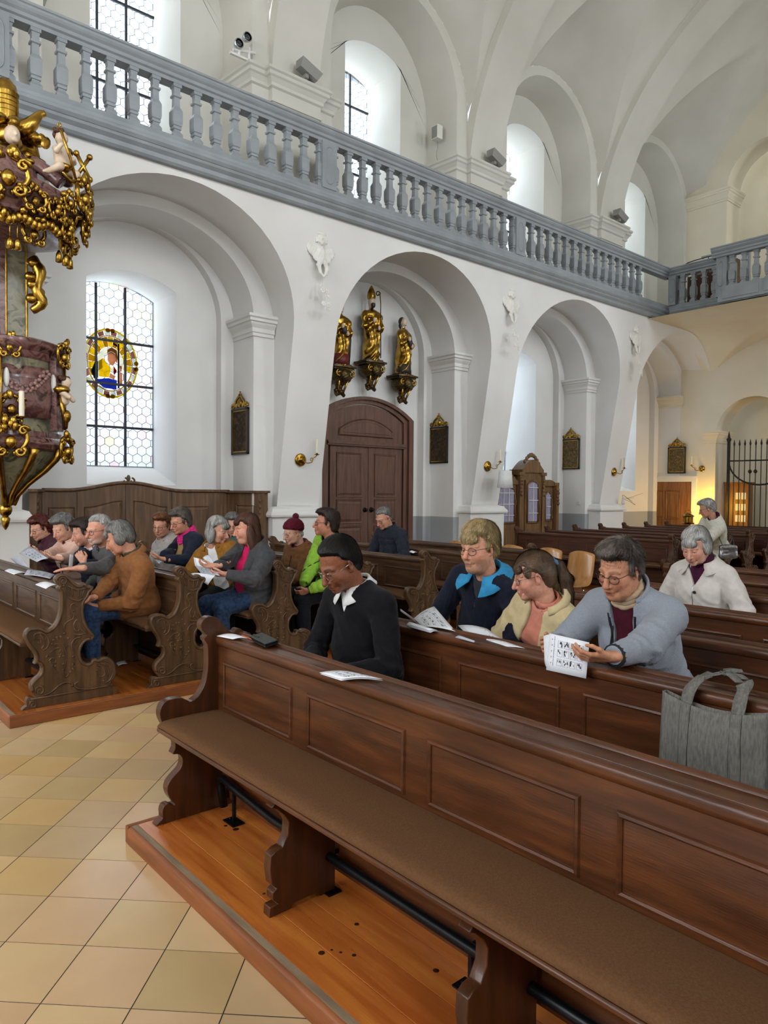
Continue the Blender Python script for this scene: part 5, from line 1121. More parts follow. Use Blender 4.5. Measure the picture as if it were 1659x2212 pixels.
PEOPLE = [
{'label': 'person in a black sweater with white shirt collar, head bowed', 'fem': False, 'hip': (2.43, 2.93), 'head': (2.22, 2.926, 1.249), 'look': (-2, 30, 0), 's': 1.0, 'sw': 0.185, 'g': 1.12, 'belly': 1.25, 'near': 3, 'seed': 11, 'face': {'skin': '8f5a40', 'flush': '7c4634', 'lip': '7a463c', 'brow': '1a1210', 'browd': 0.85, 'jaw': 1.02, 'nose': 1.1, 'eyes': 'down', 'age': 0.3}, 'hair': {'hair': 'short', 'mat': 'hair_black', 'ht': 0.013, 'ha': 0.0022}, 'glasses': ('chrome', 0.0012), 'wear': [{'name': 'shirt', 'mat': 'white_cotton', 'ct': 0.004, 'sleeves': False, 'hem': 0.2, 'neck': 0.058, 'trim': [('collar', {'mat': 'white_cotton', 'open': 0.24, 'r0': 0.07, 'r1': 0.066, 'h': 0.034, 'fold': 0.04, 'flare': 0.75, 'point': 0.9, 'drop': 0.035, 'th': 0.003})]}, {'name': 'sweater', 'mat': 'black_knit', 'ct': 0.016, 'hem': -0.1, 'neck': 0.07, 'cuts': [('v', 0.1, 0.05)], 'wr': 0.006}], 'wL': (2.1, 2.78, 0.74), 'wR': (2.08, 3.0, 0.74), 'trousers': 'cloth_dark'},
{'label': 'person in a navy zip sweater with light blue collar', 'fem': False, 'hip': (3.34, 2.9), 'head': (3.13, 2.8, 1.301), 'look': (2, 6, 0), 's': 1.02, 'sw': 0.19, 'g': 1.12, 'belly': 1.2, 'near': 3, 'seed': 12, 'face': {'skin': 'd8a083', 'flush': 'cc7c62', 'lip': 'b87466', 'brow': 'b09468', 'browd': 0.4, 'jaw': 1.06, 'nose': 1.05, 'eyes': 'down', 'beard': 'a89078', 'age': 0.5, 'fat': 0.01}, 'hair': {'hair': 'crop', 'mat': 'hair_blond', 'ht': 0.024, 'ha': 0.005, 'fringe': 0.75}, 'glasses': ('gl_dark', 0.0014), 'wear': [{'name': 'tee', 'mat': 'tee_grey', 'ct': 0.004, 'sleeves': False, 'hem': 0.15, 'neck': 0.06, 'wr': 0.002}, {'name': 'sweater', 'mat': 'navy_knit', 'ct': 0.015, 'hem': -0.1, 'neck': 0.072, 'cuts': [('v', 0.115, 0.052)], 'rib': 420, 'wr': 0.005, 'trim': [('collar', {'mat': 'blue_collar', 'open': 0.42, 'r0': 0.076, 'r1': 0.08, 'h': 0.04, 'fold': 0.046, 'flare': 1.35, 'point': 0.7, 'drop': 0.045, 'up': 0.034, 'th': 0.006}), ('zip', {'top': -0.115, 'bot': -0.17, 'r': 0.0035, 'mat': 'chrome'})]}], 'wL': (2.86, 2.62, 0.74), 'wR': (2.86, 3.02, 0.74), 'trousers': 'cloth_dark'},
{'label': 'person in a cream jacket over a peach top, head turned aside', 'hip': (3.33, 2.44), 'head': (3.1, 2.385, 1.177), 'look': (-42, 14, 0), 'yaw': -8, 's': 0.93, 'sw': 0.158, 'g': 1.05, 'near': 3, 'seed': 13, 'face': {'skin': 'd59d84', 'flush': 'cc7c68', 'lip': 'b4585a', 'brow': '5a3e2c', 'jaw': 0.92, 'nose': 0.95, 'eyes': 'down', 'age': 0.35}, 'hair': {'hair': 'pony', 'mat': 'hair_brown', 'ht': 0.014, 'ha': 0.0034}, 'glasses': ('gl_dark', 0.0013), 'scrunchie': 'denim_scrunchie', 'wear': [{'name': 'blouse', 'mat': 'peach_knit', 'ct': 0.008, 'sleeves': False, 'hem': -0.05, 'neck': 0.06, 'wr': 0.004, 'trim': [('collar', {'mat': 'peach_knit', 'open': 0.0, 'r0': 0.063, 'r1': 0.058, 'h': 0.03, 'drop': 0.02, 'th': 0.006})]}, {'name': 'jacket', 'mat': 'cream_jacket', 'ct': 0.026, 'hem': -0.08, 'neck': 0.08, 'cuts': [('open', 0.045, 0.085)], 'wr': 0.008, 'trim': [('collar', {'mat': 'cream_jacket', 'open': 0.75, 'r0': 0.086, 'r1': 0.09, 'h': 0.055, 'fold': 0.03, 'drop': 0.05, 'th': 0.008}), ('patch', {'at': (0.1, -0.2), 'size': (0.05, 0.012), 'mat': 'ink', 'name': 'tab'}), ('patch', {'at': (0.13, -0.28), 'size': (0.05, 0.012), 'mat': 'ink', 'name': 'tab'})]}], 'wL': (2.9, 2.25, 0.74), 'wR': (2.9, 2.58, 0.74), 'trousers': 'cloth_dark'},
{'label': 'person in a grey fleece jacket holding a booklet on the ledge', 'hip': (3.3, 1.8), 'head': (2.93, 1.775, 1.278), 'look': (-4, 20, -4), 'yaw': 2, 's': 0.95, 'sw': 0.17, 'g': 1.08, 'near': 3, 'seed': 14, 'face': {'skin': 'cd9474', 'flush': 'bd7058', 'lip': 'a4504a', 'brow': '5a4232', 'browd': 0.55, 'jaw': 0.95, 'nose': 1.0, 'eyes': 'down', 'age': 1.0, 'fat': 0.008}, 'hair': {'hair': 'wave', 'mat': 'hair_greybrown', 'ht': 0.016, 'ha': 0.005}, 'glasses': ('gl_brown', 0.0018), 'wear': [{'name': 'sweater', 'mat': 'maroon_knit', 'ct': 0.008, 'sleeves': False, 'hem': -0.05, 'neck': 0.062, 'wr': 0.004, 'trim': [('roll', {'name': 'roll_neck', 'mat': 'beige_knit', 'r': 0.062, 'z': 0.015, 'drop': 0.03, 'n': 3, 't': 0.017})]}, {'name': 'fleece_jacket', 'mat': 'grey_fleece', 'ct': 0.026, 'hem': -0.1, 'neck': 0.08, 'hood': 0.036, 'cuts': [('open', 0.055, 0.02)], 'wr': 0.0075, 'cuff': 0.012, 'trim': [('edge', {'open': (0.055, 0.02), 'r': 0.0065}), ('cords', {}), ('cuff', {'mat': 'ink'}), ('collar', {'mat': 'grey_fleece', 'open': 0.85, 'r0': 0.084, 'r1': 0.098, 'h': 0.065, 'drop': 0.05, 'th': 0.012})]}], 'wL': (2.465, 1.571, 0.955), 'eL': (0.3, -0.7, -1.5), 'wR': (2.72, 1.98, 0.93), 'eR': (0.4, 0.6, -0.6), 'hands': [('L', (-0.72, 0.62, -0.05), (0.35, 0.45, 0.75), 0.42), ('R', (-0.75, -0.1, 0.1), (0, -0.9, 0.3), 0.5)], 'trousers': 'cloth_dark'},
{'label': 'person seated in a cream raincoat over a plum sweater', 'hip': (5.1, 2.4), 'head': (4.95, 2.409, 1.255), 'look': (-2, 24, 0), 's': 0.94, 'sw': 0.165, 'g': 1.08, 'near': 2, 'seed': 15, 'face': {'skin': 'd8a58e', 'flush': 'cc7f70', 'lip': 'b06a62', 'brow': '9a8a80', 'browd': 0.3, 'jaw': 1.0, 'eyes': 'down', 'age': 0.9}, 'hair': {'hair': 'page', 'mat': 'hair_white', 'ht': 0.018, 'ha': 0.0026}, 'wear': [{'name': 'sweater', 'mat': 'plum_knit', 'ct': 0.008, 'sleeves': False, 'hem': -0.02, 'neck': 0.06, 'wr': 0.003, 'trim': [('roll', {'name': 'roll_neck', 'mat': 'plum_knit', 'r': 0.06, 'z': 0.02, 'drop': 0.035, 'n': 3, 't': 0.016})]}, {'name': 'raincoat', 'mat': 'cream_coat', 'ct': 0.026, 'hem': -0.12, 'skirt': 1.0, 'neck': 0.078, 'cuts': [('v', 0.13, 0.065)], 'wr': 0.0065, 'trim': [('collar', {'mat': 'cream_coat', 'open': 0.55, 'r0': 0.084, 'r1': 0.088, 'h': 0.045, 'fold': 0.055, 'flare': 0.9, 'point': 0.4, 'drop': 0.055, 'th': 0.006}), ('button', {'at': (-0.165, -0.33), 'la': 0.012}), ('zip', {'top': -0.12, 'bot': -0.4, 'la': -0.006, 'r': 0.0025, 'mat': 'chrome'})]}], 'wL': (4.82, 2.2, 0.76), 'wR': (4.82, 2.56, 0.76)},
{'label': 'person standing in the aisle in a white quilted jacket', 'z': 0.0, 'hip': (10.58, 4.83), 'stand': (0, 0, 0.86), 'head': (10.22, 4.822, 1.419), 'look': (-60, 22, 0), 'yaw': -48, 's': 0.94, 'sw': 0.165, 'g': 1.08, 'near': 1, 'seed': 16, 'face': {'skin': 'cf9a80', 'flush': 'c57c68', 'lip': 'a8655c', 'brow': 'b0a8a0', 'browd': 0.3, 'eyes': 'closed', 'age': 0.8}, 'hair': {'hair': 'wave', 'mat': 'hair_white', 'ht': 0.02, 'ha': 0.004}, 'glasses': ('gl_dark', 0.0016), 'wear': [{'name': 'jacket', 'mat': 'white_quilt', 'ct': 0.028, 'hem': -0.2, 'skirt': 0.6, 'neck': 0.075, 'quilt': 0.05, 'wr': 0.005, 'trim': [('roll', {'name': 'scarf', 'mat': 'plum_knit', 'r': 0.066, 'z': 0.0, 'drop': 0.07, 'n': 3, 't': 0.017})]}], 'wL': (10.15, 4.884, 1.147), 'wR': (10.2, 5.12, 1.0), 'hands': [('L', (-0.7, 0.5, -0.4), (0, 0, -1), 0.4)], 'trousers': 'cloth_dark'},
{'label': 'person in a maroon jacket at the far end of the first occupied row', 'hip': (2.45, 8.02), 'head': (2.2, 8.056, 1.21), 'look': (14, 20, 0), 'yaw': 5, 's': 0.92, 'g': 1.0, 'near': 1, 'seed': 21, 'face': {'skin': 'd4a189', 'flush': 'c98270', 'lip': 'a8564e', 'brow': '6a3a30', 'eyes': 'down', 'age': 0.8}, 'hair': {'hair': 'curly', 'mat': 'hair_red', 'ht': 0.024, 'ha': 0.006}, 'glasses': ('gl_dark', 0.0015), 'wear': [{'name': 'jacket', 'mat': 'maroon_jacket', 'ct': 0.024, 'hem': -0.08, 'neck': 0.07, 'wr': 0.008, 'trim': [('collar', {'mat': 'maroon_jacket', 'open': 0.5, 'r0': 0.074, 'r1': 0.08, 'h': 0.05, 'fold': 0.03, 'drop': 0.04})]}], 'wL': (1.86, 7.182, 0.953), 'wR': (1.86, 7.449, 0.963), 'hands': [('L', (-0.7, 0.3, 0.3), (0.2, 0.5, 0.6), 0.5)]},
{'label': 'person in a pale pink quilted jacket reading a leaflet', 'hip': (2.45, 7.48), 'head': (2.22, 7.372, 1.239), 'look': (20, 22, 0), 'yaw': 5, 's': 0.93, 'g': 1.08, 'near': 1, 'seed': 22, 'face': {'skin': 'd6a58c', 'flush': 'cb8574', 'lip': 'b0655c', 'brow': '8a7868', 'browd': 0.4, 'eyes': 'down', 'age': 0.9}, 'hair': {'hair': 'wave', 'mat': 'hair_grey', 'ht': 0.024, 'ha': 0.005}, 'wear': [{'name': 'jacket', 'mat': 'pink_jacket', 'ct': 0.026, 'hem': -0.08, 'neck': 0.072, 'quilt': 0.11, 'wr': 0.005, 'trim': [('collar', {'mat': 'pink_jacket', 'open': 0.5, 'r0': 0.078, 'r1': 0.085, 'h': 0.06, 'drop': 0.04, 'th': 0.012}), ('zip', {'mat': 'gl_brown', 'r': 0.004})]}], 'wL': (1.86, 6.665, 0.986), 'wR': (1.84, 6.927, 0.979), 'hands': [('L', (-0.6, 0.7, 0.1), (0.1, 0.2, 0.9), 0.5), ('R', (-0.6, 0.7, 0.1), (0.1, 0.2, 0.9), 0.5)]},
{'label': 'person in a navy cardigan with a floral scarf, face turned away', 'hip': (2.45, 7.0), 'head': (2.25, 6.863, 1.222), 'look': (-12, 18, 0), 's': 0.92, 'g': 1.0, 'near': 1, 'seed': 23, 'face': {'skin': 'cf9a82', 'eyes': 'closed', 'age': 0.6}, 'hair': {'hair': 'wave', 'mat': 'hair_darkbrown', 'ht': 0.02, 'ha': 0.004}, 'wear': [{'name': 'cardigan', 'mat': 'navy_wool', 'ct': 0.018, 'hem': -0.08, 'neck': 0.07, 'wr': 0.006, 'trim': [('roll', {'mat': 'floral_scarf', 'r': 0.078, 'z': 0.0, 'drop': 0.1, 'n': 5, 't': 0.022})]}], 'wL': (1.92, 6.093, 1.001), 'wR': (1.92, 6.21, 1.018), 'hands': [('L', (-0.35, 0.35, 0.8), (0.2, 0.8, 0.1), 0.7)]},
{'label': 'person in a grey pullover reaching along the ledge', 'fem': False, 'hip': (2.46, 6.52), 'head': (2.24, 6.446, 1.262), 'look': (16, 8, 0), 'yaw': 0, 's': 0.99, 'sw': 0.18, 'g': 1.08, 'near': 1, 'seed': 24, 'face': {'skin': 'd89f86', 'flush': 'cf7f6c', 'lip': 'b46c60', 'brow': 'c8bdb0', 'browd': 0.3, 'jaw': 1.05, 'nose': 1.1, 'eyes': 'open', 'beard': 'd8d0c8', 'age': 0.9}, 'hair': {'hair': 'thin', 'mat': 'hair_white', 'ht': 0.01, 'ha': 0.003}, 'glasses': ('gl_dark', 0.0015), 'wear': [{'name': 'pullover', 'mat': 'grey_wool', 'ct': 0.018, 'hem': -0.1, 'neck': 0.068, 'wr': 0.007, 'trim': [('collar', {'mat': 'grey_wool', 'open': 0.2, 'r0': 0.07, 'r1': 0.066, 'h': 0.03, 'drop': 0.03, 'th': 0.01})]}], 'wL': (1.8, 5.868, 0.987), 'eL': (0.3, -0.6, -0.6), 'hands': [('L', (-0.85, 0.55, -0.05), (0, 0, -1), 0.12)]},
{'label': 'person in a camel brown blazer and jeans at the aisle end', 'fem': False, 'hip': (2.47, 6.06), 'head': (2.27, 6.038, 1.214), 'look': (-30, 26, 0), 'yaw': -4, 's': 1.0, 'sw': 0.19, 'g': 1.12, 'near': 2, 'seed': 25, 'face': {'skin': 'cf967c', 'eyes': 'closed', 'age': 0.8, 'jaw': 1.05}, 'hair': {'hair': 'page', 'mat': 'hair_grey', 'ht': 0.016, 'ha': 0.0032}, 'wear': [{'name': 'blazer', 'mat': 'camel_wool', 'ct': 0.024, 'hem': -0.16, 'skirt': 1.1, 'neck': 0.074, 'wr': 0.006, 'cuff': -0.0, 'trim': [('collar', {'mat': 'camel_wool', 'open': 0.7, 'r0': 0.078, 'r1': 0.082, 'h': 0.045, 'fold': 0.045, 'drop': 0.05}), ('roll', {'mat': 'olive_scarf', 'r': 0.06, 'z': 0.02, 'drop': 0.03, 'n': 2, 't': 0.014}), ('button', {'at': (-0.3,), 'la': 0.03, 'mat': 'gl_brown'}), ('patch', {'at': (0.13, -0.4), 'size': (0.12, 0.035)})]}], 'wL': (2.06, 5.944, 0.677), 'eL': (0.4, -0.3, -1), 'wR': (2.02, 5.902, 0.757), 'hands': [('L', (-0.75, 0.55, -0.35), (0.3, 0.7, 0.3), 0.35), ('R', (-0.8, -0.1, -0.25), (0, -0.5, -0.6), 0.45)], 'trousers': 'jeans', 'legvis': True, 'knee': (0.11, 0.13)},
{'label': 'person in a light grey jacket with patterned scarf', 'hip': (3.38, 7.3), 'head': (3.2, 7.324, 1.244), 'look': (38, 12, 0), 'yaw': 15, 's': 0.92, 'g': 1.0, 'near': 1, 'seed': 31, 'face': {'skin': 'd0997f', 'flush': 'c47a66', 'lip': 'a85a50', 'brow': '8a5a40', 'eyes': 'down', 'age': 0.8}, 'hair': {'hair': 'wave', 'mat': 'hair_auburn', 'ht': 0.022, 'ha': 0.004}, 'glasses': ('gl_dark', 0.0015), 'wear': [{'name': 'jacket', 'mat': 'stone_jacket', 'ct': 0.022, 'hem': -0.08, 'neck': 0.07, 'wr': 0.006, 'trim': [('roll', {'mat': 'paisley_scarf', 'r': 0.066, 'z': 0.0, 'drop': 0.06, 'n': 3, 't': 0.015}), ('collar', {'mat': 'stone_jacket', 'open': 0.6, 'r0': 0.08, 'r1': 0.086, 'h': 0.04, 'fold': 0.03, 'drop': 0.05})]}], 'wL': (2.9, 6.843, 0.98)},
{'label': 'person in a navy jacket and bright pink scarf', 'hip': (3.38, 6.84), 'head': (3.2, 6.877, 1.299), 'look': (12, 14, 0), 'yaw': 5, 's': 0.94, 'g': 1.05, 'near': 2, 'seed': 32, 'face': {'skin': 'cf9678', 'flush': 'c27560', 'lip': 'a85a50', 'brow': '6a4a38', 'eyes': 'down', 'age': 0.8}, 'hair': {'hair': 'wave', 'mat': 'hair_greybrown', 'ht': 0.02, 'ha': 0.005}, 'glasses': ('gl_dark', 0.0018), 'wear': [{'name': 'sweater', 'mat': 'beige_wool', 'ct': 0.01, 'hem': -0.06, 'sleeves': False, 'neck': 0.066, 'wr': 0.005}, {'name': 'jacket', 'mat': 'navy_wool', 'ct': 0.022, 'hem': -0.08, 'neck': 0.075, 'cuts': [('open', 0.05, 0.1)], 'wr': 0.006, 'trim': [('roll', {'mat': 'pink_scarf', 'r': 0.076, 'z': 0.005, 'drop': 0.07, 'n': 4, 't': 0.021})]}], 'wL': (2.9, 6.564, 0.965), 'wR': (2.86, 6.588, 0.987), 'hands': [('L', (-0.7, 0.6, 0.1), (0.1, 0.3, 0.8), 0.5)]},
{'label': 'person in a mustard jacket and white blouse turning to a neighbour', 'hip': (3.4, 6.24), 'head': (3.27, 6.199, 1.24), 'look': (118, 14, 0), 'yaw': 45, 's': 0.93, 'g': 1.02, 'near': 2, 'seed': 33, 'face': {'skin': 'd3a087', 'flush': 'c8806e', 'lip': 'ae665c', 'brow': '9a9088', 'browd': 0.3, 'eyes': 'down', 'age': 0.9}, 'hair': {'hair': 'bob', 'mat': 'hair_silver', 'ht': 0.018, 'ha': 0.0028}, 'wear': [{'name': 'blouse', 'mat': 'white_cotton', 'ct': 0.008, 'sleeves': False, 'hem': -0.04, 'neck': 0.064, 'wr': 0.004}, {'name': 'jacket', 'mat': 'mustard_suede', 'ct': 0.022, 'hem': -0.08, 'neck': 0.076, 'cuts': [('open', 0.035, 0.075)], 'wr': 0.006, 'trim': [('collar', {'mat': 'mustard_suede', 'open': 0.6, 'r0': 0.08, 'r1': 0.086, 'h': 0.04, 'fold': 0.035, 'drop': 0.05})]}], 'wL': (3.05, 5.798, 0.916), 'wR': (3.0, 6.147, 0.876)},
{'label': 'person in a teal cardigan half hidden behind the mustard jacket', 'hip': (4.28, 7.42), 'head': (4.12, 7.465, 1.226), 'look': (55, 12, 0), 'yaw': 25, 's': 0.93, 'g': 1.05, 'near': 1, 'seed': 34, 'face': {'skin': 'cf9c82', 'flush': 'c37c68', 'lip': 'a8605a', 'brow': '8a7a70', 'browd': 0.3, 'eyes': 'down', 'age': 0.9}, 'hair': {'hair': 'wave', 'mat': 'hair_grey', 'ht': 0.022, 'ha': 0.004}, 'glasses': ('gl_dark', 0.0014), 'wear': [{'name': 'cardigan', 'mat': 'teal_wool', 'ct': 0.02, 'hem': -0.08, 'neck': 0.07, 'wr': 0.006, 'trim': [('collar', {'mat': 'black_knit', 'open': 0.3, 'r0': 0.074, 'r1': 0.07, 'h': 0.05, 'drop': 0.03})]}]},
{'label': 'person in a dark grey fleece, pink top and jeans', 'hip': (3.42, 5.76), 'head': (3.27, 5.682, 1.284), 'look': (-18, 12, 0), 'yaw': 2, 's': 0.95, 'sw': 0.172, 'g': 1.25, 'belly': 1.2, 'near': 2, 'seed': 35, 'face': {'skin': 'd89f86', 'flush': 'cc7a6a', 'lip': 'b0605a', 'brow': '5a4030', 'browd': 0.5, 'eyes': 'down', 'age': 0.3, 'fat': 0.012}, 'hair': {'hair': 'long', 'mat': 'hair_brown2', 'ht': 0.014, 'ha': 0.0026}, 'wear': [{'name': 'top', 'mat': 'pink_top', 'ct': 0.01, 'sleeves': False, 'hem': -0.05, 'neck': 0.068, 'wr': 0.005}, {'name': 'fleece_jacket', 'mat': 'charcoal_fleece', 'ct': 0.024, 'hem': -0.16, 'skirt': 0.75, 'neck': 0.076, 'cuts': [('open', 0.04, 0.085)], 'wr': 0.007, 'trim': [('collar', {'mat': 'charcoal_fleece', 'open': 0.6, 'r0': 0.08, 'r1': 0.084, 'h': 0.05, 'fold': 0.0, 'drop': 0.05, 'th': 0.01})]}], 'wL': (2.98, 5.509, 0.914), 'eL': (0.3, -0.8, -0.6), 'wR': (2.92, 5.584, 0.983), 'hands': [('L', (-0.75, 0.6, -0.02), (0.2, 0.5, 0.7), 0.55), ('R', (-0.7, 0.2, 0.0), (0.1, -0.3, 0.8), 0.5)], 'trousers': 'jeans', 'legvis': True, 'knee': (0.12, 0.13)},
{'label': 'person in a maroon bobble hat and brown puffer jacket', 'hip': (4.28, 6.2), 'head': (4.08, 6.156, 1.204), 'look': (-4, 16, 0), 's': 0.93, 'g': 1.08, 'near': 1, 'seed': 41, 'face': {'skin': 'd3a38c', 'flush': 'c9806e', 'lip': 'ad6860', 'brow': '9a8878', 'browd': 0.3, 'eyes': 'down', 'age': 0.9}, 'hat': 'maroon_hat', 'hair': {'hair': 'thin', 'mat': 'hair_white', 'ht': 0.006, 'ha': 0.002}, 'glasses': ('chrome', 0.0013), 'wear': [{'name': 'puffer_jacket', 'mat': 'brown_puffer', 'ct': 0.03, 'hem': -0.08, 'neck': 0.076, 'hood': 0.042, 'quilt': 0.055, 'wr': 0.006, 'trim': [('roll', {'name': 'scarf', 'mat': 'maroon_knit', 'r': 0.062, 'z': 0.01, 'drop': 0.04, 'n': 2, 't': 0.014}), ('zip', {'mat': 'gl_brown'})]}], 'wL': (3.9, 6.155, 0.793)},
{'label': 'person in a lime green puffer jacket with hands in the lap', 'hip': (4.3, 5.72), 'head': (4.1, 5.621, 1.313), 'look': (-26, -4, 0), 'yaw': -6, 's': 0.96, 'sw': 0.172, 'g': 1.1, 'near': 2, 'seed': 42, 'face': {'skin': 'b98068', 'flush': 'ae6a58', 'lip': '9a544c', 'brow': '33241c', 'browd': 0.6, 'eyes': 'open', 'age': 0.4}, 'hair': {'hair': 'wave', 'mat': 'hair_darkbrown', 'ht': 0.022, 'ha': 0.005}, 'glasses': ('gl_dark', 0.002), 'wear': [{'name': 'puffer_jacket', 'mat': 'lime_puffer', 'ct': 0.028, 'hem': -0.16, 'skirt': 0.6, 'neck': 0.076, 'hood': 0.04, 'quilt': 0.058, 'wr': 0.005, 'trim': [('zip', {'mat': 'ink', 'r': 0.0045, 'top': -0.03}), ('collar', {'mat': 'ink', 'open': 0.6, 'r0': 0.078, 'r1': 0.082, 'h': 0.05, 'drop': 0.04, 'th': 0.006})]}], 'wL': (3.86, 5.548, 0.704), 'eL': (0.3, -0.8, -0.6), 'wR': (3.84, 5.618, 0.75), 'hands': [('L', (-0.6, 0.6, -0.35), (0.3, 0.6, 0.3), 0.5)], 'trousers': 'cloth_dark', 'legvis': True, 'knee': (0.12, 0.1)},
{'label': 'person in a navy quilted jacket sitting alone in a pew', 'fem': False, 'hip': (6.08, 6.86), 'head': (5.9, 6.864, 1.289), 'look': (2, 26, 0), 's': 0.99, 'sw': 0.185, 'g': 1.1, 'near': 1, 'seed': 43, 'face': {'skin': 'd09a80', 'flush': 'c57868', 'lip': 'a8655c', 'brow': '8a7a70', 'browd': 0.4, 'jaw': 1.04, 'eyes': 'down', 'age': 0.9}, 'hair': {'hair': 'thin', 'mat': 'hair_grey', 'ht': 0.012, 'ha': 0.003}, 'glasses': ('gl_dark', 0.0014), 'wear': [{'name': 'quilted_jacket', 'mat': 'navy_quilt', 'ct': 0.026, 'hem': -0.08, 'neck': 0.074, 'hood': 0.024, 'quilt': 0.075, 'wr': 0.004, 'trim': [('collar', {'mat': 'navy_quilt', 'open': 0.35, 'r0': 0.076, 'r1': 0.076, 'h': 0.055, 'drop': 0.04, 'th': 0.01}), ('zip', {'mat': 'ink'}), ('patch', {'at': (0.1, -0.14), 'size': (0.11, 0.03)}), ('patch', {'at': (-0.1, -0.14), 'size': (0.11, 0.03)})]}], 'wL': (5.75, 6.66, 0.78), 'wR': (5.75, 7.0, 0.78)}]
BODY = {}
for sp_ in PEOPLE:
    r_, info_ = person(sp_); BODY[sp_['label']] = (r_, info_)
# ================================================================== windows: hexagonal leaded panes
def glass_mat(name, col, fac=.25, tint=.10):
    m = bpy.data.materials.new(name); m.use_nodes = True; MATS[name] = m; nt = m.node_tree; N, L = nt.nodes, nt.links; o = N['Material Output']; N.remove(N['Principled BSDF'])
    t = N.new('ShaderNodeBsdfTransparent'); t.inputs[0].default_value = tuple(lin(col)[:3])+(1,); d = N.new('ShaderNodeBsdfTranslucent'); d.inputs[0].default_value = lin(col)
    tc = N.new('ShaderNodeTexCoord'); n = N.new('ShaderNodeTexNoise'); n.inputs['Scale'].default_value = 18; L.new(tc.outputs['Object'], n.inputs['Vector'])
    mr = N.new('ShaderNodeMapRange'); mr.inputs['To Min'].default_value = fac*.7; mr.inputs['To Max'].default_value = fac*1.3; L.new(n.outputs['Fac'], mr.inputs[0])
    mx = N.new('ShaderNodeMixShader'); L.new(mr.outputs[0], mx.inputs[0]); L.new(t.outputs[0], mx.inputs[1]); L.new(d.outputs[0], mx.inputs[2]); L.new(mx.outputs[0], o.inputs[0]); return m
glass_mat('pane', 'e4e9ee', .22)
for n_, c_ in (('pane_pink', 'e2d4d9'), ('pane_yellow', 'dedac8'), ('pane_green', 'd8e0cc'), ('glass_gold', 'a58a24'), ('glass_yellow', 'c2ac34'), ('glass_red', '7a2020'), ('glass_rose', '98786c'), ('glass_blue', '4a5aa0'), ('glass_dark', '2c4a48'), ('glass_flesh', 'b08c74'), ('glass_hair', 'a07a50'), ('glass_cream', 'c0c0b4'), ('glass_wood', '4e342a')): glass_mat(n_, c_, .35)
def clip(poly, a, b):
    "keep the part of a convex polygon left of a->b"
    out = []; f = lambda p: (b[0]-a[0])*(p[1]-a[1])-(b[1]-a[1])*(p[0]-a[0])
    for i in range(len(poly)):
        p, q = poly[i], poly[(i+1) % len(poly)]; fp, fq = f(p), f(q)
        if fp >= 0: out.append(p)
        if (fp >= 0) != (fq >= 0): t = fp/(fp-fq); out.append((p[0]+(q[0]-p[0])*t, p[1]+(q[1]-p[1])*t))
    return out
HW_, HR = .075, .0866
hexp = [(HW_*1.0*sin(pi/3*i)/sin(pi/3), HR*cos(pi/3*i)) for i in range(6)][::-1]
def shrink(poly, d):
    cx = sum(p[0] for p in poly)/len(poly); cz = sum(p[1] for p in poly)/len(poly); return [(cx+(p[0]-cx)*(1-d/max(.01, hypot(p[0]-cx, p[1]-cz))), cz+(p[1]-cz)*(1-d/max(.01, hypot(p[0]-cx, p[1]-cz)))) for p in poly]
HM0 = MB().prism(shrink(hexp, .003), 'y', -.002, .002); HEXM = {}
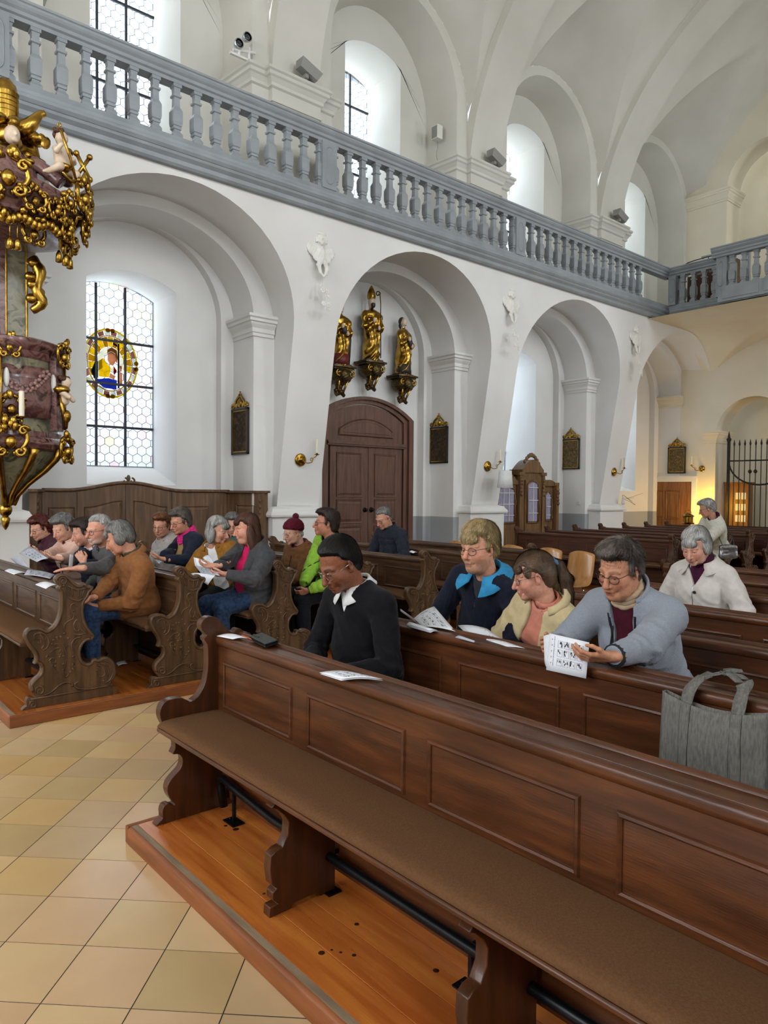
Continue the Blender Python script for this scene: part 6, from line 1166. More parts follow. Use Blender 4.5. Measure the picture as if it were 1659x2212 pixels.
def window(name, c, y, w, z0, zs, b, bars_z, pieces, tints=False, hole=None, casement=False):
    root = empty(name, (c, y, z0)); tag(root, kind='structure')
    ol = outline_seg(c, w, z0, zs, b, 14); conv = [(x, z) for x, z in ol]; A_ = sum(conv[i][0]*conv[(i+1) % len(conv)][1]-conv[(i+1) % len(conv)][0]*conv[i][1] for i in range(len(conv)))
    if A_ < 0: conv = conv[::-1]
    conv2 = [p for i, p in enumerate(conv) if hypot(p[0]-conv[i-1][0], p[1]-conv[i-1][1]) > 1e-4]
    lat = MB(); allp = MB(); k = 0; rr = random.Random(3)
    for r in range(-1, int((zs+b-z0)/(1.5*HR))+2):
        for q in range(-1, int(2*w/(2*HW_))+2):
            hx = c-w+(q+(.5 if r % 2 else 0))*2*HW_; hz = z0+r*1.5*HR; P = [(hx+p[0], hz+p[1]) for p in hexp]; full = True; Q = P
            for i in range(len(conv2)):
                n0 = len(Q); Q2 = clip(Q, conv2[i], conv2[(i+1) % len(conv2)])
                if Q2 != Q: full = False
                Q = Q2
                if not Q: break
            if len(Q) < 3: continue
            ar = abs(sum(Q[i][0]*Q[(i+1) % len(Q)][1]-Q[(i+1) % len(Q)][0]*Q[i][1] for i in range(len(Q))))/2
            if ar < 1e-4: continue
            for i in range(len(Q)):
                p, s_ = Q[i], Q[(i+1) % len(Q)]; dx, dz = s_[0]-p[0], s_[1]-p[1]; l_ = hypot(dx, dz)
                if l_ < 1e-3: continue
                nx, nz = -dz/l_*.004, dx/l_*.004; lat.add([(p[0], y-.004, p[1]), (s_[0], y-.004, s_[1]), (s_[0]+nx, y-.004, s_[1]+nz), (p[0]+nx, y-.004, p[1]+nz)], [(0, 1, 2, 3)])
            if hole and ((hx-hole[0])/hole[2])**2+((hz-hole[1])/hole[3])**2 < .8: continue
            mt = 'pane'
            if tints and rr.random() < .14: mt = rr.choice(['pane_pink', 'pane_yellow', 'pane_pink', 'pane_green'])
            if not pieces: allp.prism(shrink(Q, .002), 'y', y-.002, y+.002); continue
            if full:
                if mt not in HEXM: HEXM[mt] = HM0.mesh('pane', mt)
                o = new('pane', HEXM[mt], root); o.location = (hx-c, 0, hz-z0)
            else:
                m = MB(); m.prism([(p[0]-c, p[1]-z0) for p in shrink(Q, .002)], 'y', -.002, .002); m.build('pane', mt, root)
            k += 1
    if not pieces: q = child(allp, 'glazing', 'pane', root); q['kind'] = 'stuff'
    child(lat, 'lead_came', 'came_lead', root)
    m = MB(); o2 = outline_seg(c, w+.05, z0-.05, zs, b+.05, 14); n = len(ol)
    m.add([(x, y-.03, z) for x, z in ol]+[(x, y-.03, z) for x, z in o2]+[(x, y+.02, z) for x, z in ol], [(i, i+1, n+i+1, n+i) for i in range(n-1)]+[(i, i+1, 2*n+i+1, 2*n+i) for i in range(n-1)]); m.box(c-w-.05, c+w+.05, y-.03, y+.02, z0-.05, z0); child(m, 'frame', 'grey_paint', root)
    for x in (c-w/3, c+w/3):
        m = MB(); m.box(x-.018, x+.018, y-.035, y-.008, z0, zs+b*.8); child(m, 'glazing_bar', 'came_lead', root)
    for z in bars_z:
        m = MB(); m.box(c-w, c+w, y-.04, y-.008, z-.018, z+.018); child(m, 'glazing_bar', 'came_lead', root)
    return root
w1 = window('window_1', NB[0], 11.60, .69, 2.0, 4.70, .19, (2.62, 3.30, 3.98), True, True, (NB[0]-.01, 3.62, .40, .50))
window('window_2', NB[0], 11.53, .68, 6.7, 9.76, .13, (7.3, 7.95, 8.6, 9.25), True)
window('window_3', NB[1], 11.53, .68, 6.7, 9.76, .13, (7.3, 7.95, 8.6, 9.25), True)
for i, k in enumerate((2, 3)):
    window('window_%d' % (4+i), NB[k], 11.53, .68, 6.7, 9.76, .13, (7.3, 7.95, 8.6, 9.25), False)
    window('window_%d' % (6+i), NB[k], 11.60, .69, 2.0, 4.70, .19, (2.62, 3.30, 3.98), False)
# stained-glass medallion of a saint with a staff, set in the first window
md = empty('stained_glass_medallion', (NB[0]-.01, 11.575, 3.62), parent=None); md.parent = w1; md.matrix_parent_inverse = w1.matrix_basis.inverted()
def gp(name, pts, mt, y=0.0):
    m = MB(); m.prism([(p[0]*.43, p[1]*.53) for p in pts], 'y', y-.002, y+.002); return m.build(name, mt, md)
def ringseg(a0, a1, r0, r1, n=6): return [(r1*cos(a0+(a1-a0)*i/n), r1*sin(a0+(a1-a0)*i/n)) for i in range(n+1)]+[(r0*cos(a1-(a1-a0)*i/n), r0*sin(a1-(a1-a0)*i/n)) for i in range(n+1)]
for i in range(24): a = 2*pi*i/24; gp('border_piece', ringseg(a, a+2*pi/24-.03, .84, .97, 3), 'glass_rose' if i % 2 else 'glass_cream')
for i in range(16): a = 2*pi*i/16; gp('border_edge', ringseg(a, a+2*pi/16, .80, .835, 3), 'glass_gold'); gp('border_edge', ringseg(a, a+2*pi/16, .975, 1.03, 3), 'glass_yellow')
for a in (0, pi/2, pi, 3*pi/2):
    for s in (-1, 1): gp('border_scroll', [(cos(a+s*.09)*.98+.09*cos(t), sin(a+s*.09)*.98+.07*sin(t)) for t in [2*pi*j/8 for j in range(8)]], 'glass_gold', -.004)
for i in range(22):
    a = 2*pi*i/22
    if not (3.5 < a < 5.9): gp('ray', ringseg(a, a+2*pi/22-.02, .50, .79, 3), 'glass_yellow' if (i % 2) else 'glass_gold')
gp('halo', ringseg(-.3, pi+.5, .30, .48, 14), 'glass_cream', -.003)
gp('mantle', [(-.70, -.28), (-.52, .06), (-.44, .02), (-.44, -.46), (-.58, -.50)], 'glass_dark', -.004)
gp('robe', [(-.42, -.42), (-.42, .04), (-.25, .14), (-.12, -.02), (.02, -.12), (.0, -.24), (-.06, -.42)], 'glass_yellow', -.006)
gp('robe_blue', [(-.56, -.52), (-.06, -.44), (.14, -.47), (.24, -.50), (.22, -.76), (-.25, -.74)], 'glass_blue', -.006)
gp('hair', [(-.12, .24), (-.10, .40), (.06, .48), (.24, .42), (.27, .20), (.25, .02), (.205, .08), (.185, .31), (.04, .37), (-.09, .31)], 'glass_hair', -.005)
gp('face', [(-.10, .10), (-.09, .30), (.04, .36), (.18, .30), (.20, .08), (.10, -.06), (-.02, -.03)], 'glass_flesh', -.007)
gp('hand', [(-.05, -.42), (.0, -.28), (.10, -.34), (.20, -.36), (.12, -.46)], 'glass_flesh', -.008); gp('hand', [(.34, -.04), (.42, -.04), (.42, -.20), (.34, -.22)], 'glass_flesh', -.010)
gp('book', [(.12, -.06), (.24, -.20), (.16, -.32), (.12, -.26)], 'glass_red', -.007); gp('book_page', [(.02, -.16), (.10, -.06), (.115, -.25), (.06, -.27)], 'glass_cream', -.009)
gp('staff', [(.27, .62), (.33, .62), (.33, -.72), (.27, -.72)], 'glass_wood', -.009); gp('staff_bar', [(.10, .58), (.12, .64), (.26, .57), (.26, .51)], 'glass_wood', -.0095); gp('arm', [(.34, -.24), (.44, -.24), (.44, -.62), (.34, -.66)], 'glass_flesh', -.006)

# ================================================================== portal in the second bay
c = NB[1]; dr = empty('door_1', (c, 10.66, 0)); tag(dr, kind='structure')
def ring(w0, zs0, b0, w1_, zs1, b1, y0, y1, nm, par=dr):
    a = outline_seg(c, w0, 0, zs0, b0, 20); b = outline_seg(c, w1_, 0, zs1, b1, 20); n = len(a); m = MB()
    m.add([(x, y0, z) for x, z in a]+[(x, y0, z) for x, z in b]+[(x, y1, z) for x, z in a]+[(x, y1, z) for x, z in b], [(i, i+1, n+i+1, n+i) for i in range(n-1)]+[(i, i+1, 2*n+i+1, 2*n+i) for i in range(n-1)]+[(n+i, n+i+1, 3*n+i+1, 3*n+i) for i in range(n-1)]); return child(m, nm, 'door_wood', par, smooth=40)
ring(1.02, 3.03, .32, 1.14, 3.03, .38, 10.55, 10.75, 'outer_frame'); ring(.92, 2.98, .30, 1.03, 3.02, .33, 10.60, 10.75, 'inner_frame')
m = MB(); m.prism(outline_seg(c, .95, 2.50, 2.96, .30, 20), 'y', 10.64, 10.70); ty = child(m, 'tympanum', 'door_wood', dr)
m = MB(); pa = outline_seg(c, .66, 2.66, 2.78, .22, 16); pb_ = outline_seg(c, .60, 2.70, 2.78, .18, 16); n = len(pa)
m.loft([[(x, 10.625, z) for x, z in pa], [(x, 10.61, z) for x, z in outline_seg(c, .645, 2.67, 2.78, .21, 16)], [(x, 10.638, z) for x, z in pb_], [(x, 10.618, z) for x, z in outline_seg(c, .56, 2.725, 2.77, .16, 16)]]); child(m, 'panel', 'door_wood', ty)
m = MB(); m.box(c-.95, c+.95, 10.57, 10.68, 2.47, 2.56); m.box(c-.95, c+.95, 10.55, 10.60, 2.50, 2.53); child(m, 'transom', 'door_wood', dr)
for s in (-1, 1):
    x0, x1 = (c+.045-.90, c+.045-.005) if s < 0 else (c+.045+.005, c+.90)
    m = MB(); m.box(x0, x1, 10.63, 10.69, .02, 2.47); lf = child(m, 'leaf', 'door_wood', dr)
    for z0, z1 in ((1.55, 2.32), (1.06, 1.45), (.20, .95)):
        p = MB(); q0, q1 = x0+.17, x1-.17
        def rc(i, yy): return [(q0+i, yy, z0+i), (q1-i, yy, z0+i), (q1-i, yy, z1-i), (q0+i, yy, z1-i)]
        p.loft([rc(-.03, 10.629), rc(-.025, 10.612), rc(.0, 10.618), rc(.008, 10.626), rc(.05, 10.612), rc(.055, 10.612)]); child(p, 'panel', 'door_wood', lf)
    m = MB(); m.sphere((c+.045+s*.08, 10.585, 1.28), .032, 10, 7); m.lathe([(.05, 0), (.045, -.012), (.015, -.02), (.015, -.04)], (c+.045+s*.08, 10.63, 1.28), 12, 'y'); child(m, 'knob', 'black_metal', lf, smooth=True)
# small door with its stone frame in the back wall
bd = empty('door_2', (XB, 10.2, 0)); tag(bd, kind='structure')
m = MB(); m.box(XB-.05, XB+.02, 10.88, 11.02, 0, 1.97); m.box(XB-.05, XB+.02, 9.36, 9.50, 0, 1.97); m.box(XB-.05, XB+.02, 9.36, 11.02, 1.97, 2.12); m.box(XB-.065, XB-.05, 9.32, 11.06, 2.08, 2.12); child(m, 'stone_frame', 'plaster', bd)
m = MB(); m.box(XB-.03, XB+.01, 9.50, 10.88, .02, 1.97); bl = child(m, 'leaf', 'back_door_wood', bd)
for y0, y1 in ((9.85, 10.20), (10.32, 10.66)):
    p = MB()
    def rc(i, xx): return [(xx, y0+i, .95+i), (xx, y1-i, .95+i), (xx, y1-i, 1.70-i), (xx, y0+i, 1.70-i)]
    p.loft([rc(-.02, XB-.031), rc(-.015, XB-.045), rc(.0, XB-.032), rc(.04, XB-.042), rc(.05, XB-.042)]); child(p, 'panel', 'back_door_wood', bl)
m = MB(); m.box(XB-.045, XB-.03, 10.70, 10.86, 1.52, 1.56); m.sphere((XB-.04, 10.72, 1.54), (.012, .05, .05), 8, 5); m.sphere((XB-.04, 10.62, 1.54), (.012, .05, .035), 8, 5); child(m, 'hinge', 'iron', bl)

# ================================================================== wrought-iron grille before the back opening
gr = empty('iron_grille', (XB-.1, 7.95, 0)); tag(gr, 'black wrought-iron gate with spear tips across the back archway', 'gate')
xg = XB-.08; m = MB(); m.box(xg-.03, xg+.03, 8.47, 8.53, 0, 3.02); m.sphere((xg, 8.50, 3.06), .06, 10, 7); m.lathe([(.03, 0), (.035, .05), (.004, .20)], (xg, 8.50, 3.08), 8); child(m, 'gate_post', 'iron', gr, smooth=40)
for i in range(12):
    y = 8.36-.135*i; m = MB(); m.tube([(xg, y, .10), (xg, y, 2.90)], .012, 6); m.lathe([(.012, 0), (.026, .05), (.003, .17)], (xg, y, 2.88), 6); m.sphere((xg, y, .62), .045, 8, 6)
    if i in (3, 4): m.sphere((xg, y, 2.22), .05, 8, 6)
    child(m, 'bar', 'iron', gr)
for z in (2.50, .80, .15): m = MB(); m.box(xg-.014, xg+.014, 6.7, 8.48, z-.018, z+.018); child(m, 'rail', 'iron', gr)
m = MB(); m.tube([(xg-.02, 7.72+.76*cos(t), 2.50-.62*sin(t)) for t in [pi*i/18 for i in range(19)]], .022, 6); child(m, 'arc', 'iron', gr)
nb = empty('notice_cabinet', (XB+.9, 8.6, 0)); tag(nb, 'brown wooden notice cabinet with leaflets behind the iron gate', 'cabinet')
m = MB(); m.box(XB+.55, XB+.85, 8.25, 8.88, .5, 1.92); m.box(XB+.50, XB+.88, 8.20, 8.93, 1.92, 1.96); child(m, 'body', 'back_door_wood', nb)
for i in range(6): m = MB(); m.box(XB+.54, XB+.549, 8.30+(i % 2)*.15, 8.42+(i % 2)*.15, .9+.3*(i//2), 1.08+.3*(i//2)); child(m, 'leaflet', 'paper', nb)
# warm lamp that lights the corner beside the grille
lm = empty('candle_lamp', (18.9, 8.98, 0)); tag(lm, 'glowing yellow candle lamp behind the standing person at the back wall', 'lamp')
ml = mat('lamp_glow', 'ffd060', rough=.5); b_ = ml.node_tree.nodes['Principled BSDF']; b_.inputs['Emission Color'].default_value = lin('ffb838'); b_.inputs['Emission Strength'].default_value = 14
m = MB(); m.lathe([(.16, 0), (.16, .03), (.03, .05), (.025, .85), (.10, .90), (.10, .92)], (18.9, 8.98, 0), 14); child(m, 'stand', 'iron', lm, smooth=40)
m = MB(); m.lathe([(.05, .92), (.075, .98), (.075, 1.10), (.06, 1.14)], (18.9, 8.98, 0), 14); child(m, 'glass', 'lamp_glow', lm, smooth=True)
pl_ = bpy.data.lights.new('candle_light', 'POINT'); pl_.energy = 85; pl_.color = (1, .58, .05); pl_.shadow_soft_size = .08; po = bpy.data.objects.new('candle_light', pl_); COL.objects.link(po); po.location = (18.86, 8.95, 1.28)
# ================================================================== panelled bench in the first bay
wn = empty('wall_panelling', (4.22, 10.3, 0)); tag(wn, 'brown oak wall panelling with curved crest under the stained-glass window', 'panelling')
yb = 10.36
def ztop(x): t = (x-4.02)/.86; return 1.60+(.115*(.5+.5*cos(pi*max(-1, min(1, t)))) if abs(t) < 1 else 0)
m = MB(); xs = [2.85+.05*i for i in range(57)]
m.prism([(x, ztop(x)) for x in xs]+[(xs[-1], .1), (xs[0], .1)], 'y', yb, yb+.05); child(m, 'back_panel', 'wainscot_wood', wn)
m = MB(); m.tube([(x, yb-.01, ztop(x)+.012) for x in xs], .026, 6, flat=((0, 1, 0), 1)); child(m, 'top_moulding', 'wainscot_wood', wn, smooth=True)
m = MB()
for s in (-1, 1): m.tube([(4.02+s*(.05+p[0]), yb-.02, 1.745+p[1]) for p in spiral(0, 0, .05, .008, pi/2 if s > 0 else pi/2, .9*(-s))], .014, 6)
m.sphere((4.02, yb-.02, 1.79), (.03, .02, .05), 8, 6); child(m, 'crest', 'wainscot_wood', wn, smooth=True)
def raised(par, nm, pts_fn, mt, d=.02):
    p = MB(); p.loft([pts_fn(-.02, .002), pts_fn(-.014, -d*.7), pts_fn(.0, -.002), pts_fn(.035, -d), pts_fn(.04, -d)]); return child(p, nm, mt, par)
for x0, x1, arch in ((3.42, 3.92, 1), (4.12, 4.60, -1), (4.86, 5.28, 0), (2.95, 3.26, 0)):
    def fn(i, dy, x0=x0, x1=x1, arch=arch):
        n = 8; top = [(x1-i-(x1-x0-2*i)*k/n, 1.36-i+(.09*(.5-.5*cos(pi*(k/n if arch < 0 else 1-k/n))) if arch else .0) ) for k in range(n+1)]
        return [(x0+i, yb+dy, .55+i), (x1-i, yb+dy, .55+i)]+[(x, yb+dy, z) for x, z in top]
    raised(wn, 'panel', fn, 'wainscot_wood')
for x in (4.02, 4.72, 3.34): m = MB(); m.box(x-.035, x+.035, yb-.018, yb, .3, ztop(x)-.02); child(m, 'stile', 'wainscot_wood', wn)
# flanks
for (xa, ya, xb_, yb_) in ((5.62, 10.36, 5.90, 9.66), (2.84, 10.36, 2.56, 9.66)):
    d = Vector((xb_-xa, yb_-ya)); L_ = d.length; d.normalize(); nrm = Vector((d.y, -d.x)); nrm = nrm if nrm.x*(4.2-xa) > 0 else -nrm; ang = atan2(d.y, d.x)
    def W2(u, o, z): return (xa+d.x*u+nrm.x*o, ya+d.y*u+nrm.y*o, z)
    def slab(nm, u0, u1, o0, o1, z0, z1):
        m = MB(); m.add([W2(u, o, z) for z in (z0, z1) for u, o in ((u0, o0), (u1, o0), (u1, o1), (u0, o1))], [(0, 1, 2, 3), (4, 5, 6, 7), (0, 1, 5, 4), (1, 2, 6, 5), (2, 3, 7, 6), (3, 0, 4, 7)]); return child(m, nm, 'wainscot_wood', wn)
    slab('side_panel', 0, L_, -.05, 0, .1, 1.59); slab('top_moulding', -.02, L_+.04, -.06, .05, 1.59, 1.625)
    slab('pilaster', L_-.16, L_, 0, .035, .1, 1.59); slab('stile', .0, .14, 0, .018, .1, 1.58)
    p = MB(); q = lambda i, o: [W2(.2+i, o, .6+i), W2(L_-.24-i, o, .6+i), W2(L_-.24-i, o, 1.38-i), W2(.2+i, o, 1.38-i)]; p.loft([q(-.02, .001), q(-.014, .016), q(0, .003), q(.035, .02), q(.04, .02)]); child(p, 'panel', 'wainscot_wood', wn)
    m = MB()
    for i in range(9): m.sphere(W2(L_-.08, .036, .75+.09*i), (.025, .02, .035), 7, 5)
    child(m, 'carved_drop', 'wainscot_wood', wn, smooth=True)
# ================================================================== confessional in the third bay
cf = empty('confessional', (12.5, 9.9, 0)); tag(cf, 'carved oak confessional with curtained lattice doors against the third bay', 'confessional')
CW = 'confessional_wood'
def cfp(fn, nm, par=None, **k): m = MB(); fn(m); return child(m, nm, CW, par or cf, **k) if par is None else child(m, nm, CW, par, **k)
X0, X1, X2, X3 = 11.35, 12.15, 12.92, 13.45; yfr = 9.72
cfp(lambda m: (m.box(X0, X3, yfr+.08, 10.4, 0, 1.86), m.box(X1, X2, yfr, yfr+.3, 0, 2.12)), 'body')
def bow(x0, x1, z0, hgt, n=12): return [(x0+(x1-x0)*i/n, z0+hgt*sin(pi*i/n)) for i in range(n+1)]
cfp(lambda m: m.prism(bow(X0, X1, 1.84, .16)+[(X1, 1.80), (X0, 1.80)], 'y', yfr+.02, yfr+.2), 'side_pediment'); cfp(lambda m: m.prism(bow(X2, X3+.02, 1.82, .10)+[(X3+.02, 1.78), (X2, 1.78)], 'y', yfr+.02, yfr+.2), 'side_pediment')
cfp(lambda m: m.prism(bow(X1+.02, X2-.02, 2.12, .22)+[(X2-.02, 2.06), (X1+.02, 2.06)], 'y', yfr-.04, yfr+.25), 'pediment')
cfp(lambda m: [m.sphere((X1+.14+.06*i, yfr, 2.24+.20*sin(pi*(i+.8)/9)), (.04, .03, .05), 8, 6) for i in range(9)], 'crest_carving', smooth=True)
cfp(lambda m: [m.sphere((X0+.12+.06*i, yfr+.06, 1.93+.12*sin(pi*(i+.8)/10)), (.036, .025, .04), 8, 6) for i in range(10)], 'crest_carving', smooth=True)
cfp(lambda m: m.box(X0-.03, X3+.05, yfr+.0, 10.4, 2.0, 2.05) if False else (m.box(X1-.08, X1+.10, yfr-.05, yfr+.3, 2.0, 2.07), m.box(X2-.10, X2+.08, yfr-.05, yfr+.3, 2.0, 2.07), m.box(X3-.09, X3+.07, yfr+.0, yfr+.3, 1.80, 1.86), m.box(X0-.04, X0+.08, yfr, yfr+.3, 1.80, 1.86)), 'cornice')
cfp(lambda m: (m.box(X0+.05, X1, 9.9, 10.35, 1.97, 2.08)), 'roof')
for x in (X1, X2, X3-.02):
    def pil(m, x=x):
        zt = 2.0 if x != X3-.02 else 1.80
        m.box(x-.045, x+.045, yfr-.03, yfr+.1, .1, zt)
        for i in range(5): m.sphere((x+.01*sin(i*2), yfr-.035, zt-.10-.075*i), (.04, .03, .05), 8, 6)
    cfp(pil, 'pilaster', smooth=40)
mat('curtain', '8d88a0', 'a8a2b4', sc=30, st=(14, 1, .4), rough=.95)
for (a, b_, z0, z1, nbx, yy) in ((X0+.14, X1-.16, 1.02, 1.72, 3, yfr+.07), (X1+.22, X2-.22, 1.02, 1.84, 2, yfr-.01), (X2+.17, X3-.19, 1.05, 1.62, 1, yfr+.07)):
    d = MB(); d.box(a-.08, b_+.08, yy-.015, yy+.02, .2, z1+.06); door = child(d, 'door', CW, cf)
    m = MB(); n = 24; m.grid(lambda u, v: (a+(b_-a)*u, yy-.019-.006*(1+sin(u*nbx*15)), z0+(z1-z0+.04*sin(pi*u))*v), n, 2); child(m, 'curtain', 'curtain', door, smooth=True)
    for i in range(1, nbx): m = MB(); x = a+(b_-a)*i/nbx; m.box(x-.006, x+.006, yy-.045, yy-.035, z0, z1); child(m, 'lattice_bar', 'plaster', door)
    for i in range(1, 4): m = MB(); z = z0+(z1-z0)*i/3-.1; m.box(a, b_, yy-.047, yy-.037, z-.006, z+.006); child(m, 'lattice_bar', 'plaster', door)
    m = MB(); m.tube([(a-.02, yy-.03, z0-.02), (a-.02, yy-.03, z1-.05)]+[(a+(b_-a)*i/8, yy-.03, z1+.06*sin(pi*i/8)-.02) for i in range(9)]+[(b_+.02, yy-.03, z1-.05), (b_+.02, yy-.03, z0-.02)], .018, 6); m.tube([(a-.03, yy-.03, z0-.03), (b_+.03, yy-.03, z0-.03)], .016, 6)
    m.tube([(b_+.05, yy-.02, z1-.1), (b_+.07, yy-.03, z1-.3), (b_+.04, yy-.03, z1-.42), (b_+.07, yy-.03, z1-.55), (b_+.05, yy-.02, z0)], .016, 6); child(m, 'carved_frame', CW, door, smooth=True)
    m = MB(); m.box(a, b_, yy-.03, yy-.015, .35, .85); child(m, 'lower_panel', CW, door)
# ================================================================== stations of the cross
mat('oil_paint', '2a2018', '6a4a30', sc=7, rough=.7, spec=.2, c3='3c3226', distort=2.5, ramp=(.3, .7))
mat('oil_paint_warm', '4a3020', 'a06848', sc=9, rough=.7, spec=.2, c3='5c5a3c', distort=3, ramp=(.3, .7))
PIC = ['dark', 'second', 'third', 'back']
PLAB = ['narrow black-framed oil painting with gilt crest nearest the stained-glass window', 'black-framed oil painting with gilt cross beside the arched portal', 'black-framed oil painting with gilt crest beside the confessional', 'black-framed oil painting with gilt crest above the small back door']
for i, (X, Yc_) in enumerate(((NB[0]+1.58, 10.24), (NB[1]+1.58, 10.27), (NB[2]+1.58, 10.28), (NB[3]+1.575, 9.93))):
    r = empty('framed_painting', (X-.02, Yc_, 2.2)); tag(r, PLAB[i], 'painting', 'stations of the cross')
    h, zb, zt = .255, 2.20, 2.93
    m = MB()
    for y0, y1, z0, z1 in ((-h, -h+.035, zb, zt), (h-.035, h, zb, zt), (-h, h, zb, zb+.035), (-h, h, zt-.035, zt)): m.box(X-.045, X-.004, Yc_+y0, Yc_+y1, z0, z1)
    child(m, 'frame', 'picture_frame', r, bevel=.006)
    m = MB()
    for y0, y1, z0, z1 in ((-h+.035, -h+.05, zb+.035, zt-.035), (h-.05, h-.035, zb+.035, zt-.035), (-h+.035, h-.035, zb+.035, zb+.05), (-h+.035, h-.035, zt-.05, zt-.035)): m.box(X-.036, X-.01, Yc_+y0, Yc_+y1, z0, z1)
    child(m, 'gilt_slip', 'gold', r)
    m = MB(); m.box(X-.024, X-.01, Yc_-h+.05, Yc_+h-.05, zb+.05, zt-.05); cv = child(m, 'canvas', 'oil_paint' if i < 2 else 'oil_paint_warm', r)
    m = MB()
    for s in (-1, 1):
        m.tube([(X-.03, Yc_+s*p[0], zt+.02+p[1]) for p in cr([(.24, .0), (.22, .05), (.15, .05), (.12, .10), (.06, .15), (.02, .17)], 4)], .020, 6); m.tube([(X-.035, Yc_+s*(.19+p[0]), zt+.03+p[1]) for p in spiral(0, 0, .04, .01, 0, 1.1, 10)], .011, 5); m.sphere((X-.03, Yc_+s*.10, zt+.05), (.02, .05, .04), 8, 6)
    m.sphere((X-.035, Yc_, zt+.08), (.025, .07, .07), 10, 7); child(m, 'crest', 'gold' if i else 'gold', r, smooth=True)
    m = MB(); m.box(X-.035, X-.02, Yc_-.012, Yc_+.012, zt+.15, zt+.27); m.box(X-.035, X-.02, Yc_-.04, Yc_+.04, zt+.20, zt+.225); child(m, 'cross', 'gold', r)
# ================================================================== brass wall sconces with candles
SL_ = ['brass wall sconce with white candle on the pier left of the portal', 'brass wall sconce with candle on the pier beside the confessional', 'brass wall sconce with cream candle on the farthest pier', 'small brass candle sconce on the back wall beside the iron gate']
for i, (X, Y_, Z_, f) in enumerate(((6.46, Yf(2.12)-.0, 2.12, 'y'), (10.90, Yf(2.15), 2.15, 'y'), (15.44, Yf(2.15), 2.15, 'y'), (XB, 9.24, 2.32, 'x'))):
    r = empty('candle_sconce', (X, Y_, Z_)); tag(r, SL_[i], 'sconce', 'brass sconces')
    fx = (lambda a, b, z: (X+a, Y_-b, Z_+z)) if f == 'y' else (lambda a, b, z: (X-b, Y_+a, Z_+z))
    sc_ = 1.0 if f == 'y' else .8
    m = MB(); m.lathe([(.105*sc_, 0), (.105*sc_, -.012), (.08*sc_, -.03), (.05*sc_, -.022), (.035*sc_, -.045), (.01, -.055)], (X, Y_, Z_), 20, 'y' if f == 'y' else 'x'); child(m, 'rosette', 'brass', r, smooth=True)
    m = MB(); m.tube([fx(*p) for p in cr([(0, .05, 0), (.03, .12, -.05), (.12, .14, -.04), (.15, .14, .02), (.20, .14, .05), (.22, .14, .07)], 5)], .008, 6); m.tube([fx(.12+p[0], .14, -.0+p[1]) for p in spiral(0, 0, .035, .01, 0, 1.2, 10)], .006, 5); m.lathe([(.01, .07), (.045, .085), (.045, .09), (.018, .092), (.018, .11)], fx(.22, .14, 0), 12); child(m, 'arm', 'brass', r, smooth=True)
    m = MB(); m.lathe([(.016, .10), (.017, .11), (.0165, .33), (.006, .335)], fx(.22, .14, 0), 12); child(m, 'candle', 'candle_wax' if i != 2 else 'wax_dark', r, smooth=40)
# white paper shade hanging at the second pier
ls = empty('lamp_shade', (11.2, 9.2, 1.8)); tag(ls, 'plain white fabric lampshade hanging left of the confessional', 'lampshade')
m = MB(); m.loft([[(11.06+.15*cos(t), 9.22+.10*sin(t), 2.06) for t in [2*pi*i/16 for i in range(16)]], [(11.05+.19*cos(t), 9.22+.13*sin(t), 1.72) for t in [2*pi*i/16 for i in range(16)]]], True, False); o = child(m, 'shade', 'white_cotton', ls, smooth=True); o.modifiers.new('s', 'SOLIDIFY').thickness = .004
m = MB(); m.tube([(11.05, 9.24, 2.04), (11.05, 9.42, 2.12)], .006, 5); m.tube([(10.95, 9.24, 1.74), (10.93, 9.26, 1.60), (10.93, 9.27, 1.5)], .004, 5); child(m, 'cord', 'white_cotton', ls)
# light switch
m = MB(); m.box(NB[2]+1.55, NB[2]+1.579, 10.0, 10.08, 1.36, 1.44); tag(m.build('wall_socket', 'speaker_white', bevel=.004), 'small white socket on the wall below the painting by the confessional', 'socket')
# ================================================================== lamps, loudspeakers on the gallery
CL = [('grey wedge-shaped uplight on the capital nearest the left', 6.52), ('grey wedge-shaped uplight on the middle gallery capital', 10.98), ('grey wedge-shaped uplight on the far gallery capital', 15.46)]
for lab, X in CL:
    r = empty('uplight', (X, 9.64, 8.06)); tag(r, lab, 'uplight', 'uplights on the gallery capitals')
    m = MB(); m.frust((X-.17, X+.17, 9.46, 9.60, 8.06), (X-.20, X+.20, 9.42, 9.62, 8.20)); m.xf(Matrix.Translation((X, 9.6, 8.08)) @ Matrix.Rotation(.35, 4, 'Y') @ Matrix.Translation((-X, -9.6, -8.02))); child(m, 'housing', 'speaker_grey', r)
    m = MB(); m.box(X-.03, X+.03, 9.5, 9.6, 8.06, 8.12); child(m, 'bracket', 'speaker_grey', r)
fl_ = empty('spotlight_pair', (5.58, 9.9, 8.06)); tag(fl_, 'pair of round chrome spotlights on a bar over the leftmost capital', 'spotlight')
m = MB(); m.box(5.30, 5.76, 9.70, 9.74, 8.05, 8.08); m.tube([(5.45, 9.72, 8.07), (5.45, 9.72, 8.16)], .02, 8); m.tube([(5.62, 9.72, 8.07), (5.62, 9.72, 8.26)], .02, 8); m.tube([(5.35, 9.72, 8.13), (5.72, 9.72, 8.22)], .022, 8); child(m, 'bar', 'plaster', fl_)
for x, z in ((5.42, 8.22), (5.56, 8.37)):
    m = MB(); m.lathe([(.02, .09), (.05, .06), (.07, 0), (.07, -.03), (.06, -.03), (.058, -.01)], (x, 9.68, z), 16, 'y'); q = child(m, 'spotlight', 'chrome', fl_, smooth=40); m = MB(); m.lathe([(.056, -.015), (.03, -.022), (.005, -.025)], (x, 9.68, z), 14, 'y'); child(m, 'lens', 'lamp_glass', q, smooth=True)
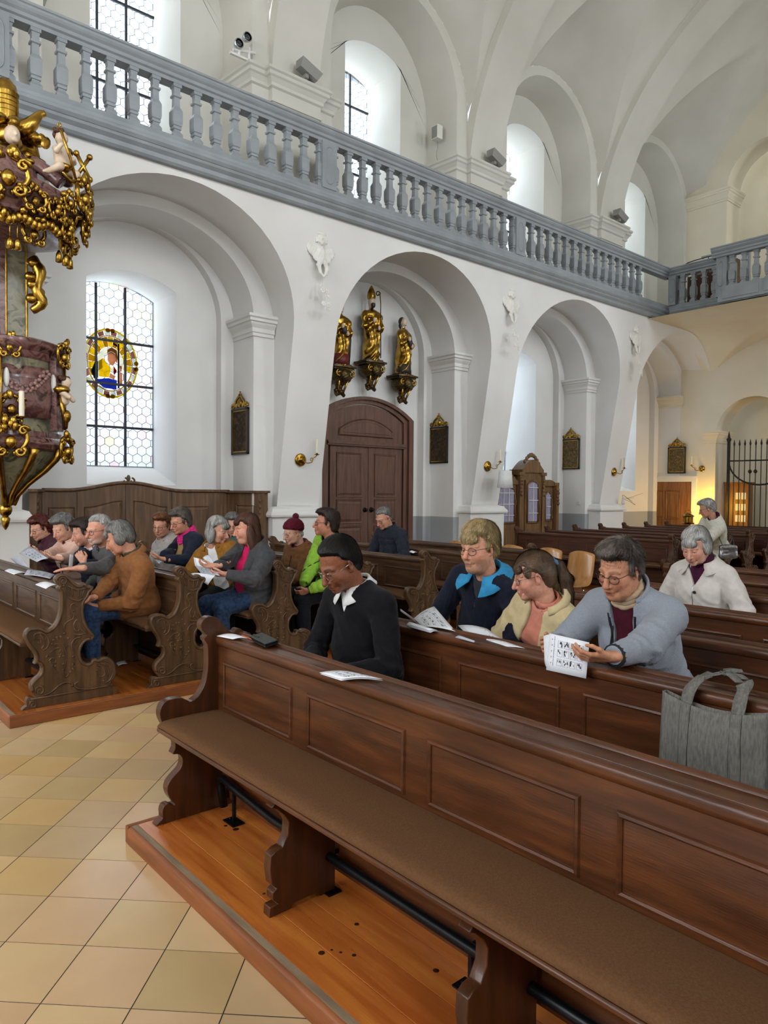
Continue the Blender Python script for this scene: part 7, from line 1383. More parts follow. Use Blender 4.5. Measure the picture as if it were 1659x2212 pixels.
sp2 = empty('spotlight', (11.35, 9.9, 7.9)); tag(sp2, 'small round black spotlight beside the middle gallery window', 'spotlight')
m = MB(); m.lathe([(.02, .10), (.06, .06), (.075, 0), (.07, -.03), (.06, -.03)], (11.42, 9.72, 8.0), 14, 'y'); child(m, 'housing', 'iron', sp2, smooth=40)
m = MB(); m.tube([(11.42, 9.74, 7.95), (11.42, 9.8, 7.7)], .012, 6); child(m, 'bracket', 'iron', sp2)
s_ = empty('loudspeaker', (NB[1]+1.42, 10.1, 8.45)); tag(s_, 'small off-white loudspeaker with a dangling cable in the gallery niche', 'loudspeaker')
m = MB(); x = NB[1]+1.30; m.box(x-.10, x+.04, 10.02, 10.20, 8.42, 8.68); child(m, 'cabinet', 'speaker_white', s_, bevel=.01); m = MB(); m.box(x-.106, x-.10, 10.04, 10.18, 8.44, 8.66); child(m, 'grille', 'speaker_grey', s_)
m = MB(); m.tube(cr([(x, 10.12, 8.42), (x+.02, 10.14, 8.3), (x-.02, 10.13, 8.15), (x+.05, 10.16, 8.05)], 5), .005, 5); child(m, 'cable', 'speaker_grey', s_)
# ================================================================== sculpture
def sculpt(name, build, lo, hi, h, m, parent, loc=None, R=None, disp=None, col=None):
    f = Fld(lo, hi, h); build(f); P, F = f.mesh()
    if disp is not None: P = P+vnormals(P, F)*disp(P)[:, None]
    if R is not None: P = P@R.T
    if loc is not None: P = P+np.array(loc)
    return np_mesh(name, P, F, m)
def put(name, me, parent, base=(0, 0, 0)):
    o = new(name, me, parent); return o
# ---- winged cherub heads in stucco under the gallery (relief, local axes: x right, y out of the wall, z up)
def cherub(f):
    f.ell((0, .03, .32), (.225, .075, .20), k=.02); f.ell((0, .13, .38), (.16, .07, .10), k=.03, kind='s')   # shell behind the head
    f.cap((-.16, .05, .21), (-.06, .11, .265), .020, .024, k=.015); f.cap((-.06, .11, .265), (.08, .11, .265), .026, k=.015); f.cap((.08, .11, .265), (.17, .05, .21), .024, .020, k=.015)
    f.ell((.01, .075, .155), (.080, .080, .098), k=.015); f.ell((.035, .15, .145), (.014, .020, .018), k=.012); f.ell((.03, .135, .10), (.03, .02, .012), k=.01); f.ell((.025, .125, .075), (.03, .026, .022), k=.02)
    for s in (-1, 1): f.ell((.02+s*.035, .15, .165), (.02, .02, .012), k=.008, kind='s'); f.ell((.02+s*.045, .115, .12), (.028, .025, .028), k=.02)
    for x, z in ((-.075, .13), (-.085, .19), (-.05, .235), (.01, .25), (.07, .235), (.10, .18), (.095, .13)): f.ell((x, .075, z), (.034, .036, .032), k=.010)
    for s in (-1, 1):
        f.ell((s*.235, .0, .10), (.065, .04, .13), Ry(radians(s*14)), k=.03); f.ell((s*.17, .0, -.03), (.10, .045, .13), Ry(radians(s*38)), k=.03); f.ell((s*.08, .01, -.13), (.11, .045, .09), Ry(radians(s*45)), k=.03)
        f.cap((-s*.0, .030, -.17), (s*.085, .022, -.30), .050, .042, k=.02); f.cap((s*.085, .022, -.30), (s*.055, .015, -.42), .042, .028, k=.02); f.cap((s*.055, .015, -.42), (0, .01, -.49), .028, .014, k=.02)
    f.ell((0, .01, -.35), (.030, .09, .07), k=.015, kind='s'); f.cap((0, .03, .06), (0, .02, -.08), .06, .05, k=.05)
def chdisp(P):
    sh_ = (P[:, 2] > .22)*(P[:, 1] < .075); th = np.arctan2(P[:, 0], P[:, 2]-.17); w_ = (P[:, 2] < .12)*(np.abs(P[:, 0]) > .0); sx = np.sign(P[:, 0])
    return .0065*np.sin(th*24)*sh_+.0038*np.sin((P[:, 0]*sx*1.0+P[:, 2]*.55)*120)*w_*(P[:, 2] > -.2)+.003*np.sin(P[:, 0]*150)*(P[:, 2] <= -.2)
chm = sculpt('cherub', cherub, (-.34, -.03, -.54), (.34, .22, .52), .0085, 'stucco', None, disp=chdisp)
gm_ = MB(); gm_.tube(cr([(0, .012, -.53), (.01, .014, -.62), (-.02, .014, -.72), (.01, .012, -.84), (-.01, .012, -.98), (-.03, .01, -1.10)], 4), .008, 5)
for (x, z) in ((-.045, -.76), (.045, -.75), (-.04, -1.0), (.05, -.99)):
    for i in range(6): a = 2*pi*i/6; gm_.sphere((x+.032*cos(a), .02, z+.032*sin(a)), (.022, .018, .022), 7, 5)
    gm_.sphere((x, .03, z), .014, 7, 5)
for x, z, a in ((-.06, -.83, .6), (.07, -.66, -.7), (.03, -1.06, -.5), (-.05, -1.07, .6)): gm_.sphere((x, .012, z), (.015, .012, .045), 7, 5, Matrix.Rotation(a, 3, 'Y'))
garm = gm_.mesh('garland', 'stucco', True)
for lab, X in (('stucco cherub head with shell crown and wings on the pier left of the portal', 6.46), ('stucco cherub head with garland on the pier right of the portal', 10.935), ('stucco cherub head with garland on the farthest pier', 15.41)):
    z = 5.27; r = empty('cherub_relief', (X, Yf(z)+.005, z)); tag(r, lab, 'relief', 'stucco cherubs'); r.rotation_euler = (math.atan(.168), 0, pi); r.scale = (.92, .62, .86)
    new('cherub_head', chm, r); new('garland', garm, r)
# ---- gilded saints on carved consoles over the portal
def saint(f, kind):
    f.cap((0, 0, .02), (0, .02, .55), .16, .13, k=.03); f.ell((0, .02, .72), (.155, .10, .20), k=.05); f.cap((-.13, .02, .84), (.13, .02, .84), .055, k=.04); f.cap((0, 0, .85), (0, .01, .95), .045, .04, k=.02)
    for s in (-1, 1): f.cap((s*.16, .03, .80), (s*.17, .09, .60), .055, .05, k=.03); f.cap((s*.17, .09, .60), (s*.06, .17, .62+.06*s), .048, .034, k=.03)
    f.cap((-.12, .05, .55), (.06, .10, .10), .06, .05, k=.05); f.cap((.13, .04, .55), (.02, .11, .18), .05, .04, k=.04)
def folds(P): return .014*(1-2*np.abs(np.sin(P[:, 0]*32+3*np.sin(P[:, 2]*6)+P[:, 2]*11)))*(P[:, 2] < .75)+.006*np.sin(P[:, 2]*38+P[:, 0]*20)
robe = sculpt('robe', lambda f: saint(f, 0), (-.26, -.2, -.02), (.26, .26, 1.0), .011, 'gold', None, disp=folds)
shd = sculpt('head', lambda f: (f.ell((0, .02, 1.04), (.062, .075, .088), k=.02), f.ell((0, .09, 1.03), (.012, .018, .022), k=.008), f.ell((.026, .092, 1.052), (.014, .014, .008), k=.006, kind='s'), f.ell((-.026, .092, 1.052), (.014, .014, .008), k=.006, kind='s'), f.ell((0, .078, .985), (.022, .012, .012), k=.012), f.cap((0, 0, .96), (0, 0, .9), .04, k=.02)), (-.11, -.1, .86), (.11, .14, 1.16), .006, 'skin_paint', None)
hnd = MB(); hnd.sphere((-.05, .19, .57), (.03, .03, .045), 8, 6); hnd.sphere((.06, .20, .69), (.03, .03, .045), 8, 6); hndm = hnd.mesh('hand', 'skin_paint', True)
def con(f):
    f.ell((0, .04, -.16), (.24, .19, .15), k=.03); f.half((0, 0, -.02), (0, 0, -1)); f.cap((0, .03, -.26), (.02, .0, -.46), .09, .05, k=.04); f.cap((-.04, .0, -.44), (-.07, .05, -.50), .05, .035, k=.03); f.cap((.06, .0, -.44), (.08, .05, -.50), .05, .035, k=.03)
    f.ell((0.03, .22, -.17), (.09, .04, .085), k=.02)
conm = sculpt('console', con, (-.3, -.2, -.58), (.3, .3, .02), .011, 'dark_gold', None, disp=lambda P: .010*np.sin(P[:, 0]*70+4*np.sin(P[:, 2]*30))*np.sin(P[:, 2]*55))
ct_ = MB(); ct_.prism([(-.27, -.15), (.27, -.15), (.25, .20), (.10, .24), (-.10, .24), (-.25, .20)], 'z', -.03, .0); ct_.prism([(-.24, -.15), (.24, -.15), (.22, .17), (-.22, .17)], 'z', -.06, -.03); ctm = ct_.mesh('console_top', 'dark_gold')
csc = MB()
for s in (-1, 1): csc.tube([(s*.14+p[0], .20, -.14+p[1]) for p in spiral(0, 0, .07, .015, pi/2, -1.3*s, 14)], .013, 6); csc.tube([(s*p[0], p[1], p[2]) for p in ((.10, .14, -.24), (.07, .10, -.36), (.05, .06, -.46))], .02, 6)
cscm = csc.mesh('gilt_scroll', 'gold', True)
mat('robe_dark', '3a322e', '241f1e', sc=6, rough=.5); mat('robe_red', '6a1c1e', rough=.5)
SLB = ['gilded wooden saint at the left, half hidden by the pier, over the portal', 'gilded bishop statue with mitre and crozier over the portal', 'gilded wooden saint with dark cloak at the right over the portal']
CLB = ['carved dark gilt wall console under the left saint statue', 'carved dark gilt wall console under the bishop statue', 'carved dark gilt wall console under the right saint statue']
for i, (X, zb, sc_, kind) in enumerate(((7.90, 3.86, 1.0, 'hood'), (8.62, 4.03, 1.06, 'bishop'), (9.42, 3.86, .99, 'hood'))):
    k = empty('wall_console', (X, 10.46, zb)); tag(k, CLB[i], 'console', 'consoles over the portal'); k.rotation_euler = (0, 0, pi); k.location.y = 10.46
    new('console_body', conm, k); new('console_top', ctm, k); new('gilt_scroll', cscm, k)
    r = empty('saint_statue', (X, 10.44, zb)); tag(r, SLB[i], 'statue', 'saints over the portal'); r.rotation_euler = (0, 0, pi+(.25 if i == 2 else -.1)); r.scale = (sc_,)*3
    rb = new('robe', robe, r); new('head', shd, r); new('hand', hndm, r)
    b = MB(); b.box(-.17, .17, -.13, .15, 0, .035); b.build('base', 'robe_dark', r, bevel=.01)
    if kind == 'bishop':
        m = MB(); m.loft([[(.068*cos(t)*a, .01+.072*sin(t)*a, 1.10+z) for t in [2*pi*j/12 for j in range(12)]] for a, z in ((1.0, 0), (1.12, .05), (.95, .12), (.5, .19), (.12, .235))]); m.build('mitre', 'gold', r, smooth=50)
        m = MB(); m.tube([(-.07, .21, .05), (-.06, .21, 1.0), (-.05, .20, 1.15)], .009, 6); m.tube([(-.05+p[0], .20, 1.15+p[1]) for p in spiral(.04, .0, .05, .015, pi, -1.1, 14)], .011, 6); m.build('crozier', 'dark_gold', r, smooth=True)
        m = MB(); m.sphere((.13, .17, .74), (.06, .05, .02), 10, 5); [m.sphere((.10+.03*j, .18, .765), .017, 7, 5) for j in range(3)]; m.build('golden_balls', 'gold', r, smooth=True)
        sculptb = MB(); sculptb.sphere((0, .07, .985), (.045, .035, .055), 8, 6); sculptb.build('beard', 'robe_dark', r, smooth=True)
    else:
        m = MB(); m.sphere((0, -.025, 1.065), (.070, .070, .085), 12, 9); m.sphere((0, -.035, .98), (.07, .05, .075), 10, 7); m.build('hair', 'robe_dark', r, smooth=True)
        m = MB(); m.tube([(-.15, -.01, .80), (-.18, -.02, .5), (-.16, -.02, .06)], [.06, .07, .06], 10); m.build('cloak', 'robe_red' if i else 'robe_dark', r, smooth=True)
        m = MB(); m.sphere((.02, .19, .63), (.06, .04, .075), 10, 7); m.build('book', 'robe_dark', r, smooth=True)
        m = MB(); m.loft([[((.13-.02*q)*cos(t), .02+(.13-.02*q)*sin(t), z) for t in [2*pi*j/16 for j in range(16)]] for q, z in ((-1.6, .03), (-1.2, .12), (-1, .22))]); m.build('underskirt', 'robe_dark' if i == 2 else 'robe_red', r, smooth=True)

# ---- pulpit on the first pier
PXc, PYc = 1.985, 8.55
pu = empty('pulpit', (PXc, PYc, 1.3)); tag(pu, 'rococo pulpit of red marble with gilded ornament and sounding board', 'pulpit')
def octo(r, z, n=24, bulge=.06):
    return [(PXc+r*(1+bulge*cos(4*t))*cos(t), PYc+r*(1+bulge*cos(4*t))*sin(t), z) for t in [2*pi*i/n+.0 for i in range(n)]]
def turn(nm, prof, mt, smooth=35, bulge=.05):
    m = MB(); m.loft([octo(r, z, 32, bulge) for r, z in prof]); return child(m, nm, mt, pu, smooth=smooth)
turn('lower_bowl', [(.02, 1.42), (.06, 1.46), (.10, 1.55), (.20, 1.66), (.38, 1.80), (.50, 1.95), (.54, 2.02)], 'grey_marble')
turn('foot_moulding', [(.55, 2.02), (.60, 2.04), (.63, 2.09), (.60, 2.14), (.55, 2.17), (.55, 2.22)], 'red_marble')
turn('basket', [(.52, 2.22), (.50, 2.30), (.51, 2.6), (.53, 2.9), (.55, 3.0)], 'grey_marble')
turn('rim', [(.55, 2.96), (.57, 2.98), (.58, 3.03), (.62, 3.06), (.64, 3.10), (.64, 3.14), (.60, 3.16), (.3, 3.17)], 'red_marble')
def onb(a, r, z): return (PXc+r*cos(a), PYc+r*sin(a), z)
def scrollset(nm, a, r, z, s, seed=0, mt='gold', par=None):
    m = MB(); rr = random.Random(seed); t = Vector((-sin(a), cos(a), 0)); n = Vector((cos(a), sin(a), 0)); O_ = Vector(onb(a, r, z))
    def W3(u, o, v): return O_+t*u*s+n*o*s+Vector((0, 0, v*s))
    for sg in (-1, 1):
        m.tube([W3(sg*p[0], .02, p[1]) for p in cr([(.02, .16), (.10, .12), (.13, .02), (.08, -.06), (.02, -.10)], 4)], .022*s, 6)
        m.tube([W3(sg*(.10+p[0]), .04, .10+p[1]) for p in spiral(0, 0, .05, .01, 0, 1.2, 10)], .016*s, 6); m.tube([W3(sg*(.07+p[0]), .04, -.08+p[1]) for p in spiral(0, 0, .05, .01, 1, -1.2, 10)], .016*s, 6)
    for i in range(5): m.sphere(W3(rr.uniform(-.06, .06), .05, .15+rr.uniform(-.03, .05)), (.03*s, .03*s, .045*s), 7, 5)
    m.sphere(W3(0, .03, 0), (.05*s, .05*s, .06*s), 9, 6); return child(m, nm, mt, pu, smooth=True)
FA = atan2(-PYc, -PXc)     # towards the nave / viewer
for i, (a, r, z, s) in enumerate(((-1.72, .60, 3.03, .75), (-1.72, .62, 2.09, 1.15), (-.75, .62, 3.02, .9), (-.72, .64, 2.02, 1.0), (-1.15, .78, 4.44, .75), (-1.75, .80, 4.62, 1.35), (-2.15, .8, 4.6, 1.2), (-.95, .80, 4.58, .7), (-.55, .84, 4.60, .9), (-1.45, .80, 4.46, .8), (-.45, .78, 4.40, .9), (-.85, .72, 4.30, .8), (-.70, .82, 4.70, 1.2), (-.35, .80, 4.55, 1.0), (-1.3, .55, 4.22, .9), (-.6, .60, 4.25, 1.0), (-1.7, .56, 2.42, .9))): scrollset('gilt_ornament', a, r, z, s, i)
rr = random.Random(12); m = MB()
for i in range(55):
    a = rr.uniform(-2.3, -.2); z = 4.30+.40*rr.random()**1.5; q = onb(a, .72+.10*min(1, (z-4.28)/.3), z); m.sphere(q, (rr.uniform(.018, .045), rr.uniform(.018, .045), rr.uniform(.02, .06)), 7, 5, Matrix.Rotation(rr.uniform(-1, 1), 3, 'X'))
child(m, 'gilt_leafwork', 'gold', pu, smooth=True)['kind'] = 'stuff'
# gilt ribs on the bowl and pilasters with busts on the basket corners
for a in (-.78, -1.9, -1.35):
    m = MB(); m.tube([onb(a, r, z) for r, z in ((.62, 2.04), (.56, 1.94), (.44, 1.82), (.26, 1.68), (.14, 1.56), (.08, 1.46))], [.05, .04, .035, .03, .03, .04], 7); child(m, 'gilt_rib', 'gold', pu, smooth=True)
m = MB(); m.sphere((PXc, PYc, 1.40), (.07, .07, .08), 10, 7); m.lathe([(.02, 1.34), (.05, 1.30), (.03, 1.22), (.005, 1.18)], (PXc, PYc, 0), 10); child(m, 'finial', 'gold', pu, smooth=True)
for a in (-.74, -2.0):
    m = MB(); t = Vector((-sin(a), cos(a), 0)); n = Vector((cos(a), sin(a), 0))
    def pb2(u, o, z): p = Vector(onb(a, .53, z))+t*u+n*o; return tuple(p)
    m.add([pb2(u, o, z) for z in (2.24, 2.98) for u, o in ((-.08, 0), (.08, 0), (.08, .07), (-.08, .07))], [(0, 1, 2, 3), (4, 5, 6, 7), (0, 1, 5, 4), (1, 2, 6, 5), (2, 3, 7, 6), (3, 0, 4, 7)]); child(m, 'corner_pilaster', 'red_marble', pu)
    m = MB(); m.tube([pb2(-.05, .09, 2.62), pb2(-.04, .12, 2.45), pb2(.02, .13, 2.34), pb2(.06, .10, 2.28)], .022, 7); m.tube([pb2(.09, .08, 2.26), pb2(.09, .08, 2.6), pb2(.09, .08, 2.95)], .014, 6); m.sphere(pb2(0, .14, 2.40), (.05, .05, .07), 9, 6); m.sphere(pb2(-.04, .11, 2.68), (.09, .07, .05), 10, 6); child(m, 'gilt_scroll', 'gold', pu, smooth=True)
    b = sculpt('bust', lambda f: (f.ell((0, .05, .10), (.046, .050, .058), k=.012), f.ell((0, .098, .095), (.009, .012, .012), k=.008), f.cap((0, .03, .03), (0, .02, -.09), .045, .058, k=.03), f.cap((-.06, .02, .0), (-.09, .08, -.08), .03, .025, k=.03), f.cap((.06, .02, .0), (.05, .10, -.06), .03, .025, k=.03)), (-.18, -.1, -.22), (.18, .2, .24), .010, 'skin_paint', None, loc=pb2(0, .09, 2.66), R=Rz(a-pi/2)); o = new('putto_bust', b, pu); o.matrix_parent_inverse = pu.matrix_basis.inverted()
    h_ = MB(); [h_.sphere(pb2(.045*sin(i*2.4), .115+.022*cos(i*1.7), 2.785+.012*(i % 3)), .026, 7, 5) for i in range(12)]; child(h_, 'putto_hair', 'hair_paint', pu, smooth=True)
    for s in (-1, 1): w_ = MB(); w_.sphere(pb2(s*.10+.03, .03, 2.74), (.03, .05, .10), 8, 6); child(w_, 'putto_wing', 'stucco', pu, smooth=True)
# marble field and flower garland on the basket front
fa = -1.50
m = MB(); m.grid(lambda u, v: onb(-1.95+1.05*u, .525+.02*sin(v*3), 2.36+.52*v), 14, 4); o = child(m, 'marble_field', 'red_marble', pu, smooth=True); o.modifiers.new('s', 'SOLIDIFY').thickness = .02
mat('rose_paint', 'a88078', '7a5a52', sc=20, rough=.5); m = MB()
for i in range(11):
    t = i/10; a = -1.9+.85*t; z = 2.78-.16*sin(pi*t)+.04*t
    for j in range(5): m.sphere((PXc+.565*cos(a)+.03*cos(j*1.26), PYc+.565*sin(a), z+.03*sin(j*1.26)), .022, 6, 4)
child(m, 'flower_garland', 'rose_paint', pu, smooth=True)
# candle arm on the pulpit
m = MB(); q = onb(-1.57, .66, 2.33); m.tube([onb(-1.57, .54, 2.30), onb(-1.57, .60, 2.24), onb(-1.57, .66, 2.28), q], .012, 6); m.lathe([(.02, 0), (.055, .015), (.055, .02), (.02, .022)], q, 12); child(m, 'candle_arm', 'brass', pu, smooth=True)
m = MB(); m.lathe([(.026, .02), (.026, .27), (.008, .275)], q, 12); child(m, 'candle', 'candle_wax', pu, smooth=40)
# back panel
m = MB(); m.box(PXc-.45, PXc+.30, 8.86, 9.02, 3.1, 4.35); child(m, 'back_board', 'grey_marble', pu)
m = MB(); m.box(PXc-.45, PXc+.08, 8.84, 8.87, 3.16, 4.30); child(m, 'back_field', 'red_marble', pu)
for x in (PXc+.09, PXc+.30): m = MB(); m.tube([(x, 8.85, 3.14), (x, 8.85, 4.3)], .014, 6); child(m, 'gilt_edge', 'gold', pu)
m = MB(); m.tube(cr([(PXc+.34, 8.8, 4.20), (PXc+.42, 8.75, 4.05), (PXc+.38, 8.75, 3.85), (PXc+.44, 8.75, 3.72), (PXc+.34, 8.8, 3.62)], 4), [.07, .07, .06, .07, .065, .06, .05, .05, .06, .06, .06, .06, .06, .06, .05, .05, .04][:17], 8); [m.sphere((PXc+.36+.05*sin(i*2), 8.76, 4.15-.08*i), (.07, .05, .06), 8, 6) for i in range(6)]; child(m, 'gilt_drapery', 'gold', pu, smooth=True)
# sounding board
turn('canopy_cornice', [(.45, 4.28), (.60, 4.32), (.70, 4.38), (.68, 4.44), (.72, 4.50), (.78, 4.55), (.80, 4.62), (.74, 4.66), (.72, 4.72), (.62, 4.76), (.3, 4.80)], 'red_marble', bulge=.04)
turn('canopy_dome', [(.55, 4.74), (.48, 4.84), (.40, 5.0), (.32, 5.12), (.2, 5.2)], 'red_marble', bulge=.08)
m = MB()
for i in range(40):
    a = -2.4+2.6*i/39; m.sphere(onb(a, .70, 4.30+.025*sin(i*1.1)), (.045, .045, .06), 7, 5)
child(m, 'gilt_fringe', 'gold', pu, smooth=True)
for a in (-1.72, -1.62, -.95, -.78, -.62):
    m = MB(); q = onb(a, .68, 4.08); m.tube([onb(a, .68, 4.3), q], .005, 4); m.lathe([(.012, .03), (.03, -.01), (.035, -.09), (.005, -.10)], q, 9); child(m, 'tassel', 'gold', pu, smooth=True)
turn('cloud', [(.18, 5.15), (.30, 5.22), (.28, 5.34), (.20, 5.42), (.10, 5.46)], 'gold', smooth=True, bulge=.25)
m = MB(); rr = random.Random(5)
for i in range(26): a = rr.uniform(-2.6, .6); m.sphere(onb(a, .30+rr.uniform(-.06, .08), 5.0+rr.uniform(0, .42)), (rr.uniform(.05, .11),)*2+(rr.uniform(.04, .07),), 9, 6)
child(m, 'gilt_clouds', 'gold', pu, smooth=True)
m = MB(); m.lathe([(.10, 5.42), (.125, 5.46), (.12, 5.50), (.13, 5.52), (.125, 5.74), (.135, 5.76), (.12, 5.78), (.11, 5.84), (.06, 5.90), (.01, 5.93)], (PXc, PYc-.1, 0), 18)
for k in range(4): m.lathe([(.128, 5.55+.05*k), (.132, 5.555+.05*k), (.128, 5.56+.05*k)], (PXc, PYc-.1, 0), 18)
child(m, 'gilt_tower', 'gold', pu, smooth=40)
m = MB(); m.tube(cr([(PXc+.12, PYc-.15, 5.40), (PXc+.22, PYc-.2, 5.48), (PXc+.30, PYc-.2, 5.60), (PXc+.36, PYc-.2, 5.64)], 4), [.07, .08, .085, .08, .075, .07, .06, .05, .045, .04, .04, .035, .035], 9); child(m, 'gilt_horn', 'gold', pu, smooth=True)
fc = sculpt('angel_face', lambda f: (f.ell((0, 0, 0), (.075, .08, .095), k=.02), f.ell((0, .08, -.01), (.012, .018, .02), k=.012), f.ell((0, .06, -.07), (.03, .02, .02), k=.02)), (-.12, -.12, -.14), (.12, .14, .14), .009, 'skin_paint', None, loc=(PXc, PYc-.36, 5.24), R=Rz(-pi/2-pi/2+.25)); o = new('angel_face', fc, pu); o.matrix_parent_inverse = pu.matrix_basis.inverted()
# putto with the anchor sitting on the canopy
def putto(f):
    f.ell((0, 0, .42), (.060, .058, .070), k=.01); f.ell((.05, 0, .405), (.02, .03, .03), k=.02); f.ell((.062, 0, .415), (.010, .010, .012), k=.01); f.cap((0, 0, .36), (0, 0, .34), .03, k=.02)
    f.ell((.0, 0, .25), (.062, .078, .10), k=.03); f.ell((.015, 0, .16), (.07, .08, .07), k=.03)
    f.cap((0, .07, .30), (.05, .10, .22), .030, .026, k=.02); f.cap((.05, .10, .22), (.11, .05, .22), .026, .020, k=.015); f.cap((0, -.07, .30), (.06, -.11, .25), .030, .026, k=.02); f.cap((.06, -.11, .25), (.12, -.10, .30), .025, .02, k=.015)
    f.cap((.02, .05, .13), (.12, .07, .08), .045, .036, k=.03); f.cap((.12, .07, .08), (.10, .08, -.06), .034, .024, k=.02); f.cap((.10, .08, -.07), (.14, .08, -.09), .02, .016, k=.015)
    f.cap((.02, -.05, .13), (.10, -.10, .10), .045, .036, k=.03); f.cap((.10, -.10, .10), (.02, -.17, .04), .034, .024, k=.02); f.cap((.02, -.17, .04), (.0, -.20, .03), .02, .016, k=.015)
pa_ = -1.25; PP = (PXc+.44, PYc-.50, 4.84)
pm = sculpt('putto', putto, (-.16, -.28, -.14), (.22, .20, .52), .009, 'skin_paint', None, loc=PP, R=Rz(-1.15)*1.08); o = new('putto', pm, pu); o.matrix_parent_inverse = pu.matrix_basis.inverted()
RP = Matrix.Translation(PP) @ Matrix.Rotation(-1.15, 4, 'Z') @ Matrix.Scale(1.08, 4)
m = MB(); rr = random.Random(2)
for i in range(22): a = rr.uniform(0, 6.28); m.sphere((-.012+.052*cos(a)*.8, .058*sin(a), .455+rr.uniform(-.03, .035)), .022, 6, 4)
m.xf(RP); child(m, 'putto_hair', 'hair_paint', pu, smooth=True)
for s in (-1, 1): m = MB(); m.sphere((-.07, s*.12, .34), (.018, .05, .07), 8, 6, Matrix.Rotation(s*.6, 3, 'X')); m.sphere((-.07, s*.16, .37), (.015, .045, .04), 8, 6); m.xf(RP); child(m, 'gilt_wing', 'gold', pu, smooth=True)
m = MB(); m.sphere((.03, .0, .13), (.09, .10, .045), 10, 6); m.sphere((-.02, .10, .10), (.06, .07, .04), 9, 6); m.xf(RP); child(m, 'gilt_cloth', 'gold', pu, smooth=True)
m = MB(); m.tube([(.15, -.14, .42), (.14, -.02, .20), (.13, .06, .02)], .014, 7); m.tube([(.15+.022*cos(t), -.155, .445+.022*sin(t)) for t in [2*pi*i/12 for i in range(12)]], .007, 5, closed=True); m.tube(cr([(.13, -.10, .04), (.13, -.02, -.01), (.13, .06, .01), (.13, .14, .07), (.13, .18, .12)], 4), [.010, .014, .017, .019, .02, .022, .022, .022, .022, .021, .02, .019, .017, .015, .013, .01, .008], 7); m.xf(RP); child(m, 'anchor', 'gold', pu, smooth=True)
m = MB(); cxx, cy_, cz_ = PXc+.70, PYc-.38, 5.12
for s in (-1, 1): m.tube([(cxx-.07, cy_, cz_+s*.12), (cxx+.07, cy_, cz_-s*.12)], .022, 6); m.sphere((cxx-.07, cy_, cz_+s*.12), .035, 7, 5); m.sphere((cxx+.07, cy_, cz_-s*.12), .035, 7, 5)
child(m, 'gilt_cross', 'gold', pu, smooth=True)
m = MB(); m.sphere((PXc+.56, PYc-.30, 5.0), (.10, .09, .12), 10, 7); m.tube(cr([(PXc+.2, PYc-.3, 5.05), (PXc+.35, PYc-.38, 4.95), (PXc+.45, PYc-.45, 4.85)], 4), .07, 8); child(m, 'marble_volute', 'red_marble', pu, smooth=True)
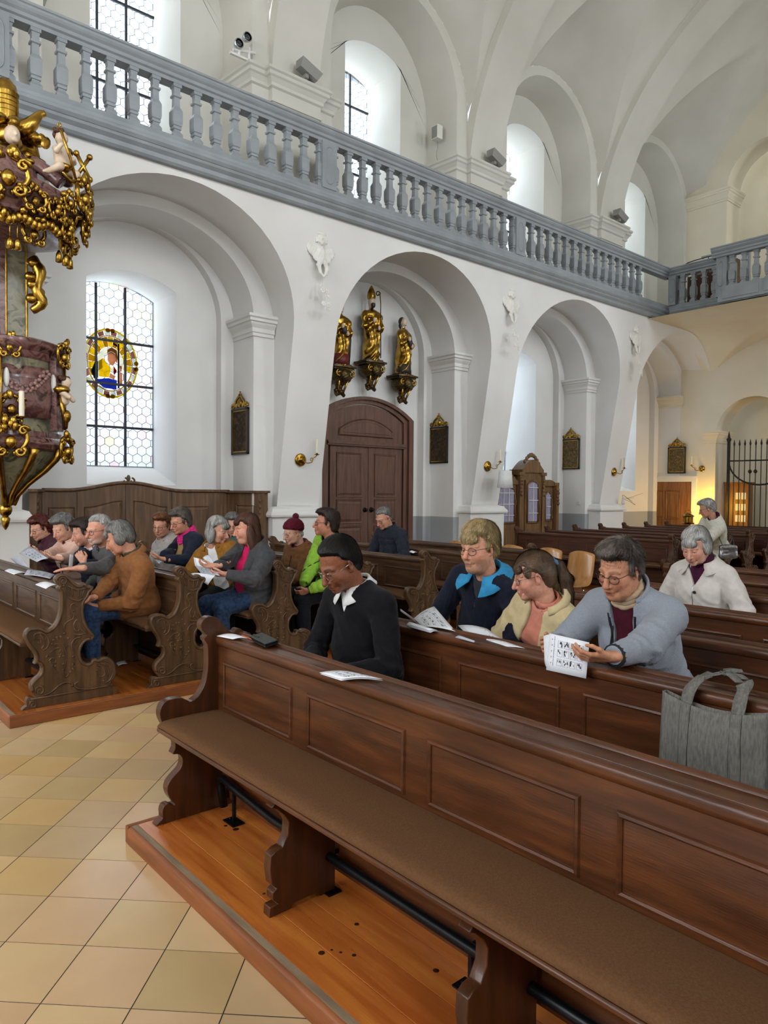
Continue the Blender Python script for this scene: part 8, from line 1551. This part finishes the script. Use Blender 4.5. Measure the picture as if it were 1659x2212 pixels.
# ================================================================== papers, bag, chairs and other small things
BOOKLETS = [{'label': 'white booklet with rows of black pictograms held by the person in grey fleece', 'pages': [(((2.49, 1.8284, 1.0355), (2.52, 1.656, 1.0209), (2.49, 1.6486, 0.8809), (2.45, 1.8126, 0.8909)), 'icons90', 'paper'), (((2.55, 1.9036, 1.0005), (2.51, 1.836, 1.0279), (2.47, 1.8181, 0.8867), (2.52, 1.8725, 0.922)), None, 'paper')]}, {'label': 'open booklet with pictograms propped up before the navy zip sweater', 'pages': [(((2.66, 2.839, 0.9396), (2.8, 2.8255, 0.9928), (2.66, 2.5294, 0.9163), (2.62, 2.7319, 0.9172)), 'icons', 'paper'), (((2.8, 3.1029, 0.9445), (2.8, 3.0748, 0.932), (2.62, 2.7319, 0.9172), (2.66, 2.839, 0.9396)), None, 'paper_grey')]}, {'label': 'sheaf of loose leaflets lying flat under the propped booklet', 'pages': [(((2.5495, 2.7773, 0.926), (2.6089, 2.7986, 0.926), (2.5694, 2.568, 0.926), (2.5243, 2.5883, 0.926)), 'text', 'paper'), (((2.5327, 2.7447, 0.923), (2.6118, 2.7658, 0.923), (2.5639, 2.5461, 0.923), (2.5107, 2.5578, 0.923)), None, 'paper_grey')]}, {'label': 'open booklet with printed text lying across the ledge before the cream jacket', 'pages': [(((2.86, 2.7028, 0.8988), (2.8, 2.4421, 0.927), (2.66, 2.2068, 0.9169), (2.63, 2.3699, 0.892)), 'textpic', 'paper'), (((2.63, 2.3699, 0.892), (2.66, 2.2068, 0.9169), (2.62, 2.0495, 0.916), (2.56, 2.1837, 0.9056)), 'text', 'paper'), (((2.5159, 2.395, 0.925), (2.5457, 2.3714, 0.925), (2.507, 2.2591, 0.926), (2.4995, 2.258, 0.925)), None, 'paper_grey')]}, {'label': 'white booklet lying on the ledge of the nearest pew', 'pages': [(((1.6087, 2.2416, 0.928), (1.7196, 2.1341, 0.928), (1.7336, 2.0175, 0.928), (1.6152, 2.1132, 0.928)), 'icons', 'paper'), (((1.6129, 2.2415, 0.922), (1.7254, 2.1328, 0.922), (1.737, 2.0188, 0.922), (1.6171, 2.1157, 0.922)), None, 'paper')]}, {'label': 'white envelope at the aisle end of the nearest ledge', 'pages': [(((1.6447, 3.1346, 0.924), (1.7386, 3.0888, 0.924), (1.7339, 2.9801, 0.924), (1.6677, 3.019, 0.924)), None, 'paper')]}, {'label': 'leaflet with pictograms held up by the person in pale pink', 'pages': [(((1.84, 7.4166, 1.0107), (1.9, 7.2718, 1.0872), (1.86, 6.5836, 1.028), (1.8, 6.6924, 0.991)), 'icons', 'paper_grey'), (((1.86, 7.8209, 0.9356), (1.84, 7.4007, 0.9987), (1.8, 6.9517, 0.9126), (1.82, 7.3068, 0.8897)), None, 'paper_grey')]}, {'label': 'open white booklet at the far end of the foremost ledge', 'pages': [(((1.5566, 6.744, 0.926), (1.6458, 6.815, 0.926), (1.6624, 6.49, 0.926), (1.5472, 6.4075, 0.926)), 'text', 'paper')]}, {'label': 'grey printed leaflet under the hand of the grey pullover', 'pages': [(((1.7242, 6.6877, 0.932), (1.7896, 6.1616, 0.932), (1.6828, 5.911, 0.93), (1.5935, 6.2887, 0.93)), 'icons', 'paper_grey')]}, {'label': 'white loose sheet hanging over the edge of the foremost ledge', 'pages': [(((1.5317, 5.7457, 0.912), (1.6268, 5.7611, 0.924), (1.6265, 5.5569, 0.924), (1.5475, 5.5369, 0.902)), 'text', 'paper')]}, {'label': 'folded white leaflet upright held before the floral scarf', 'pages': [(((1.88, 6.0682, 1.0992), (1.94, 6.1793, 1.0769), (1.94, 6.2042, 0.9523), (1.88, 6.1046, 0.9762)), None, 'paper')]}, {'label': 'leaflet held below the bright pink scarf', 'pages': [(((2.84, 6.778, 1.0147), (2.9, 6.7989, 1.0285), (2.88, 6.5601, 0.9398), (2.82, 6.5165, 0.9292)), 'icons', 'paper_grey')]}, {'label': 'open booklet held by the person in dark grey fleece', 'pages': [(((2.86, 5.8782, 1.0352), (2.9, 5.7651, 1.0132), (2.92, 5.5837, 0.9472), (2.84, 5.8104, 0.9688)), 'text', 'paper'), (((2.84, 5.8104, 0.9688), (2.92, 5.5837, 0.9472), (2.9, 5.472, 0.9077), (2.84, 5.6969, 0.9147)), 'icons', 'paper_grey'), (((2.8, 5.8076, 0.9034), (2.84, 5.6969, 0.9147), (2.9, 5.5289, 0.918), (2.84, 5.5696, 0.8246)), None, 'paper')]}, {'label': 'second booklet page standing behind the booklet of the dark grey fleece', 'pages': [(((2.96, 5.9022, 1.024), (3.02, 5.8968, 1.046), (3.0, 5.7284, 0.9902), (2.96, 5.745, 0.9589)), 'icons', 'paper')]}, {'label': 'small white note lying on the ledge before the navy quilted jacket', 'pages': [(((5.7243, 6.1989, 0.925), (5.8511, 6.2716, 0.925), (5.7596, 6.0948, 0.925), (5.6328, 6.0296, 0.925)), None, 'paper')]}, {'label': 'crumpled white tissue on the platform under the second pew', 'pages': [(((2.3653, 6.3859, 0.085), (2.4459, 6.3797, 0.095), (2.4235, 6.268, 0.09), (2.3494, 6.2775, 0.083)), None, 'paper')]}]
PHONE = [(1.7293, 2.9763, 0.923), (1.8225, 3.0144, 0.923), (1.7856, 2.8119, 0.923), (1.6929, 2.7723, 0.923)]
PENCIL = [(1.7334, 3.053, 0.928), (1.7269, 2.947, 0.928)]
def page(root, q, mt, pr, seed):
    a, b, c_, d = [Vector(p) for p in q]; n = (b-a).cross(d-a).normalized(); n = n if n.dot(CAM-a) > 0 else -n
    def P(u, v, o=0.0): return a*(1-u)*(1-v)+b*u*(1-v)+c_*u*v+d*(1-u)*v+n*(o+.010*sin(pi*u)*(1-.3*v))
    m = MB(); m.grid(lambda u, v: P(u, v), 6, 4); o = m.build('page', mt, root, smooth=True); sm = o.modifiers.new('s', 'SOLIDIFY'); sm.thickness = .0012; sm.offset = 1 if False else 0
    if not pr: return
    rr = random.Random(seed); dk = MB(); gy = MB()
    def quad(mb, u0, u1, v0, v1): mb.add([P(u, v, .0016) for u, v in ((u0, v0), (u1, v0), (u1, v1), (u0, v1))], [(0, 1, 2, 3)])
    def icon(u, v, w, h):
        for k in range(rr.randint(3, 5)):
            x = u+w*rr.uniform(.05, .75); y = v+h*rr.uniform(.05, .6); ww, hh = w*rr.uniform(.08, .2), h*rr.uniform(.15, .35); sk_ = rr.uniform(-.3, .3)*w
            dk.add([P(*p, .0016) for p in ((x, y), (x+ww, y), (x+ww+sk_*.4, y+hh), (x+sk_*.4, y+hh))], [(0, 1, 2, 3)]); dk.add([P(x+ww*.5+.35*ww*cos(t), y-hh*.12+.12*h*sin(t), .0016) for t in [2*pi*i/6 for i in range(6)]], [tuple(range(6))])
        for e in ((u, u+w, v, v+.006), (u, u+w, v+h-.006, v+h), (u, u+.006, v, v+h), (u+w-.006, u+w, v, v+h)): quad(gy, *e)
    if pr in ('icons', 'icons90'):
        if pr == 'icons90':
            for j in range(3):
                for i in range(4): icon(.26+.165*i, .14+.245*j, .13, .19)
            for k in range(26): v = .06+.031*k; quad(dk, .155, .175, v, v+.020*rr.uniform(.5, 1))
            for k in range(5): quad(gy, .095, .112, .12+.16*k, .16+.16*k)
        else:
            for j in range(4):
                for i in range(3): icon(.16+.25*i, .26+.17*j, .17, .13)
            for v, u0, u1 in ((.08, .3, .62), (.13, .12, .9), (.18, .3, .7)): quad(gy, u0, u1, v, v+.018)
    else:
        for k in range(14):
            v = .10+.058*k
            if pr == 'textpic' and v > .62 and k % 2 == 0: continue
            quad(gy, .10, rr.uniform(.75, .92) if not (pr == 'textpic' and v > .55) else .3, v, v+.014)
        if pr == 'textpic':
            for i in range(3): icon(.34+.17*i, .66, .14, .2)
    if dk.f: dk.build('print', 'ink', o)
    if gy.f: gy.build('print', 'ink_grey', o)
for i, b in enumerate(BOOKLETS):
    r = empty('booklet' if 'booklet' in b['label'] else ('envelope' if 'envelope' in b['label'] else 'leaflet')); tag(r, b['label'], 'booklet' if 'booklet' in b['label'] else 'paper')
    for j, (q, pr, mt) in enumerate(b['pages']): page(r, q, mt, pr, i*7+j)
# phone in a folding case, pencil
ph = empty('phone_case', PHONE[0]); tag(ph, 'black leather phone wallet lying on the nearest pew ledge', 'phone case')
def slabq(q, z0, z1): m = MB(); m.add([(p[0], p[1], p[2]+z) for z in (z0, z1) for p in q], [(3, 2, 1, 0), (4, 5, 6, 7), (0, 1, 5, 4), (1, 2, 6, 5), (2, 3, 7, 6), (3, 0, 4, 7)]); return m
for nm, z0, z1, mt in (('back_cover', 0, .004, 'black_leather'), ('phone', .004, .012, 'black_metal'), ('front_cover', .012, .016, 'black_leather')): child(slabq(PHONE, z0, z1), nm, mt, ph, bevel=.0025)
c0 = [Vector(p) for p in PHONE]; s0, s1 = c0[0].lerp(c0[1], .25), c0[0].lerp(c0[1], .40); mid = (c0[3]-c0[0])*.35
child(slabq([tuple(s0), tuple(s1), tuple(s1+mid), tuple(s0+mid)], .0, .019), 'clasp_strap', 'black_leather', ph, bevel=.002)
m = MB(); m.tube(PENCIL, .0038, 6); pc = empty('pencil', PENCIL[0]); child(m, 'shaft', 'pencil', pc); p0, p1 = Vector(PENCIL[0]), Vector(PENCIL[1]); m = MB(); m.tube([p1, p1+(p1-p0).normalized()*.012], [.0038, .0006], 6); child(m, 'tip', 'chair_ply', pc); tag(pc, 'short orange pencil between the envelope and the phone wallet', 'pencil')
# grey linen tote hanging on the second pew
bg = empty('tote_bag', (2.45, 1.14, .5)); tag(bg, 'grey linen tote bag hung over the ledge at the right edge', 'bag')
YL_, YR_ = 1.325, .95
def bagpt(u, v, s):
    y = YL_+(YR_-YL_)*u+.012*(v-.5)*(1-2*u); z = .905-.030*sin(pi*u)*(1-v)**3-.40*v-.0*u; bul = .035*sin(pi*min(1, max(0, u)))**.6*sin(pi*(.15+.8*v))+.006*sin(u*17+v*4)*v+.010*sin(v*13+u*7)*(u > .7)*v
    x = 2.495-(.012+bul if s > 0 else -.012-.2*bul); return (x, y, z)
m = MB(); m.grid(lambda u, v: bagpt(u, v, 1), 30, 22); m.grid(lambda u, v: bagpt(u, v, -1), 12, 8)
for u in (0, 1): m.add([bagpt(u, v/10, s) for v in range(11) for s in (1, -1)], [(2*i, 2*i+1, 2*i+3, 2*i+2) for i in range(10)])
m.add([bagpt(u/10, 1, s) for u in range(11) for s in (1, -1)], [(2*i, 2*i+1, 2*i+3, 2*i+2) for i in range(10)]); body = child(m, 'body', 'linen_grey', bg, smooth=60); body.modifiers.new('s', 'SOLIDIFY').thickness = .003
def ribbon(nm, pts, w, nrm, par): m = MB(); m.tube(cr(pts, 6), w, 8, flat=(nrm, .12)); return child(m, nm, 'linen_grey', par, smooth=True)
for ua in (.26, .74):                                            # sewn-on straps down the front
    m = MB(); m.grid(lambda u, v: tuple(Vector(bagpt(ua-.05+.10*u, v, 1))+Vector((-.0025, 0, 0))), 4, 22); o = child(m, 'strap', 'linen_grey', body, smooth=True); o.modifiers.new('s', 'SOLIDIFY').thickness = .002
    m = MB()
    for e in (-.05, .05): m.tube([tuple(Vector(bagpt(ua+e, v/22, 1))+Vector((-.003, 0, 0))) for v in range(23)], .0014, 4)
    child(m, 'seam', 'gl_dark', body)
y0, y1 = YL_+(YR_-YL_)*.26, YL_+(YR_-YL_)*.74
def arch(dx, dz, lean):
    return [(2.478-.004, y0, .88), (2.50, y0-.004, .93), (2.54+dx, y0-.02, .965+dz), (2.57+dx, y0-.07, .985+dz), (2.585+dx+lean, (y0+y1)/2, .990+dz), (2.57+dx, y1+.06, .985+dz), (2.54+dx, y1+.015, .965+dz), (2.50, y1, .93), (2.478-.004, y1, .88)]
for k, (dx, dz, ln) in enumerate(((0, .0, 0), (.05, -.004, .02))):
    q = arch(dx, dz, ln); n = 6; c_ = cr(q, 6); m = MB(); rings = []
    for i, p in enumerate(c_):
        p = Vector(p)+(Vector((.02*k, .012*k, 0)) if k else Vector()); t = (Vector(c_[min(i+1, len(c_)-1)])-Vector(c_[max(i-1, 0)])).normalized(); w = Vector((0, 1, 0)) if abs(t.y) < .7 else Vector((1, 0, 0)); w = (w-t*w.dot(t)).normalized(); rings.append([p-w*.019, p+w*.019])
    m.loft(rings, False, False); o = child(m, 'handle', 'linen_grey', bg, smooth=True); o.modifiers.new('s', 'SOLIDIFY').thickness = .004
# moulded plywood chairs in the cross passage
def chair():
    r = empty('stacking_chair'); n = 10
    def sh(u, v):
        y = (u-.5)*.42*(1-.10*abs(v-.5)); prof = cr([(-.20, .445), (-.10, .43), (.05, .425), (.15, .44), (.20, .50), (.235, .62), (.26, .76), (.275, .86)], 3); k = v*(len(prof)-1); i = min(int(k), len(prof)-2); f = k-i; x, z = prof[i][0]*(1-f)+prof[i+1][0]*f, prof[i][1]*(1-f)+prof[i+1][1]*f
        e = max(0, v-.9)/.1; return (x+.03*(2*u-1)**2*(.4+v), y*(1-.18*e*e), z-.02*e*(2*u-1)**2*1.5)
    m = MB(); m.grid(sh, 10, 21); s = m.build('seat_shell', 'chair_ply', r, smooth=True); s.modifiers.new('s', 'SOLIDIFY').thickness = .011
    for sy in (-1, 1):
        for a, b in (((-.14, .15), (-.20, .19)), ((.10, .15), (.20, .19))): m = MB(); m.tube([(a[0], sy*a[1], .425), (b[0], sy*b[1], 0)], .011, 7); m.build('leg', 'chrome', r, smooth=True)
    m = MB(); m.tube([(-.14, -.15, .42), (-.14, .15, .42), (.10, .15, .42), (.10, -.15, .42)], .010, 6, closed=True); m.build('seat_frame', 'chrome', r); return r
ch0 = chair()
CH = [(7.98, 5.58, .0, 'light plywood chair behind the cream jacket'), (8.10, 6.16, .1, 'light plywood chair half hidden by the carved pew end'), (8.05, 7.95, -.05, 'light plywood chair below the grey dado by the portal'), (8.10, 6.85, .05, 'light plywood chair behind the navy zip sweater, only its top edge showing'), (8.02, 7.35, 0, 'light plywood chair between the other chairs in the cross passage')]
for i, (x, y, a, lab) in enumerate(CH):
    o = ch0 if i == 0 else copy_tree(ch0); o.location = (x, y, 0); o.rotation_euler = (0, 0, a); tag(o, lab, 'chair', 'plywood chairs in the cross passage')
# handbag of the standing person
hb = empty('handbag', (10.45, 4.60, .80)); tag(hb, 'small silver crossbody handbag at the hip of the standing person', 'handbag')
f = Fld((-.16, -.10, -.13), (.16, .10, .13), .009); f.ell((0, 0, 0), (.125, .045, .10), k=.01); f.cap((-.09, 0, -.06), (.09, 0, -.06), .04, k=.03); f.cap((-.09, 0, .06), (.09, 0, .06), .035, k=.03); P_, F_ = f.mesh(); HBP = A(10.33, 4.56, .82)
P_ = P_+vnormals(P_, F_)*(wob(P_, 4, 3)*.005)[:, None]; o = new('bag_body', np_mesh('bag_body', P_@Rz(-.85).T+HBP, F_, 'silver_leather'), hb); o.matrix_parent_inverse = hb.matrix_basis.inverted()
m = MB(); m.tube(cr([tuple(HBP+A(-.05, .06, .09)), (10.28, 4.70, 1.08), (10.36, 4.86, 1.28), (10.48, 4.95, 1.32)], 5), .006, 5); m.tube(cr([tuple(HBP+A(.06, -.05, .09)), (10.50, 4.58, 1.02), (10.56, 4.74, 1.22)], 5), .006, 5); child(m, 'shoulder_strap', 'black_leather', hb)
m = MB(); m.tube([tuple(HBP+Rz(-.85)@A(-.10+.02*i, -.047+.004*abs(i-5)/5, .055)) for i in range(11)], .003, 4); child(m, 'zip', 'chrome', hb)
# organ console and rail seen through the organ balustrade
oc = empty('organ_console', (17.7, 8.2, 6.0)); tag(oc, 'dark brown wooden console standing behind the organ loft balustrade', 'console')
m = MB(); m.box(17.3, 18.0, 7.75, 8.75, 6.02, 6.95); m.prism([(17.35, 6.95), (18.0, 6.95), (18.0, 7.30), (17.8, 7.30)], 'y', 7.8, 8.7); child(m, 'case', 'pew_wood_dark_up', oc)
m = MB(); m.box(17.28, 17.30, 7.85, 8.05, 6.1, 6.9); child(m, 'door', 'back_door_wood', oc)
rl = empty('metal_rail', (17.2, 8.1, 6.9)); tag(rl, 'thin black metal handrail above the organ loft balustrade', 'handrail')
m = MB(); m.tube(cr([(17.2, 8.85, 7.05), (17.2, 8.80, 7.22), (17.2, 8.6, 7.28), (17.2, 8.0, 7.30), (17.2, 7.3, 7.32)], 5), .012, 6); child(m, 'bar', 'iron', rl)
for y in (8.7, 8.2, 7.7): m = MB(); m.tube([(17.2, y, 6.02), (17.2, y, 7.28)], .010, 6); child(m, 'upright', 'iron', rl)
wp = empty('white_panel', (18.4, 8.3, 6.9)); tag(wp, 'white board leaning behind the organ console', 'board'); m = MB(); m.box(18.3, 18.34, 7.75, 8.85, 6.3, 7.65); child(m, 'board', 'plaster', wp); m = MB(); m.box(18.28, 18.36, 7.70, 7.75, 6.3, 7.7); m.box(18.28, 18.36, 7.70, 8.90, 7.65, 7.70); child(m, 'frame', 'grey_paint', wp)
# dry twigs in a vase on the farthest plinth, lantern on a rear pew
tw = empty('twig_vase', (15.75, 9.45, 1.36)); tag(tw, 'dry twigs in a small vase beside the farthest pier plinth', 'vase')
m = MB(); m.lathe([(.03, 1.36), (.05, 1.42), (.03, 1.50), (.035, 1.53)], (15.80, 9.50, 0), 10); child(m, 'vase', 'plaster', tw, smooth=True); rr = random.Random(8)
for i in range(6): m = MB(); a = rr.uniform(-1, 1); m.tube(cr([(15.80, 9.50, 1.5), (15.80+.12*a, 9.45, 1.5+.1*rr.random()), (15.85+.45*abs(a), 9.40-.2*rr.random(), 1.46+.18*a)], 4), .003, 4); child(m, 'twig', 'wainscot_wood', tw)
ln = empty('brass_lantern', (16.3, 8.1, .93)); tag(ln, 'old brass lantern on the rear pew before the small door', 'lantern')
m = MB(); m.lathe([(.13, 0), (.14, .03), (.11, .05), (.11, .17), (.14, .19), (.06, .25), (.02, .27)], (16.28, 8.12, .93), 10); child(m, 'body', 'brass', ln, smooth=40); m = MB(); m.tube([(16.28, 8.12+.08*cos(t), 1.18+.08*sin(t)) for t in [pi*i/8 for i in range(9)]], .006, 5); child(m, 'handle', 'brass', ln)
